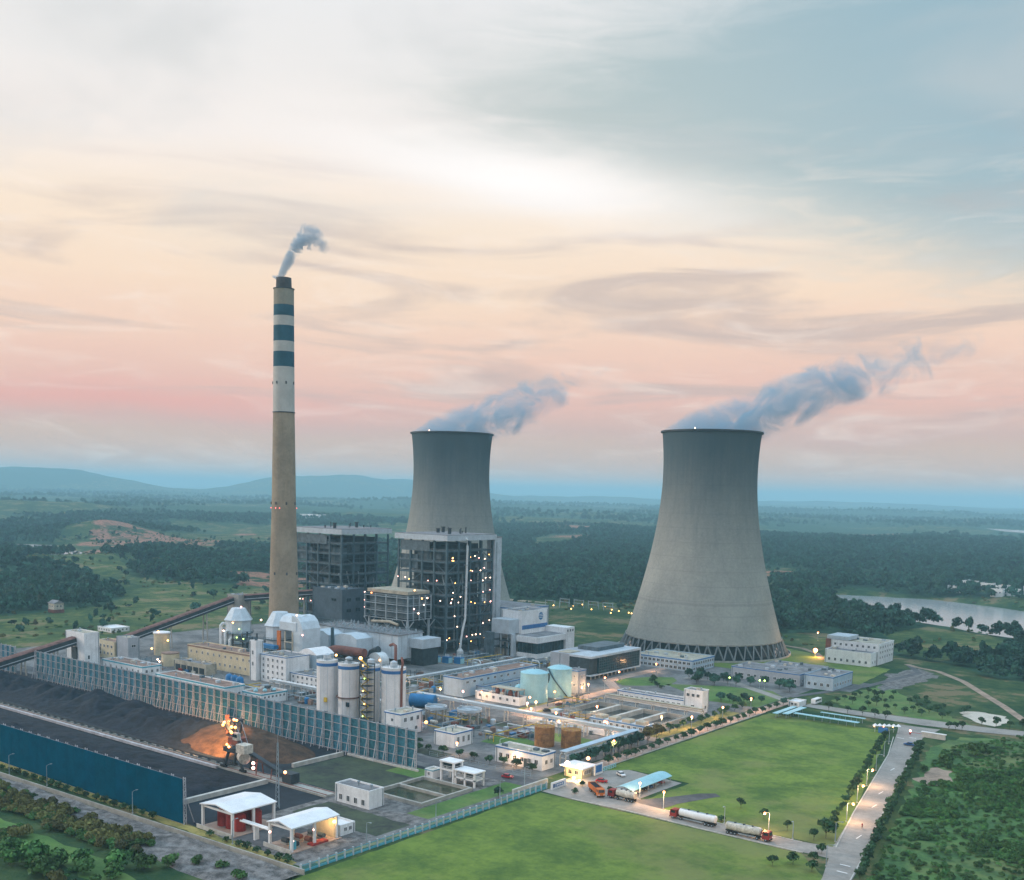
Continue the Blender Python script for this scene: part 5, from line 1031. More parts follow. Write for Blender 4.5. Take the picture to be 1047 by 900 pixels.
    B(-284.5, -280, 240, 244, 1.2, 4.4).build('tripper_house', m, t)
    for p, m_, r in (((-315.5, 239.4, 17.5), 'lamp_orange', .55), ((-316.5, 239.6, 16.4), 'lamp_orange', .5), ((-310.4, 239.8, 19.2), 'lamp_orange', .5), ((-309, 239.8, 19.2), 'lamp_orange', .45), ((-311.6, 239.6, 16.4), 'lamp_orange', .55), ((-309.4, 239.5, 16.6), 'lamp_orange', .5), ((-311.4, 239.4, 14.4), 'lamp_orange', .5), ((-309.4, 237.6, 15.4), 'lamp_orange', .4),
                     ((-313.4, 238.9, 9.8), 'lamp_orange', .45), ((-312, 238.7, 9.2), 'lamp_warm', .45), ((-299.5, 239.6, 5.2), 'lamp_pink', .6), ((-299, 239.2, 3.6), 'lamp_pink', .6), ((-282.4, 239.6, 5.0), 'lamp_warm', .55)): lamp(t, p, m_, r)
    sl = bpy.data.lights.new('boom_floodlight', 'SPOT'); sl.energy = 300000; sl.color = (1, .5, .18); sl.spot_size = R(58); sl.spot_blend = .8; sl.shadow_soft_size = .4
    so = bpy.data.objects.new('boom_floodlight', sl); scn.collection.objects.link(so); so.parent = t; so.location = (-6.5, -1, 18)
    so.rotation_euler = (Vector((-6.5, -1, 18)) - Vector((-33, 14, 3))).to_track_quat('Z', 'Y').to_euler()
stacker()
def mast():
    x, y, h = -264.5, 221.4, 21.5; t = thing('lattice_mast', 'slim lattice lightning mast behind the white roofed pavilions', 'mast', (x, y, 0)); mb = MB(); P = lambda k, z: (x + (.75 - .55 * z / h) * math.cos(k * 2.094), y + (.75 - .55 * z / h) * math.sin(k * 2.094), z)
    for k in range(3): mb.bar(P(k, 0), P(k, h), .16)
    mb.build('leg_frame', 'steel_pale', t); mb = MB()
    for j in range(14):
        for k in range(3): mb.bar(P(k, h * j / 14), P(k + 1, h * (j + 1) / 14), .10)
    mb.build('lacing', 'steel_pale', t); MB().lathe((x, y, h), [(.08, 0), (.04, 3)], 6).build('rod', 'steel_pale', t)
mast()
# ------------------------------------------------------------------ pavilions and small yard buildings
def pavilion(label, x0, x1, y0, y1, he, name='open_pavilion'):
    t = thing(name, label, 'pavilion', ((x0 + x1) / 2, (y0 + y1) / 2, 0)); xm = (x0 + x1) / 2; o = .7
    MB().extrude([(x0 - o, he - .05), (xm, he + 1.15), (x1 + o, he - .05), (x1 + o, he + .3), (xm, he + 1.5), (x0 - o, he + .3)], 'Y', y0 - o, y1 + o).build('roof', 'roof_white', t)
    for x in (x0, x1):
        for y in (y0, (y0 + y1) / 2, y1): B(x - .35, x + .35, y - .35, y + .35, .3, he).build('column', 'white_paint', t)
    for y in (y0, (y0 + y1) / 2, y1): B(x0, x1, y - .2, y + .2, he - .6, he - .06).build('tie_beam', 'white_paint', t)
    B(x0 - 1.2, x1 + 1.2, y0 - 1.2, y1 + 1.2, .05, .3).build('floor_slab', 'paving_lamp_tint', t); B(x0 - 1.2, x1 + 1.2, y0 - 1.5, y0 - 1.2, .05, 1.3).build('plinth_wall', 'pale_concrete', t); return t
p1 = pavilion('white roofed open pavilion sheltering dark red tanks by the blue fence', -265.7, -251.6, 193.6, 209, 7.2)
for i in range(3):
    for j in range(2):
        x, y = -262.4 + i * 4.0, 198.5 + j * 6; MB().lathe((x, y, .3), [(1.75, 0), (1.75, 4.6), (1.2, 5.2), (.2, 5.4)], 18).build('red_vessel', 'red_paint', p1, smooth=True)
p2 = pavilion('white roofed open pavilion with lit pumps beside the green palisade', -237.6, -228.2, 196, 213, 7.0)
for i in range(2):
    for j in range(3):
        x, y = -235 + i * 4.2, 199.5 + j * 5; MB().tube([(x - 1.1, y, 1.4), (x + 1.1, y, 1.4)], .75, 12).build('pump', ('steel_dark', 'pipe_rust', 'casing_grey')[j], p2, smooth=True); B(x - 1.3, x + 1.3, y - .8, y + .8, .3, .8).build('pump_base', 'concrete', p2)
B(-230.4, -229, 197, 198.4, .3, 2.8).build('cabinet', 'teal_trim', p2); B(-237.5, -228.3, 212.4, 212.8, .3, 6.2).build('back_wall', 'cream_wall', p2); B(-229.6, -227.2, 203, 209, .3, .9).build('red_kerb', 'red_paint', p2)
ld = bpy.data.lights.new('flood_light', 'POINT'); ld.energy = 600; ld.color = (1, .62, .28); ld.shadow_soft_size = .3; q_ = bpy.data.objects.new('flood_light', ld); scn.collection.objects.link(q_); q_.parent = p2; q_.location = (3.2, 5, 5)
for p, m, r in (((-228, 212, 5.4), 'lamp_yellow', .55), ((-228.2, 204.3, 4.8), 'lamp_pink', .35), ((-237.4, 195.8, 4.2), 'lamp_pink', .35), ((-228.4, 196.6, 3.2), 'lamp_pink', .3)): lamp(p2, p, m, r)
t = thing('pipe_gantry', 'white pipe gantry joining the two white roofed pavilions', 'pipe rack', (-245, 196, 0)); MB().tube([(-251, 196, 4.6), (-238, 196, 4.6)], .32, 8).build('pipe', 'white_paint', t); MB().tube([(-251, 197, 4.6), (-238, 197, 4.6)], .32, 8).build('pipe', 'white_paint', t); B(-244.8, -244.2, 195.8, 197.4, 0, 4.4).build('post', 'white_paint', t)
sheet('pump_court', rect(-251, -238.6, 193, 213), .11, 'asphalt')
B_('guard_hut', 'small white hut attached behind the lit pump pavilion', 'hut', -236.5, -228.6, 215, 221, 3.4, 'white_wall', 'roof_white', None, (), ((2, 1.8, 1, 1.1),))
B_('switch_room', 'plain white flat roofed building with four dark windows by the coal yard', 'building', -257.4, -241.5, 239.6, 246.4, 6.2, 'white_wall', 'roof_grey', None, ((4, 1.9, 1.3, 1.8),))
wp = thing('two_level_pavilion', 'white two level open frame tower with flat roof beside the twin basin', 'pavilion', (-245.5, 284.6, 0)); x0, x1, y0, y1 = -248.4, -242.7, 282.4, 286.8
for x in (x0, x1):
    for y in (y0, y1): B(x - .35, x + .35, y - .35, y + .35, 0, 7).build('column', 'white_paint', wp)
B(x0 - .5, x1 + .5, y0 - .5, y1 + .5, 4.1, 4.7).build('floor_slab', 'white_paint', wp); B(x0 - .6, x1 + .6, y0 - .6, y1 + .6, 7, 7.5).build('roof', 'roof_white', wp); B(x0 + .5, x1 - .5, y0 + .4, y1 - .4, 4.7, 7).build('glazing', 'glass', wp); railing(wp, x0 - .4, x1 + .4, y0 - .4, y1 + .4, 4.7, 'white_paint')
wp = thing('frame_pavilion', 'lower white frame pavilion right of the two level one', 'pavilion', (-237, 284.6, 0)); x0, x1, y0, y1 = -241.5, -232.9, 282.2, 287.1
for x in (x0, (x0 + x1) / 2, x1):
    for y in (y0, y1): B(x - .3, x + .3, y - .3, y + .3, 0, 5).build('column', 'white_paint', wp)
B(x0 - .3, x1 + .3, y0 - .3, y1 + .3, 2.3, 2.8).build('floor_slab', 'white_paint', wp); B(x0 - .6, x1 + .6, y0 - .6, y1 + .6, 5, 5.4).build('roof', 'roof_white', wp); railing(wp, x0, x1, y0, y1, 2.8, 'white_paint'); B(x0 + 3, x1 - 3, y0 + 1.5, y1 - 1, 2.8, 4.2).build('machine', 'casing_grey', wp)
B_('basin_hut', 'tiny white hut with one window at the basin corner', 'hut', -255.5, -251.6, 281.4, 286.1, 3.3, 'white_wall', 'roof_tan', 'teal_trim', ((1, 1.7, .9, 1),), th=.3)
def palisade():
    t = thing('palisade_fence', 'long pale green post and panel fence along the front meadow', 'fence', (-214, 244, 0)); n = 35; y0, y1 = 187, 299; st = (y1 - y0) / n; wl = world_of(t)
    pm = B(-.22, .22, -.22, .22, 0, 2.5).mesh('post', 'panel_pale'); mb = MB(); mb.box(-.1, .1, .24, st - .24, .02, .6)
    for k in range(10): mb.box(-.03, .03, .35 + k * (st - .7) / 9 - .03, .35 + k * (st - .7) / 9 + .03, .6, 2.1)
    mb.box(-.05, .05, .24, st - .24, 1.9, 2.02); me = mb.mesh('panel', 'teal_trim')
    for k in range(n + 1): link('post', pm, t, (0, y0 + k * st - wl[1], 0))
    for k in range(n): link('panel', me, t, (0, y0 + k * st - wl[1], 0))
palisade()
bw = thing('boundary_wall', 'low grey concrete boundary wall along the foot of the dark blue fence', 'wall', (-300, 183, 0))
for k in range(48): xa = -500 + k * 6; f = lambda x: 181.5 + (x + 364) * .033; MB().bar((xa, f(xa), .75), (xa + 5.9, f(xa + 5.9), .75), .4, 1.5).build('wall_panel', 'concrete', bw)
tag(B(-219.2, -218.4, 286, 306, 0, 1.5).build('entrance_wall', 'pale_concrete'), 'low pale wall beside the gate road near the workshop', 'wall')
# ------------------------------------------------------------------ gate, sign, carport
gh = B_('gatehouse', 'small gatehouse with glaring lamps beside the orange truck', 'gatehouse', -219.6, -212, 318, 325, 3.8, 'cream_wall', 'roof_tan', None, ((2, 2, 1.4, 1.4),), ((3, 2, 1.4, 1.4),))
for p, m, r in (((-217.5, 316.5, 5.2), 'lamp_white', .95), ((-212.5, 317, 4.8), 'lamp_yellow', .95), ((-213.4, 324, 6.4), 'lamp_warm', .7), ((-211.6, 312.2, 1.6), 'lamp_yellow', .65), ((-209.5, 313, 1.0), 'lamp_yellow', .5)): lamp(gh, p, m, r)
B(-221, -210.6, 316.6, 326, 3.85, 4.2).build('canopy', 'roof_white', gh)
for p_, e_ in (((4.2, -8.5, 2.4), 3200), ((-3, -6.5, 3.4), 900)):
    ld = bpy.data.lights.new('flood_light', 'POINT'); ld.energy = e_; ld.color = (1, .6, .25); ld.shadow_soft_size = .3; q_ = bpy.data.objects.new('flood_light', ld); scn.collection.objects.link(q_); q_.parent = gh; q_.location = p_
nb = thing('notice_board', 'white framed blue notice board beside the gatehouse', 'sign', (-210.6, 326, 0)); B(-210.9, -210.5, 324.2, 329.6, .3, 4.4).build('frame', 'white_paint', nb); B(-210.48, -210.42, 324.9, 328.9, 1.2, 3.9).build('panel', 'blue_trim', nb)
sw = thing('sign_wall', 'low white wall with blue lettered panel at the plant gate', 'sign', (-211.4, 303, 0)); B(-211.9, -211.2, 298.6, 307, 0, 2.6).build('wall', 'white_paint', sw); B(-211.18, -211.12, 300.4, 305.4, .9, 2.0).build('panel', 'blue_trim', sw)
for k in range(4): B(-211.1, -211.06, 301 + k * 1.05, 301.7 + k * 1.05, 1.2, 1.75).build('lettering', 'white_paint', sw)
B(-211.18, -211.1, 299.1, 300, .8, 2.1).build('emblem', 'car_blue', sw)
gt = thing('sliding_gate', 'low pale sliding gate along the meadow edge near the gatehouse', 'gate', (-212, 333, 0))
for z in (.4, 1.0, 1.6): B(-212.1, -211.9, 330, 341, z, z + .15).build('bar', 'tank_blue', gt)
for k in range(8): B(-212.15, -211.85, 330 + k * 1.55, 330.15 + k * 1.55, .1, 1.8).build('upright', 'tank_blue', gt)
cp = thing('carport', 'arched light blue carport roof on the parking area', 'carport', (-188.5, 323, 0))
pr = [(-192.4 + 7.2 * k / 10, 2.5 + 1.1 * math.sin(math.pi * k / 10)) for k in range(11)]
MB().extrude(pr + [(x, z - .12) for x, z in reversed(pr)], 'Y', 309, 336.5).build('roof', 'tank_blue', cp)
for k in range(6):
    y = 310 + k * 5.1; B(-192.2, -192, y - .1, y + .1, .1, 2.5).build('post', 'steel_pale', cp); B(-185.5, -185.3, y - .1, y + .1, .1, 2.5).build('post', 'steel_pale', cp)
for nm, lab, a, b, x0, x1, y0, y1 in (('shelter', 'teal shelter roof nearest the trees at the far field corner', 0, 0, -207.2, -204.6, 470.5, 493.5), ('shelter', 'second teal shelter roof parallel to the first at the field corner', 0, 0, -203.4, -200.4, 473, 495),
                                    ('shelter', 'long pale teal shelter roof along the far edge of the meadow', 0, 0, -199.5, -168.6, 477, 480), ('shelter', 'thin teal shelter roof behind the long pale one', 0, 0, -191, -169.6, 488.6, 490.4)):
    t = thing(nm, lab, 'shelter', ((x0 + x1) / 2, (y0 + y1) / 2, 0), 'teal shelters'); B(x0, x1, y0, y1, 2.3, 2.5).build('roof', 'tank_blue', t)
    lx = x1 - x0 > y1 - y0; n = 8
    for k in range(n):
        f = (k + .5) / n; x = x0 + (x1 - x0) * (f if lx else .5); y = y0 + (y1 - y0) * (.5 if lx else f); B(x - .1, x + .1, y - .1, y + .1, 0, 2.3).build('post', 'steel_pale', t)
    for k in range(n - 1):
        if lx: B(x0 + (x1 - x0) * (k + 1) / n - .06, x0 + (x1 - x0) * (k + 1) / n + .06, y0, y1, 2.5, 2.58).build('rib', 'white_paint', t)
        else: B(x0, x1, y0 + (y1 - y0) * (k + 1) / n - .06, y0 + (y1 - y0) * (k + 1) / n + .06, 2.5, 2.58).build('rib', 'white_paint', t)
B_('white_tent', 'flat white shed beside the teal shelters', 'shed', -213.6, -208, 504, 513, 2.8, 'white_wall', 'roof_white', None, ((2, 1.5, 1, 1),))
gb = thing('gate_booth', 'white scalloped canopy with warm lamps over a blue booth by the wide road', 'gate booth', (-155, 478, 0))
B(-158.4, -154.6, 474.6, 476.4, .1, 2.4).build('booth', 'blue_trim', gb); mb = MB()
for k in range(6):
    x = -160 + k * 1.7; y = 475 + k * 1.1; MB().lathe((x, y, 3.0), [(1.25, 0), (.7, .5), (.05, 1.0)], 8).build('canopy_cone', 'roof_white', gb); B(x - .06, x + .06, y - .06, y + .06, .1, 3.2).build('post', 'white_paint', gb)
    if k % 2 == 0: lamp(gb, (x, y - 1.2, 2.8), 'lamp_warm', .25)
ew = thing('entrance_sign', 'long low grey entrance wall beside the wide road junction', 'wall', (-136, 481, 0)); B(-141, -131, 480, 481, 0, 2.2).build('wall', 'pale_concrete', ew); B(-141.3, -130.7, 479.8, 481.2, 2.2, 2.5).build('coping', 'roof_white', ew)
bl = thing('beacon', 'small red lit barrier post in the middle of the road junction', 'barrier', (-146.3, 481, 0)); B(-146.6, -146, 480.7, 481.3, .1, 1.2).build('post', 'red_paint', bl); lamp(bl, (-146.3, 481, 1.7), 'lamp_pink', .5); MB().bar((-146, 481, 1.1), (-141.4, 481, 1.1), .15).build('arm', 'red_paint', bl)
# ------------------------------------------------------------------ vehicles (local +X is forward)
WH = {}
def wheel(parent, x, y, r=.5, w=.35):
    if (r, w) not in WH:
        mb = MB(); mb.tube([(0, -w / 2, 0), (0, w / 2, 0)], r, 14); mb.tube([(0, -w / 2 - .02, 0), (0, w / 2 + .02, 0)], r * .5, 10, 1); WH[(r, w)] = mb.mesh('wheel', ['rubber', 'steel_pale'])
    link('wheel', WH[(r, w)], parent, (x, y, r))
def cab(t, x0, x1, m, hw=1.25, z0=.7, z1=3.0):
    MB().extrude([(x0, z0), (x1, z0), (x1, z0 + 1.1), (x1 - .25, z1 - .1), (x1 - .5, z1), (x0, z1)], 'Y', -hw, hw).build('cab', m, t)
    MB().add([(x1 + .02, -hw + .15, z0 + 1.15), (x1 + .02, hw - .15, z0 + 1.15), (x1 - .21, hw - .15, z1 - .2), (x1 - .21, -hw + .15, z1 - .2)], [(0, 1, 2, 3)]).build('windscreen', 'glass', t)
    for s in (-1, 1):
        MB().box(x0 + .5, x1 - .5, s * hw - .02, s * hw + .02, z0 + 1.2, z1 - .3).build('side_window', 'glass', t); MB().box(x1 - .02, x1 + .06, s * .9 - .2, s * .9 + .2, z0 + .25, z0 + .5).build('headlight', 'white_paint', t)
    MB().box(x1 - .1, x1 + .12, -hw, hw, z0 - .25, z0 + .1).build('bumper', 'rubber', t)
def tanker(label, x, y, rz, L, tankm, group='lorries on the gate road'):
    t = thing('tanker_lorry', label, 'tanker truck', (0, 0, 0), group); h = L / 2
    cab(t, h - 2.4, h, 'red_paint'); MB().box(-h, h - 2.3, -.45, .45, .75, 1.05).build('chassis', 'rubber', t)
    a, b = -h + .1, h - 3.0; MB().tube([(a, 0, 2.35), (a + .25, 0, 2.38), (a + (b - a) * .5, 0, 2.2), (b - .25, 0, 2.38), (b, 0, 2.35)], [.8, 1.2, 1.32, 1.2, .8], 18).build('tank', tankm, t, smooth=True)
    MB().box(a + .5, b - .5, -.35, .35, 3.42, 3.56).build('catwalk', 'steel_pale', t)
    for f in (.25, .5, .75): MB().lathe((a + (b - a) * f, 0, 3.4), [(.4, 0), (.4, .35), (.2, .45)], 10).build('hatch', 'steel_dark', t)
    for f in (.3, .7): MB().box(a + (b - a) * f - .2, a + (b - a) * f + .2, -1, 1, 1.05, 1.4).build('saddle', 'steel_dark', t)
    for s in (-1, 1):
        for xx in (h - 1.2, h - 4.0, -h + 1.0, -h + 2.2, -h + 3.4): wheel(t, xx, s * 1.05)
        MB().box(-h + 4.4, h - 4.8, s * 1.1 - .05, s * 1.1 + .05, .6, 1.0).build('side_guard', 'steel_pale', t)
    t.location = (x, y, .17); t.rotation_euler = (0, 0, rz); return t
tanker('cream tanker lorry with red cab just behind the orange tipper truck', -186.6, 305.2, R(180), 10.6, 'dirty_white')
tanker('long white tanker lorry with red cab halfway along the gate road', -156.4, 299.3, R(180), 16, 'silo_white'); tanker('rust streaked cream tanker lorry heading for the wide road junction', -136.6, 297.2, R(3), 14.5, 'dirty_white')
def tipper():
    t = thing('tipper_truck', 'orange tipper truck with black load at the plant gate', 'dump truck', (0, 0, 0), 'lorries on the gate road'); cab(t, 3.2, 5.4, 'orange_paint'); MB().box(-5.2, 3.3, -.45, .45, .75, 1.05).build('chassis', 'rubber', t)
    mb = MB(); mb.box(-5.3, 3.0, -1.3, -1.2, 1.2, 2.9); mb.box(-5.3, 3.0, 1.2, 1.3, 1.2, 2.9); mb.box(-5.3, -5.2, -1.2, 1.2, 1.2, 2.9); mb.box(2.9, 3.0, -1.2, 1.2, 1.2, 3.1); mb.box(-5.2, 2.9, -1.2, 1.2, 1.1, 1.25); mb.build('tipper_body', 'orange_paint', t)
    MB().box(-5.18, 2.88, -1.18, 1.18, 1.26, 2.7).build('load', 'coal', t)
    for k in range(7):
        for s in (-1, 1): MB().box(-5 + k * 1.28, -4.85 + k * 1.28, s * 1.33 - .05, s * 1.33 + .05, 1.2, 2.9).build('body_rib', 'orange_paint', t)
    for s in (-1, 1):
        for xx in (4.2, 1.6, -2.8, -4.1): wheel(t, xx, s * 1.05)
    t.location = (-197.2, 305.2, .17); t.rotation_euler = (0, 0, R(-38))
tipper()
def car(label, x, y, rz, m, name='parked_car', cat='car', group=None):
    t = thing(name, label, cat, (0, 0, 0), group)
    MB().extrude([(-2.1, .35), (2.1, .35), (2.15, .75), (1.3, .95), (-1.6, 1.0), (-2.1, .9)], 'Y', -.88, .88).build('body', m, t); MB().extrude([(-1.7, .98), (1.05, .93), (.45, 1.42), (-1.2, 1.45)], 'Y', -.76, .76).build('windows', 'glass', t); MB().box(-1.15, .42, -.72, .72, 1.43, 1.5).build('roof', m, t)
    for s in (-1, 1):
        for xx in (1.35, -1.35): wheel(t, xx, s * .8, .33, .22)
        MB().box(2.1, 2.17, s * .6 - .18, s * .6 + .18, .62, .76).build('headlight', 'white_paint', t)
    t.location = (x, y, .16); t.rotation_euler = (0, 0, rz); return t
car('red car parked by the gatehouse', -204, 319, R(20), 'car_red'); car('white car alone on the parking area', -203.6, 331.4, R(-30), 'white_paint'); car('blue car waiting at the wide road junction', -139.5, 458, R(185), 'car_blue')
for k in range(6): car(('dark blue car under the light blue carport, nearest the road', 'white car under the carport, second from the road', 'black car under the carport, third from the road', 'blue car under the carport, fourth from the road', 'silver car under the carport, fifth from the road', 'dark red car under the carport, farthest from the road')[k], -188.4, 312 + k * 4.1, R(0), ('car_blue', 'white_paint', 'rubber', 'car_blue', 'steel_pale', 'red_paint')[k], group='cars under the carport')
car('red car parked on the yard road by the frame pavilions', -232.5, 300.5, R(15), 'car_red'); car('dark car beside the lamp near the settling basins', -292, 407, R(60), 'rubber'); car('red van parked near the round process decks', -294, 352, R(30), 'red_paint')
t = thing('white_bus', 'white minibus parked past the teal shelters', 'bus', (0, 0, 0)); MB().extrude([(-4.2, .45), (4.2, .45), (4.2, 1.6), (3.9, 2.7), (-4.2, 2.7)], 'Y', -1.15, 1.15).build('body', 'white_paint', t)
for s in (-1, 1):
    for k in range(6): MB().box(-3.9 + k * 1.25, -2.85 + k * 1.25, s * 1.16 - .02, s * 1.16 + .02, 1.5, 2.3).build('window', 'glass', t)
    for xx in (2.8, -2.6): wheel(t, xx, s * 1.0, .42, .28)
MB().add([(4.22, -1, 1.6), (4.22, 1, 1.6), (3.94, 1, 2.55), (3.94, -1, 2.55)], [(0, 1, 2, 3)]).build('windscreen', 'glass', t); t.location = (-205.6, 520, .2); t.rotation_euler = (0, 0, R(90))
def cyclist():
    t = thing('person', 'lone person in red riding a bicycle on the wide road', 'person', (0, 0, 0)); V = [(0, 0, .95), (.05, 0, 1.2), (.18, 0, 1.42), (.22, 0, 1.55), (.25, 0, 1.68), (.25, .18, 1.4), (.4, .2, 1.15), (.58, .2, 1.02), (.25, -.18, 1.4), (.4, -.2, 1.15), (.58, -.2, 1.02), (.02, .1, .9), (.3, .12, .72), (.12, .12, .32), (.02, -.1, .9), (.28, -.12, .62), (.1, -.12, .22)]
    E = [(0, 1), (1, 2), (2, 3), (3, 4), (2, 5), (5, 6), (6, 7), (2, 8), (8, 9), (9, 10), (0, 11), (11, 12), (12, 13), (0, 14), (14, 15), (15, 16)]; me = bpy.data.meshes.new('body'); me.from_pydata(V, E, []); me.materials.append(M['car_red']); o = link('body', me, t)
    sk = o.modifiers.new('skin', 'SKIN'); rr = [.14, .13, .15, .06, .11, .06, .05, .04, .06, .05, .04, .09, .08, .05, .09, .08, .05]
    for d_, r_ in zip(me.skin_vertices[0].data, rr): d_.radius = (r_, r_)
    me.skin_vertices[0].data[0].use_root = True; o.modifiers.new('sub', 'SUBSURF').levels = 1
    t.location = (-113.2, 330, .16); t.rotation_euler = (0, 0, R(-80))
    b = thing('bicycle', 'bicycle under the person in red on the wide road', 'bicycle', (-113.2, 330, .16)); b.rotation_euler = (0, 0, R(-80))
    for xx in (-.5, .6):
        mb = MB(); mb.tube([(xx + .33 * math.cos(a), 0, .34 + .33 * math.sin(a)) for a in np.linspace(0, 6.283, 17)], .025, 5); mb.build('wheel', 'rubber', None); o = bpy.data.objects[-1] if False else scn.collection.objects[-1]; o.parent = b
    for p, q in (((-.5, 0, .34), (.05, 0, .34)), ((.05, 0, .34), (-.1, 0, .85)), ((-.1, 0, .8), (.45, 0, .85)), ((.05, 0, .34), (.45, 0, .85)), ((.6, 0, .34), (.45, 0, 1.0))): o = MB().bar(p, q, .05).build('frame_tube', 'steel_dark'); o.parent = b
    o = MB().box(-.25, .05, -.08, .08, .85, .92).build('saddle', 'rubber'); o.parent = b
cyclist()
# ------------------------------------------------------------------ street lamps
def lamp_proto(h, lit, arm, watt=0):
    t = bpy.data.objects.new('street_lamp', None); scn.collection.objects.link(t)
    MB().lathe((0, 0, 0), [(.16, 0), (.09, h)], 8).build('pole', 'steel_pale', t); MB().lathe((0, 0, 0), [(.3, 0), (.3, .3)], 8).build('base', 'pale_concrete', t)
    if arm:
        MB().tube([(0, 0, h - .1), (arm * .5, 0, h + .25), (arm, 0, h + .3)], .06, 6).build('arm', 'steel_pale', t); MB().box(arm - .15, arm + .55, -.16, .16, h + .2, h + .38).build('lamp_head', 'steel_pale', t)
        p = (arm + .2, 0, h + .02)
    else: p = (0, 0, h + .35)
    if lit:
        lamp(t, p, lit, .5 if not arm else .42, 'bulb')
        if watt:
            ld = bpy.data.lights.new('bulb_light', 'POINT'); ld.energy = watt; ld.color = (1, .55, .25); ld.shadow_soft_size = .3; lo_ = bpy.data.objects.new('bulb_light', ld); scn.collection.objects.link(lo_); lo_.parent = t; lo_.location = (p[0], p[1], p[2] - .75)
    return t
def place_lamps(proto, label, group, spots):
    for k, (x, y, a) in enumerate(spots):
        o = proto if k == 0 else copy_tree(proto); o.location = (x, y, .05); o.rotation_euler = (0, 0, R(a)); tag(o, label if len(spots) == 1 else '%s, %s' % (label, ('%d%s' % (k + 1, {1: 'st', 2: 'nd', 3: 'rd'}.get(k + 1, 'th'))) + (' from the near end' if len(spots) < 9 else ' from the left')), 'street lamp', group)
place_lamps(lamp_proto(6.2, 'lamp_orange', 1.6, 3200), 'orange lit street lamp left of the wide road', 'lit lamps on the wide road', [(-119.6, 333.5, 10), (-125, 357.5, 10), (-130.2, 381.3, 10)])
place_lamps(lamp_proto(6.2, None, 1.6), 'unlit street lamp left of the wide road', 'unlit lamps on the wide road', [(-108.3, 288, 10), (-114.6, 311, 10), (-135.4, 406, 10), (-141, 431.5, 10), (-147, 455, 10)])
place_lamps(lamp_proto(6.2, 'lamp_orange', 1.6, 3200), 'arm street lamp with orange light on the gate road', 'lit lamps on the gate road', [(-171, 305.6, -60), (-133.9, 306, -120), (-182.5, 309.5, -60)])
place_lamps(lamp_proto(5.6, None, 1.5), 'unlit arm street lamp on the gate road', 'unlit lamps on the gate road', [(-148.4, 304.8, -80), (-125.5, 304.8, -80)])
place_lamps(lamp_proto(6.3, 'lamp_orange', 0, 3200), 'post lamp with orange globe near the settling basins', 'orange globe lamps', [(-299, 402.2, 0), (-307.7, 449, 0), (-297, 443, 0), (-258.2, 368.4, 0), (-263.9, 406.6, 0), (-231, 407.9, 0), (-242.1, 381, 0), (-290.4, 395.5, 0), (-303.5, 474.3, 0)])
place_lamps(lamp_proto(5.5, 'lamp_warm', 0, 3200), 'post lamp with warm globe along the tree lined road', 'warm lamps on tree lined road', [(-222.6, 420, 0), (-222.6, 356, 0), (-222.6, 450, 0), (-222.6, 480, 0)])
place_lamps(lamp_proto(4.5, 'lamp_orange', 0, 1600), 'low orange lamp along the inner plant roads', 'low orange plant lamps', [(-288, 388.6, 0), (-274, 388.6, 0), (-248, 388.6, 0), (-304.4, 430, 0), (-304.4, 460, 0), (-314, 505, 0), (-330, 404, 0), (-350, 396, 0), (-268, 313.6, 0), (-241, 314.6, 0), (-380, 398, 0), (-313.6, 545, 0)])
place_lamps(lamp_proto(9, 'lamp_pink', 0, 3200), 'tall post lamp with pinkish white light over the pipe racks', 'pink white lamps', [(-322, 380.4, 0), (-283, 378.9, 0)])
place_lamps(lamp_proto(7, None, 1.4), 'thin unlit lamp post along boundary wall and palisade', 'unlit wall lamps', [(-363.6, 184.3, 90), (-341.4, 185.9, 90), (-293, 187.3, 90), (-246.3, 189.5, 90), (-216.6, 214, 0), (-216.6, 244, 0), (-216.6, 276, 0), (-221.4, 296, 0)])
place_lamps(lamp_proto(5.5, 'lamp_orange', 0, 3200), 'orange post lamp on the slope right of the cooling tower', 'orange lamps by the cooling tower', [(-301, 757, 0), (-283, 738, 0)])
lo = lamp_proto(3.5, None, 0); place_lamps(lo, 'bright orange flood lamp at the foot of the cooling tower', None, [(-270, 676, 0)]); lamp(lo, (-270, 676, 4.4), 'lamp_orange', 1.5, 'bulb'); ld = bpy.data.lights.new('bulb_light', 'POINT'); ld.energy = 9000; ld.color = (1, .5, .15); ld.shadow_soft_size = .4; q_ = bpy.data.objects.new('bulb_light', ld); scn.collection.objects.link(q_); q_.parent = lo; q_.location = (1.5, -2.2, 5)
place_lamps(lamp_proto(4, 'lamp_green', 0), 'small greenish park lamp among trees by the long grey building', 'park lamps', [(-246, 540, 0), (-243.6, 541, 0), (-262, 536, 0)])
place_lamps(lamp_proto(7, 'lamp_yellow', 0), 'small yellow post lamp in the distant substation', 'substation lamps', [(-545 + 13 * k, 735 + (k % 3) * 11, 0) for k in range(8)] + [(-520, 772, 0), (-498, 775, 0), (-470, 752, 0), (-458, 748, 0)])
for k in range(9):
    x = -545 + (k % 5) * 15; y = 752 + (k // 5) * 22; t = thing('switchyard_gantry', 'grey gantry in the distant substation, %s row, %s from the left' % ('front' if k < 5 else 'rear', ('1st', '2nd', '3rd', '4th', '5th')[k % 5]), 'gantry', (x, y, 0), 'substation gantries')
    for s in (0, 10): MB().bar((x + s, y, 0), (x + s, y, 11), .5).build('post', 'steel_pale', t)
    MB().bar((x, y, 10.5), (x + 10, y, 10.5), .5).build('beam', 'steel_pale', t)
    for s in (2, 5, 8): MB().lathe((x + s, y, 8.4), [(.2, 0), (.2, 1.9)], 6).build('insulator', 'pipe_rust', t)
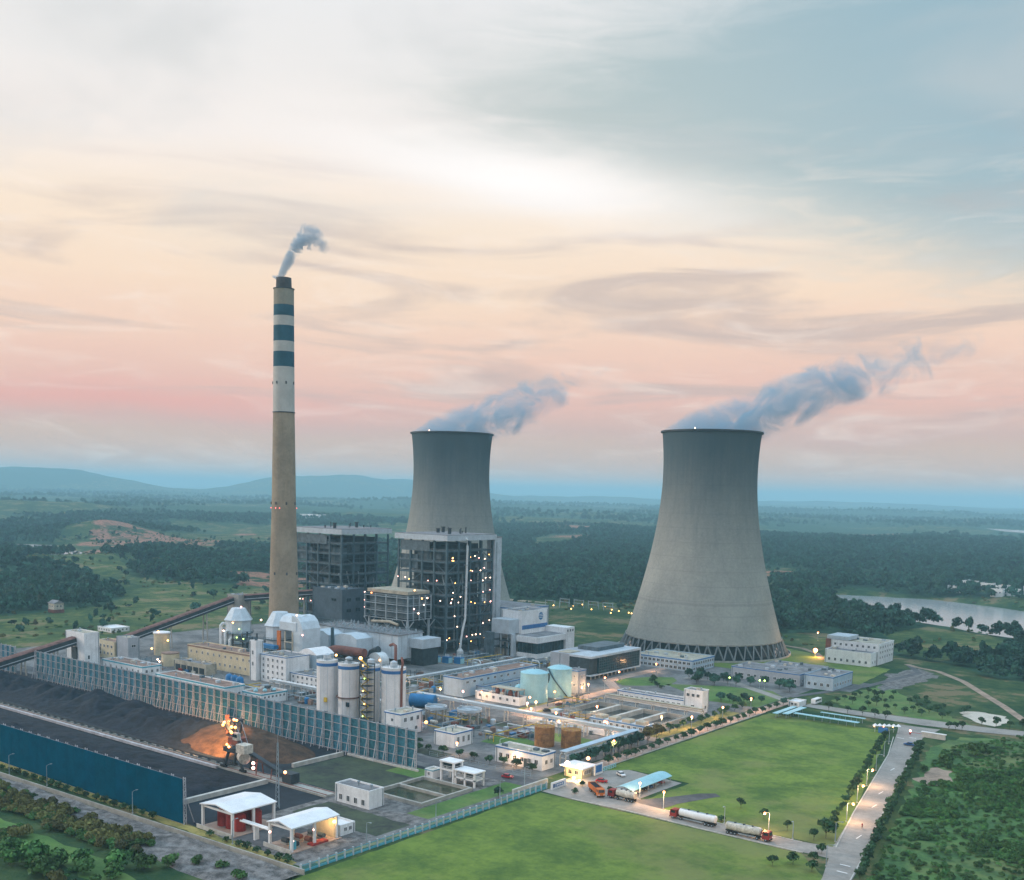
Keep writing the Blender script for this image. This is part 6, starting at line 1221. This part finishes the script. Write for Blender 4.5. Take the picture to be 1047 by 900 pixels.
tag(B(-640, -440, 800, 800.6, 0, 2.4).build('substation_wall', 'pale_concrete'), 'long pale boundary wall behind the distant substation', 'wall')
for k, (x, y, w_, d_, h) in enumerate(((-336, 1229, 14, 10, 7), (-338, 1296, 16, 10, 8), (-287, 1207, 12, 9, 8), (-284, 1232, 16, 10, 9), (-273, 1215, 12, 9, 7), (-315, 1279, 14, 10, 7), (-262, 1240, 13, 9, 9), (-300, 1250, 10, 9, 7))):
    z = float(terrain(np.array([float(x)]), np.array([float(y)]))[0]) - .8
    t = B_('far_house', ('pale house on the far lake shore, leftmost', 'pale house half hidden in trees beyond the lake', 'pale house at the water edge across the lake', 'largest pale house of the hamlet across the lake', 'pale house right of the hamlet across the lake', 'pale house in the wood above the lake hamlet', 'tall pale house at the right of the lake hamlet', 'small pale house left of the lake hamlet')[k], 'house', x - w_ / 2, x + w_ / 2, y - d_ / 2, y + d_ / 2, h + 1, 'white_wall', 'roof_grey', None, ((3, h * .5 + z + 1, 1.4, 1.4),), z0=z, group='houses across the lake')
t = B_('quarry_shed', 'far white shed roof above the left boiler house', 'shed', -2480, -2400, 2160, 2200, 22, 'roof_white', 'roof_white')
# ------------------------------------------------------------------ equipment yards: the small stuff between the big buildings
def equipment_yard(label, x0, x1, y0, y1, seed, n=26, tall=3.2, dense=1.0):
    t = thing('equipment_yard', label, 'equipment', ((x0 + x1) / 2, (y0 + y1) / 2, 0)); rnd = random.Random(seed); wl = world_of(t); W_, D_ = x1 - x0, y1 - y0
    cols = ('steel_pale', 'casing_grey', 'panel_pale', 'dirty_white', 'steel_blue', 'concrete', 'blue_paint', 'pipe_rust', 'roof_brown')
    for k in range(n):
        x, y = x0 + rnd.random() * W_, y0 + rnd.random() * D_; q = rnd.random(); h = .8 + rnd.random() ** 2 * tall
        if q < .45: a, b = .5 + rnd.random() * 1.6, .5 + rnd.random() * 1.6; MB().box(x - a, x + a, y - b, y + b, 0, h * .8).box(x - a * 1.1, x + a * 1.1, y - b * 1.1, y + b * 1.1, h * .8, h * .8 + .15).build('cabinet', rnd.choice(cols), t)
        elif q < .7: r = .4 + rnd.random() * 1.1; MB().lathe((x, y, 0), [(r * .9, 0), (r * .9, .3), (r, .3), (r, h), (r * .6, h + .4), (.05, h + .5)], 12).build('vessel', rnd.choice(cols), t, smooth=True)
        elif q < .85: L = 2 + rnd.random() * 3; MB().tube([(x - L / 2, y, 1.1), (x - L / 2 + .2, y, 1.1), (x + L / 2 - .2, y, 1.1), (x + L / 2, y, 1.1)], [.5, .85, .85, .5], 12).box(x - L * .3, x - L * .3 + .3, y - .6, y + .6, 0, .6).box(x + L * .3, x + L * .3 + .3, y - .6, y + .6, 0, .6).build('drum', rnd.choice(cols), t)
        else: MB().lathe((x, y, 0), [(.12, 0), (.08, 3 + rnd.random() * 4)], 6).build('pole', 'steel_pale', t)
    for k in range(int(7 * dense)):
        z = .5 + rnd.random() * 3; r = .1 + rnd.random() * .2
        if k % 2: y = y0 + rnd.random() * D_; a, b = x0 + rnd.random() * W_ * .3, x1 - rnd.random() * W_ * .3; pts = [(a, y, 0), (a, y, z), (b, y, z), (b, y + 1.5, z)]
        else: x = x0 + rnd.random() * W_; a, b = y0 + rnd.random() * D_ * .3, y1 - rnd.random() * D_ * .3; pts = [(x, a, 0), (x, a, z), (x, b, z), (x + 1.5, b, z)]
        MB().tube(pts, r, 6).build('pipe', rnd.choice(('pipe_white', 'steel_pale', 'casing_grey', 'yellow_paint')), t)
    for k in range(int(3 * dense)):
        x, y = x0 + rnd.random() * W_ * .8, y0 + rnd.random() * D_ * .8; a, b = 2 + rnd.random() * 3, 2 + rnd.random() * 3; z = 2 + rnd.random() * tall; mb = MB()
        for px, py in ((x, y), (x + a, y), (x + a, y + b), (x, y + b)): mb.bar((px, py, 0), (px, py, z + 1.1), .16)
        mb.box(x, x + a, y, y + b, z - .1, z)
        for zz in (.55, 1.05): mb.bar((x, y, z + zz), (x + a, y, z + zz), .09); mb.bar((x + a, y, z + zz), (x + a, y + b, z + zz), .09); mb.bar((x + a, y + b, z + zz), (x, y + b, z + zz), .09)
        mb.build('platform', rnd.choice(('steel_pale', 'steel_dark', 'steel_blue')), t)
    return t
equipment_yard('cluttered pipe yard between the white block and the ash silos', -408, -366, 340, 362, 1, 34, 3)
equipment_yard('cluttered equipment yard behind the ash silos before the precipitator', -412, -362, 384, 436, 2, 44, 4.5, 1.6)
equipment_yard('equipment yard at the foot of the lit boiler house', -438, -400, 484, 522, 3, 34, 5, 1.5)
equipment_yard('dark equipment yard under the steel gallery block', -500, -446, 474, 502, 4, 34, 6, 1.6)
equipment_yard('equipment yard between the scrubbers and the precipitator', -505, -456, 414, 436, 5, 36, 6, 1.6)
equipment_yard('small equipment around the round process decks', -330, -290, 336, 372, 6, 30, 2.4, 1.2)
equipment_yard('pipes and vessels beside the rusty tanks', -285, -257, 340, 372, 7, 20, 2.0)
equipment_yard('equipment between the long pale building and pipe rack', -372, -358, 405, 466, 8, 26, 2.6)
equipment_yard('small tanks and pipes left of the scrubbers', -550, -526, 388, 412, 9, 24, 5)
equipment_yard('scattered equipment behind the long low workshop', -480, -416, 331, 352, 10, 36, 2.6, 1.4)
equipment_yard('small kit beside the low white block near the transfer tower', -545, -512, 341, 352, 11, 18, 2.4)
equipment_yard('cabinets and pipes in front of the glazed block', -392, -362, 500, 534, 12, 24, 2.4)
equipment_yard('small equipment behind the four settling basins', -300, -284, 408, 452, 13, 14, 1.8)
equipment_yard('dark plant under the boiler house beside the chimney', -586, -540, 480, 502, 14, 24, 7, 1.5)
equipment_yard('pumps and boxes behind the filter house', -282, -264, 396, 406, 15, 12, 1.8)
def mesh_fence(label, pts, h=2.2):
    t = thing('mesh_fence', label, 'fence', (*pts[0], 0))
    for a, b in zip(pts, pts[1:]):
        L = math.hypot(b[0] - a[0], b[1] - a[1]); n = max(1, int(L / 4)); mb = MB()
        for k in range(n + 1): f = k / n; mb.bar((a[0] + (b[0] - a[0]) * f, a[1] + (b[1] - a[1]) * f, 0), (a[0] + (b[0] - a[0]) * f, a[1] + (b[1] - a[1]) * f, h), .12)
        for z in (.15, h * .5, h): mb.bar((*a, z), (*b, z), .07)
        mb.build('fence_run', 'steel_pale', t)
mesh_fence('thin pale mesh fence around the yard behind the widest silo', [(-405, 398), (-360, 398), (-360, 372)]); mesh_fence('thin mesh fence along the yard road before the white workshop', [(-276, 306.5), (-228, 308.5)], 1.6)
sheet('verge', [(-405, 400), (-378, 400), (-378, 470), (-395, 470)], .09, 'waste_ground'); sheet('verge', rect(-300, -270, 305.5, 314), .10, 'waste_ground'); sheet('verge', [(-330, 372), (-285, 366), (-285, 373), (-330, 375)], .09, 'waste_ground')
sheet('yard_lane', rect(-410, -352, 363, 371), .08, 'asphalt'); sheet('yard_lane', rect(-345, -330, 296, 400), .085, 'asphalt'); sheet('yard_lane', [(-500, 352), (-412, 341), (-412, 345), (-500, 357)], .085, 'asphalt')
# ------------------------------------------------------------------ vegetation
def crown_mb(seed, n, rx, rz, cz, leaf, lumps=9, lo=.35):
    rnd = np.random.RandomState(seed); mb = MB(); L = []
    for k in range(lumps):
        a = rnd.uniform(0, 2 * math.pi); e = rnd.uniform(-.7, 1.0); q = rnd.uniform(.3, .62)
        L.append((rx * q * math.cos(a) * math.sqrt(1 - min(.9, e * e)), rx * q * math.sin(a) * math.sqrt(1 - min(.9, e * e)), cz + rz * e * .55, rnd.uniform(lo, .58)))
    for i in range(n):
        l = L[i % lumps]; d = rnd.normal(size=3); d /= np.linalg.norm(d) + 1e-6
        if d[2] < -.45: d[2] *= -.6
        rr = l[3] * rnd.uniform(.8, 1.12); p = np.array([l[0] + d[0] * rx * rr, l[1] + d[1] * rx * rr, l[2] + d[2] * rz * rr])
        nrm = d + rnd.normal(size=3) * .45; nrm /= np.linalg.norm(nrm); u = np.cross(nrm, rnd.normal(size=3)); u /= np.linalg.norm(u) + 1e-6; v = np.cross(nrm, u); s = leaf * rnd.uniform(.6, 1.3)
        mb.add([p - u * s, p + v * s * .7, p + u * s, p - v * s * .7], [(0, 1, 2, 3)])
    return mb
def tree_meshes(seed, m, h, r, n, leaf, trunk=.3):
    c = crown_mb(seed, n, r, h * (1 - trunk) * .55, h * (trunk + (1 - trunk) * .5), leaf).mesh('crown', m)
    mb = MB(); rnd = random.Random(seed); tr = max(.08, h * .022); mb.tube([(0, 0, -.2), (tr * .3, 0, h * trunk * .6), (0, tr * .3, h * trunk), (0, 0, h * .7)], [tr, tr * .8, tr * .7, tr * .25], 7)
    for k in range(4): a = k * 1.57 + rnd.random(); mb.tube([(0, 0, h * trunk * .85), (r * .3 * math.cos(a), r * .3 * math.sin(a), h * (trunk + .16)), (r * .6 * math.cos(a), r * .6 * math.sin(a), h * (trunk + .34))], [tr * .5, tr * .35, tr * .12], 5)
    return c, mb.mesh('trunk', 'bark')
KIND = {}
def kinds(name, m, h, r, n, leaf, trunk=.3, k=3): KIND[name] = [tree_meshes(hash(name) % 97 + 13 * i if False else sum(map(ord, name)) + 13 * i, m, h, r * (1 + .1 * i), n, leaf, trunk) for i in range(k)]
kinds('round', 'leaf_round', 3.6, 1.75, 330, .34, .30); kinds('street', 'leaf_round', 4.4, 1.7, 320, .38, .34); kinds('park', 'leaf_forest', 6.0, 2.6, 420, .5, .25); kinds('big', 'leaf_forest', 9.5, 4.6, 620, .75, .2)
kinds('bush', 'leaf_bright', 2.6, 2.2, 300, .42, .06); kinds('warm', 'leaf_lamp_tint', 5.4, 2.4, 380, .45, .22); kinds('olive', 'leaf_olive', 3.6, 2.6, 330, .5, .08); kinds('shrub', 'leaf_round', 1.8, 1.15, 170, .26, .08); kinds('wood', 'leaf_forest', 9.0, 4.4, 150, 1.25, .2); kinds('lush', 'leaf_bright', 6.5, 4.6, 520, .75, .1)
TR = random.Random(21)
def left_order(P):
    P = sorted(P, key=lambda q: (q[0] * cY + q[1] * sY) / (-q[0] * sY + q[1] * cY)); return list(enumerate(P))
def nth(k): return '%d%s' % (k, 'th' if 10 <= k % 100 <= 20 else {1: 'st', 2: 'nd', 3: 'rd'}.get(k % 10, 'th'))
def tree(kind, x, y, label, group, s=1., name='tree', cat='tree', z=None):
    c, tk = TR.choice(KIND[kind]); o = bpy.data.objects.new(name, None); scn.collection.objects.link(o)
    o.location = (x, y, z if z is not None else .02); o.rotation_euler = (0, 0, TR.uniform(0, 6.28)); q = s * TR.uniform(.85, 1.18); o.scale = (q * TR.uniform(.93, 1.08), q * TR.uniform(.93, 1.08), q); tag(o, label, cat, group)
    link('crown', c, o); link('trunk', tk, o); return o
for k in range(24): y = 313 + k * 6.6 + TR.uniform(-.5, .5); tree('round', -118.4 - (y - 313) * .221 + TR.uniform(-.4, .4), y, 'small round tree left of the wide road, %s from its near end' % nth(k + 1), 'left row of wide road', .9 if k else 1.5, 'round_tree')
for k in range(46): y = 283 + k * 3.9; tree('round', -97.2 - (y - 283) * .214 + TR.uniform(-.5, .5), y, 'dense round tree in the hedge right of the wide road, %s from the frame bottom' % nth(k + 1), 'right hedge of wide road', .95, 'round_tree')
for k, (x, y) in enumerate(((-193.6, 506), (-184, 505.4), (-176.8, 505.4), (-170.3, 504.4), (-164.7, 503), (-135.7, 502), (-133.6, 505), (-131, 506), (-127, 523.5), (-121, 524.6), (-115.4, 526), (-110.3, 527.4), (-104, 529))): tree('street', x, y, 'dark street tree along the pale boulevard, %s from the teal shelters' % nth(k + 1), 'boulevard trees', 1.05, 'street_tree')
for k, y in enumerate((342, 348, 354, 361, 367, 373.5, 380, 387, 394, 400.6, 407, 415, 422.5, 430, 436.3, 444, 451.4, 457, 464, 471, 478, 486, 494)): tree('round', -215.6 + TR.uniform(-.3, .3), y, 'small dark round tree on the meadow side of the plant road, %s from the gatehouse' % nth(k + 1), 'meadow side of plant road', .95, 'round_tree')
for k, y in enumerate((396, 401.4, 407, 413.6, 421.4, 428.3, 436, 443, 449.2, 456.4, 463, 471, 479)): tree('round', -226.9 + TR.uniform(-.8, .8), y, 'small round tree on the basin side of the plant road, %s from the near end' % nth(k + 1), 'basin side of plant road', 1.05, 'round_tree')
for k, (x, y) in enumerate(((-223.6, 330), (-224, 335), (-223.5, 340), (-224, 345.5), (-223.3, 351), (-224, 356.5), (-223.4, 361), (-224, 366), (-223.6, 371), (-223.6, 376))): tree('park', x, y, 'dense dark tree beside the roofed pipe rack, %s from the gatehouse' % nth(k + 1), 'trees by the roofed pipe rack', .95, 'dark_tree')
for k, (x, y) in left_order(((-223.2, 383), (-224.6, 386.5), (-222.8, 390))): tree('warm', x, y, 'yellowish lamp lit tree at the near basin corner, %s from the left' % nth(k + 1), 'yellowish lit trees', 1.15, 'yellow_tree')
for k, (x, y) in left_order(((-277.3, 527.1), (-280, 534), (-277.9, 541), (-272, 536), (-268, 530), (-264, 538), (-258, 536), (-252.4, 541.8), (-246.5, 547.8), (-237.4, 546.6), (-270, 545), (-262, 548), (-284, 545), (-288, 538))): tree('park', x, y, 'dark garden tree in the group before the long low grey building, %s from the left' % nth(k + 1), 'garden trees', .95, 'garden_tree')
tree('big', -229, 541, 'large dark round tree near the right end of the long grey building', None, .72, 'large_tree')
for k, (x, y) in left_order(((-243, 488.7), (-240, 492), (-236, 488), (-232.4, 486.1), (-229.3, 493.5), (-246, 494), (-234, 496), (-226.5, 500), (-215.9, 503))): tree('park', x, y, 'dark tree on the lawn behind the small white basin tower, %s from the left' % nth(k + 1), 'lawn trees', .8, 'lawn_tree')
for k, (x, y) in left_order(((-300, 520), (-303, 524), (-297, 512), (-292, 508), (-288, 503), (-284, 500))): tree('shrub', x, y, 'clipped shrub on the oval lawn beside the glass office, %s from the left' % nth(k + 1), 'oval lawn shrubs', 1.3, 'shrub', 'shrub')
for k, (x, y) in enumerate(((-284, 309), (-279, 309.4), (-272, 310), (-264, 310.6), (-257, 311), (-250, 311.8), (-244, 312.4), (-238, 312.8), (-231, 313.4), (-290, 316))): tree('round', x, y, 'small dark tree before the small store and white workshop, %s from the left' % nth(k + 1), 'workshop row trees', .95, 'round_tree')
for k in range(18): x = -372 + k * 5.2 + TR.uniform(-.6, .6); tree('shrub', x, 186.2 + (x + 364) * .028, 'clipped dark shrub at the foot of the dark blue fence, %s from the left' % nth(k + 1), 'shrubs below the blue fence', 1.15, 'shrub', 'shrub')
for k, x in enumerate((-257, -249, -243.5, -240, -235.5, -231, -226, -222.6)): tree('shrub', x, 189.6, 'rounded green shrub in the verge before the white roofed pavilions, %s from the left' % nth(k + 1), 'pavilion shrubs', 1.35 if x > -229 else 1.1, 'shrub', 'shrub')
tree('park', -219.6, 279, 'dark tree where the palisade road meets the gate road', None, .65, 'dark_tree')
for k, (x, y) in left_order(((-130, 311), (-141, 318), (-152, 324), (-120, 303.8 + 4))): tree('street', x, y, 'small lone tree standing in the big meadow near the gate road, %s from the left' % nth(k + 1), 'meadow saplings', .8, 'sapling')
for k, (x, y) in left_order(((-196, 312), (-150, 306), (-206.4, 310.2), (-203, 300.6))): tree('shrub', x, y, 'dark shrub beside the gate road lorries, %s from the left' % nth(k + 1), 'gate road shrubs', .95, 'shrub', 'shrub')
for k, (x, y) in left_order(((-112, 288), (-116, 283), (-120, 278), (-113.4, 297.6), (-109.6, 281))): tree('round', x, y, 'round tree where gate road meets wide road, %s from the left' % nth(k + 1), 'junction corner trees', .95, 'round_tree')
for i in range(7):
    for j in range(6):
        x = -200 + i * 9 + j * 1.2 + TR.uniform(-1, 1); y = 532 + j * 8.2 - i * 1.2 + TR.uniform(-1.5, 1.5)
        if TR.random() < .8: tree('round', x, y, 'young tree in the planted plot beyond the boulevard, %s row back, %s from the left' % (nth(j + 1), nth(i + 1)), 'nursery rows', .85 + .3 * (TR.random() < .2), 'young_tree')
BB = ((-271, 143.5, 1.5), (-266, 147, 1.5), (-276, 139, 1.4), (-262, 152, 1.3), (-252.6, 156.6, 1.35), (-247, 161, 1.25), (-243, 167, 1.15), (-285, 143.5, 1.3), (-239, 172.5, .9), (-256, 149, 1.4), (-262, 141, 1.5), (-247, 152, 1.2))
for k, (x, y, s) in left_order(BB): tree('lush', x, y, 'big leafy green bush in the bottom left corner, %s from the left' % nth(k + 1), 'bottom left bushes', s * .55, 'bush', 'bush')
for k, (x, y) in left_order(((-232, 175), (-222.5, 173))): tree('bush', x, y, 'small green bush growing on the rubble bank, %s from the left' % nth(k + 1), 'rubble bank bushes', .9, 'bush', 'bush')
def in_bush(x, y): return inpoly(np.array([x]), np.array([y]), [(-130, 462), (-103, 521), (-40, 330), (-60, 270), (-92, 280), (-104, 320)])[0]
k = 0
while k < 12:
    x, y = TR.uniform(-132, -50), TR.uniform(285, 505)
    if in_bush(x, y): k += 1; tree('lush', x, y, 'dark leafy bush in the overgrown plot right of the wide road', 'overgrown plot bushes', TR.choice((.45, .6, .75, .9)) * .8, 'bush', 'bush')

def scatter_stuff(name, label, pts, protos, smin, smax, seed, kind='stuff', cat='vegetation'):
    me = bpy.data.meshes.new(name); me.vertices.add(len(pts)); me.vertices.foreach_set('co', np.asarray(pts, np.float32).ravel()); me.update(); o = link(name, me)
    ng = bpy.data.node_groups.new(name, 'GeometryNodeTree'); ng.interface.new_socket('Geometry', in_out='INPUT', socket_type='NodeSocketGeometry'); ng.interface.new_socket('Geometry', in_out='OUTPUT', socket_type='NodeSocketGeometry')
    N, L = ng.nodes, ng.links; gi, go = N.new('NodeGroupInput'), N.new('NodeGroupOutput'); g2 = N.new('GeometryNodeGeometryToInstance')
    for p in protos:
        oi = N.new('GeometryNodeObjectInfo'); oi.inputs['Object'].default_value = p; oi.inputs['As Instance'].default_value = True; oi.transform_space = 'ORIGINAL'; L.new(oi.outputs['Geometry'], g2.inputs[0])
    j = N.new('GeometryNodeJoinGeometry'); N.remove(g2)
    for n_ in [q for q in N if q.bl_idname == 'GeometryNodeObjectInfo']: L.new(n_.outputs['Geometry'], j.inputs[0])
    ip = N.new('GeometryNodeInstanceOnPoints'); L.new(gi.outputs[0], ip.inputs['Points']); L.new(j.outputs[0], ip.inputs['Instance']); ip.inputs['Pick Instance'].default_value = True
    ri = N.new('FunctionNodeRandomValue'); ri.data_type = 'INT'; ri.inputs[4].default_value = 0; ri.inputs[5].default_value = len(protos) - 1; ri.inputs['Seed'].default_value = seed; L.new(ri.outputs[2], ip.inputs['Instance Index'])
    rr = N.new('FunctionNodeRandomValue'); rr.data_type = 'FLOAT_VECTOR'; rr.inputs[0].default_value = (-.08, -.08, 0); rr.inputs[1].default_value = (.08, .08, 6.28); rr.inputs['Seed'].default_value = seed + 1; L.new(rr.outputs[0], ip.inputs['Rotation'])
    rs = N.new('FunctionNodeRandomValue'); rs.data_type = 'FLOAT_VECTOR'; rs.inputs[0].default_value = (smin, smin, smin); rs.inputs[1].default_value = (smax, smax, smax * 1.1); rs.inputs['Seed'].default_value = seed + 2; L.new(rs.outputs[0], ip.inputs['Scale'])
    L.new(ip.outputs[0], go.inputs[0]); md = o.modifiers.new('scatter', 'NODES'); md.node_group = ng
    for p in protos:
        for m_ in p.data.materials:
            if m_.name not in [q.name for q in me.materials]: me.materials.append(m_)
    return tag(o, label, cat, None, kind)
# a few real trees at the wood's edge; their crowns are also the shapes repeated through the wood
def edge(kind, i, x, y, label, nm='wood_tree'):
    c, tk = KIND[kind][i]; o = bpy.data.objects.new(nm, None); scn.collection.objects.link(o); o.location = (x, y, float(terrain(np.array([x]), np.array([y]))[0])); tag(o, label, 'tree', 'lone trees at field edges')
    q = link('crown', c, o); link('trunk', tk, o); return q
WT = [edge('wood', 0, -760., 470., 'lone dark tree in the left fields near the pale house'), edge('wood', 1, -720., 520., 'lone dark tree in the left fields beyond the long conveyor'), edge('wood', 2, -805., 600., 'lone dark tree at the far side of the left fields')]
def rand_pts(n, x0, x1, y0, y1, seed, fn): 
    rs = np.random.RandomState(seed); x = rs.uniform(x0, x1, n); y = rs.uniform(y0, y1, n); k = rs.uniform(0, 1, n) < fn(x, y); return x[k], y[k]
def wood_density(x, y):
    lat = cY * x + sY * y; dep = -sY * x + cY * y; vis = (np.abs(lat) < dep * .56 + 40) & (dep > 500) & (dep < 3300)
    f = np.zeros(x.shape); f[vis] = forest_mask(x[vis], y[vis]); return f * np.where(vis, 1, 0) * np.where(dep < 1500, 1, np.where(dep < 2200, .55, .3)) * (f > .3)
x, y = rand_pts(130000, -2700, 250, 250, 3300, 5, wood_density); z = terrain(x, y) - .4; ok = z > -2.4
scatter_stuff('forest', 'dense dark green woodland covering the country beyond the plant', np.stack([x, y, z], 1)[ok], WT, .6, 1.35, 3, cat='forest')
def far_density(x, y):
    lat = cY * x + sY * y; dep = -sY * x + cY * y; vis = (np.abs(lat) < dep * .54) & (dep > 3200) & (dep < 8500); f = np.zeros(x.shape)
    f[vis] = sst(fbm(x[vis], y[vis], 700, 23) + .05, 0, .1); return f * .8
x, y = rand_pts(60000, -8500, 2500, 0, 8500, 51, far_density); z = terrain(x, y) - 2; ok = z > -2.2
scatter_stuff('forest', 'far woods fading into haze towards the hills', np.stack([x, y, z], 1)[ok], WT, .9, 2.2, 31, cat='forest')
def hedge_density(x, y):
    lat = cY * x + sY * y; dep = -sY * x + cY * y; vis = (np.abs(lat) < dep * .56 + 40) & (dep > 420) & (dep < 2000)
    n = fbm(x, y, 60, 71, 3); inside = ((x > -655) & (x < -35) & (y > 140) & (y < 725)); far = ((x < -140) | (y > 560))
    return np.where(vis & ~inside & far & (n > .02), .5, 0) * (forest_mask(x, y) < .4)
x, y = rand_pts(42000, -1900, 100, 250, 1900, 8, hedge_density); z = terrain(x, y) - .3; ok = z > -1.5
OB = [tree('olive', -645, 420, 'scruffy olive bush beside the long conveyor', None, 1, 'bush', 'bush').children[0], tree('bush', -652, 436, 'small green bush beside the long conveyor', None, 1, 'bush', 'bush').children[0]]
scatter_stuff('scrub', 'scattered scrub dotting the fields outside the plant', np.stack([x, y, z], 1)[ok], OB + OB + [WT[0]], .35, .95, 9)
def thick_density(x, y):
    c = 168 + (x + 300) * -.02; d = np.abs(y - c); return np.clip(1 - d / 8, 0, 1) * (x < -258) * (fbm(x, y, 14, 6, 3) > -.25) + .25 * ((x < -240) & (y > 140) & (y < 157) & (fbm(x, y, 12, 8) > .05))
x, y = rand_pts(3000, -430, -236, 138, 180, 6, thick_density)
scatter_stuff('thicket', 'tangled olive thicket below the grey boundary wall', np.stack([x, y, np.full(len(x), .1)], 1), OB, .45, .95, 4)
x, y = rand_pts(20000, -135, -30, 270, 520, 16, lambda x, y: inpoly(x, y, [(-127, 462), (-103, 521), (-30, 340), (-50, 262), (-91, 270), (-103, 320)]) * (.16 + .75 * (fbm(x, y, 28, 9, 3) > -.02)) * (np.hypot((x + 117) / 9, (y - 415) / 13) > 1))
scatter_stuff('undergrowth', 'dense low green undergrowth in the plot right of the wide road', np.stack([x, y, np.full(len(x), .02)], 1), [OB[1]], .22, .6, 7)
sheet('bare_patch', [(-120, 402), (-113, 398), (-108, 410), (-112, 426), (-119, 428)], .06, 'dirt')
# ------------------------------------------------------------------ steam plumes
def plume(name, label, origin, path, dens, col, nz=.055, seed=0., dist=1.2):
    """path: [(s along wind, height, radius)]; wind blows to camera right"""
    o = thing_o = None; P = path; n = 16; v = []; f = []
    S = [p[0] for p in P]; ss = np.linspace(S[0], S[-1], 40); zc = np.interp(ss, S, [p[1] for p in P]); rr = np.interp(ss, S, [p[2] for p in P])
    mb = MB(); rnd = np.random.RandomState(int(seed) + 3)
    mb.tube([(s, 0, z) for s, z in zip(ss, zc)], [r * 1.12 for r in rr], n)
    me = mb.mesh(name, []) ; m = bpy.data.materials.new(name); m.use_nodes = True; t = NT(m.node_tree); t.n.clear()
    out = t.new('ShaderNodeOutputMaterial'); pv = t.new('ShaderNodeVolumePrincipled'); t.l.new(pv.outputs[0], out.inputs['Volume'])
    pv.inputs['Color'].default_value = col; pv.inputs['Anisotropy'].default_value = .2
    g = t.new('ShaderNodeTexCoord').outputs['Object']; sx = t.new('ShaderNodeSeparateXYZ'); t.l.new(g, sx.inputs[0])
    a, b = S[0], S[-1]
    def curve(vals, lo, hi):
        fc = t.new('ShaderNodeFloatCurve'); c = fc.mapping.curves[0]
        pts = [((s - a) / (b - a), (q - lo) / (hi - lo)) for s, q in zip(S, vals)]
        while len(c.points) < len(pts): c.points.new(.5, .5)
        for i, (u, w_) in enumerate(pts): c.points[i].location = (u, w_); c.points[i].handle_type = 'VECTOR'
        fc.mapping.update(); t.l.new(t.math('DIVIDE', t.math('SUBTRACT', sx.outputs[0], a), b - a, clamp=True), fc.inputs['Value'])
        return t.math('ADD', t.math('MULTIPLY', fc.outputs[0], hi - lo), lo)
    zs = [p[1] for p in P]; rs = [p[2] for p in P]; Z = curve(zs, min(zs) - 1, max(zs) + 1); Rr = curve(rs, 0, max(rs) + 1)
    dz = t.math('SUBTRACT', sx.outputs[2], Z); d = t.math('SQRT', t.math('ADD', t.math('MULTIPLY', dz, dz), t.math('MULTIPLY', sx.outputs[1], sx.outputs[1])))
    q = t.math('SUBTRACT', 1., t.math('DIVIDE', d, Rr))
    warp = t.new('ShaderNodeTexNoise'); t.l.new(t.mapv(g, (1, 1, 1), (seed * 3, 0, seed)), warp.inputs['Vector']); warp.inputs['Scale'].default_value = nz * .8; warp.inputs['Detail'].default_value = 2
    wv = t.new('ShaderNodeVectorMath', operation='MULTIPLY_ADD'); t.l.new(warp.outputs['Color'], wv.inputs[0]); wv.inputs[1].default_value = (1.1 / nz, 1.1 / nz, 1.1 / nz); t.l.new(g, wv.inputs[2])
    no = t.noise(t.mapv(wv.outputs[0], (1, 1, 1.15), (seed, seed * .7, 0)), nz, 6, .66, dist)
    along = t.math('DIVIDE', t.math('SUBTRACT', sx.outputs[0], a), b - a, clamp=True)
    th = t.math('ADD', .40, t.math('MULTIPLY', along, .21))
    val = t.math('ADD', t.math('MULTIPLY', q, .34), t.math('MULTIPLY', t.math('SUBTRACT', no, th), 2.0))
    val = t.smooth(val, .0, .34); val = t.math('MULTIPLY', val, t.smooth(q, .0, .35))
    val = t.math('MULTIPLY', val, t.math('MULTIPLY', t.smooth(along, 1., .4, .42, 1.), dens)); t.l.new(val, pv.inputs['Density'])
    me.materials.append(m); ob = link(name, me); ob.location = origin; ob.rotation_euler = (0, 0, YAW)
    try: m.cycles.volume_step_rate = .6
    except Exception: pass
    return tag(ob, label, 'steam', None, 'stuff')
plume('steam_plume', 'blue grey steam drifting right from the fully visible cooling tower', (-339.6, 651.3, 144.5), [(-32, -2, 5), (-18, 0, 14), (0, 3, 19), (20, 9, 21), (42, 19, 22), (64, 28, 21), (88, 37, 20), (116, 46, 21), (146, 54, 18), (176, 64, 9)], .075, (.36, .62, .78, 1), .045, 3.1)
plume('steam_plume', 'blue grey steam drifting right from the farther cooling tower', (-584.5, 670.6, 148), [(-32, -2, 5), (-18, 0, 14), (0, 4, 20), (24, 11, 23), (50, 21, 24), (76, 33, 21), (102, 45, 16), (126, 57, 8)], .07, (.36, .62, .78, 1), .045, 7.7)
plume('smoke_plume', 'small grey smoke puff rising from the tall banded chimney', (-508, 430, 224.2), [(-3.4, -1, 3.4), (0, 6, 6), (4, 13, 7.5), (8, 20, 9), (13, 25, 10), (19, 24, 9), (27, 17, 6)], .30, (.46, .58, .68, 1), .10, 5.3)
# ------------------------------------------------------------------ haze
m = bpy.data.materials.new('haze'); m.use_nodes = True; t = NT(m.node_tree); t.n.clear(); out = t.new('ShaderNodeOutputMaterial'); pv = t.new('ShaderNodeVolumePrincipled')
pv.inputs['Color'].default_value = (.46, .80, .98, 1); pv.inputs['Density'].default_value = .000125; pv.inputs['Anisotropy'].default_value = .0; t.l.new(pv.outputs[0], out.inputs['Volume'])
hz = MB().box(-46000, 46000, -46000, 46000, -60, 275); M['haze'] = m; tag(hz.build('haze', 'haze'), 'thin blue evening haze lying over the whole landscape', 'haze', None, 'stuff')
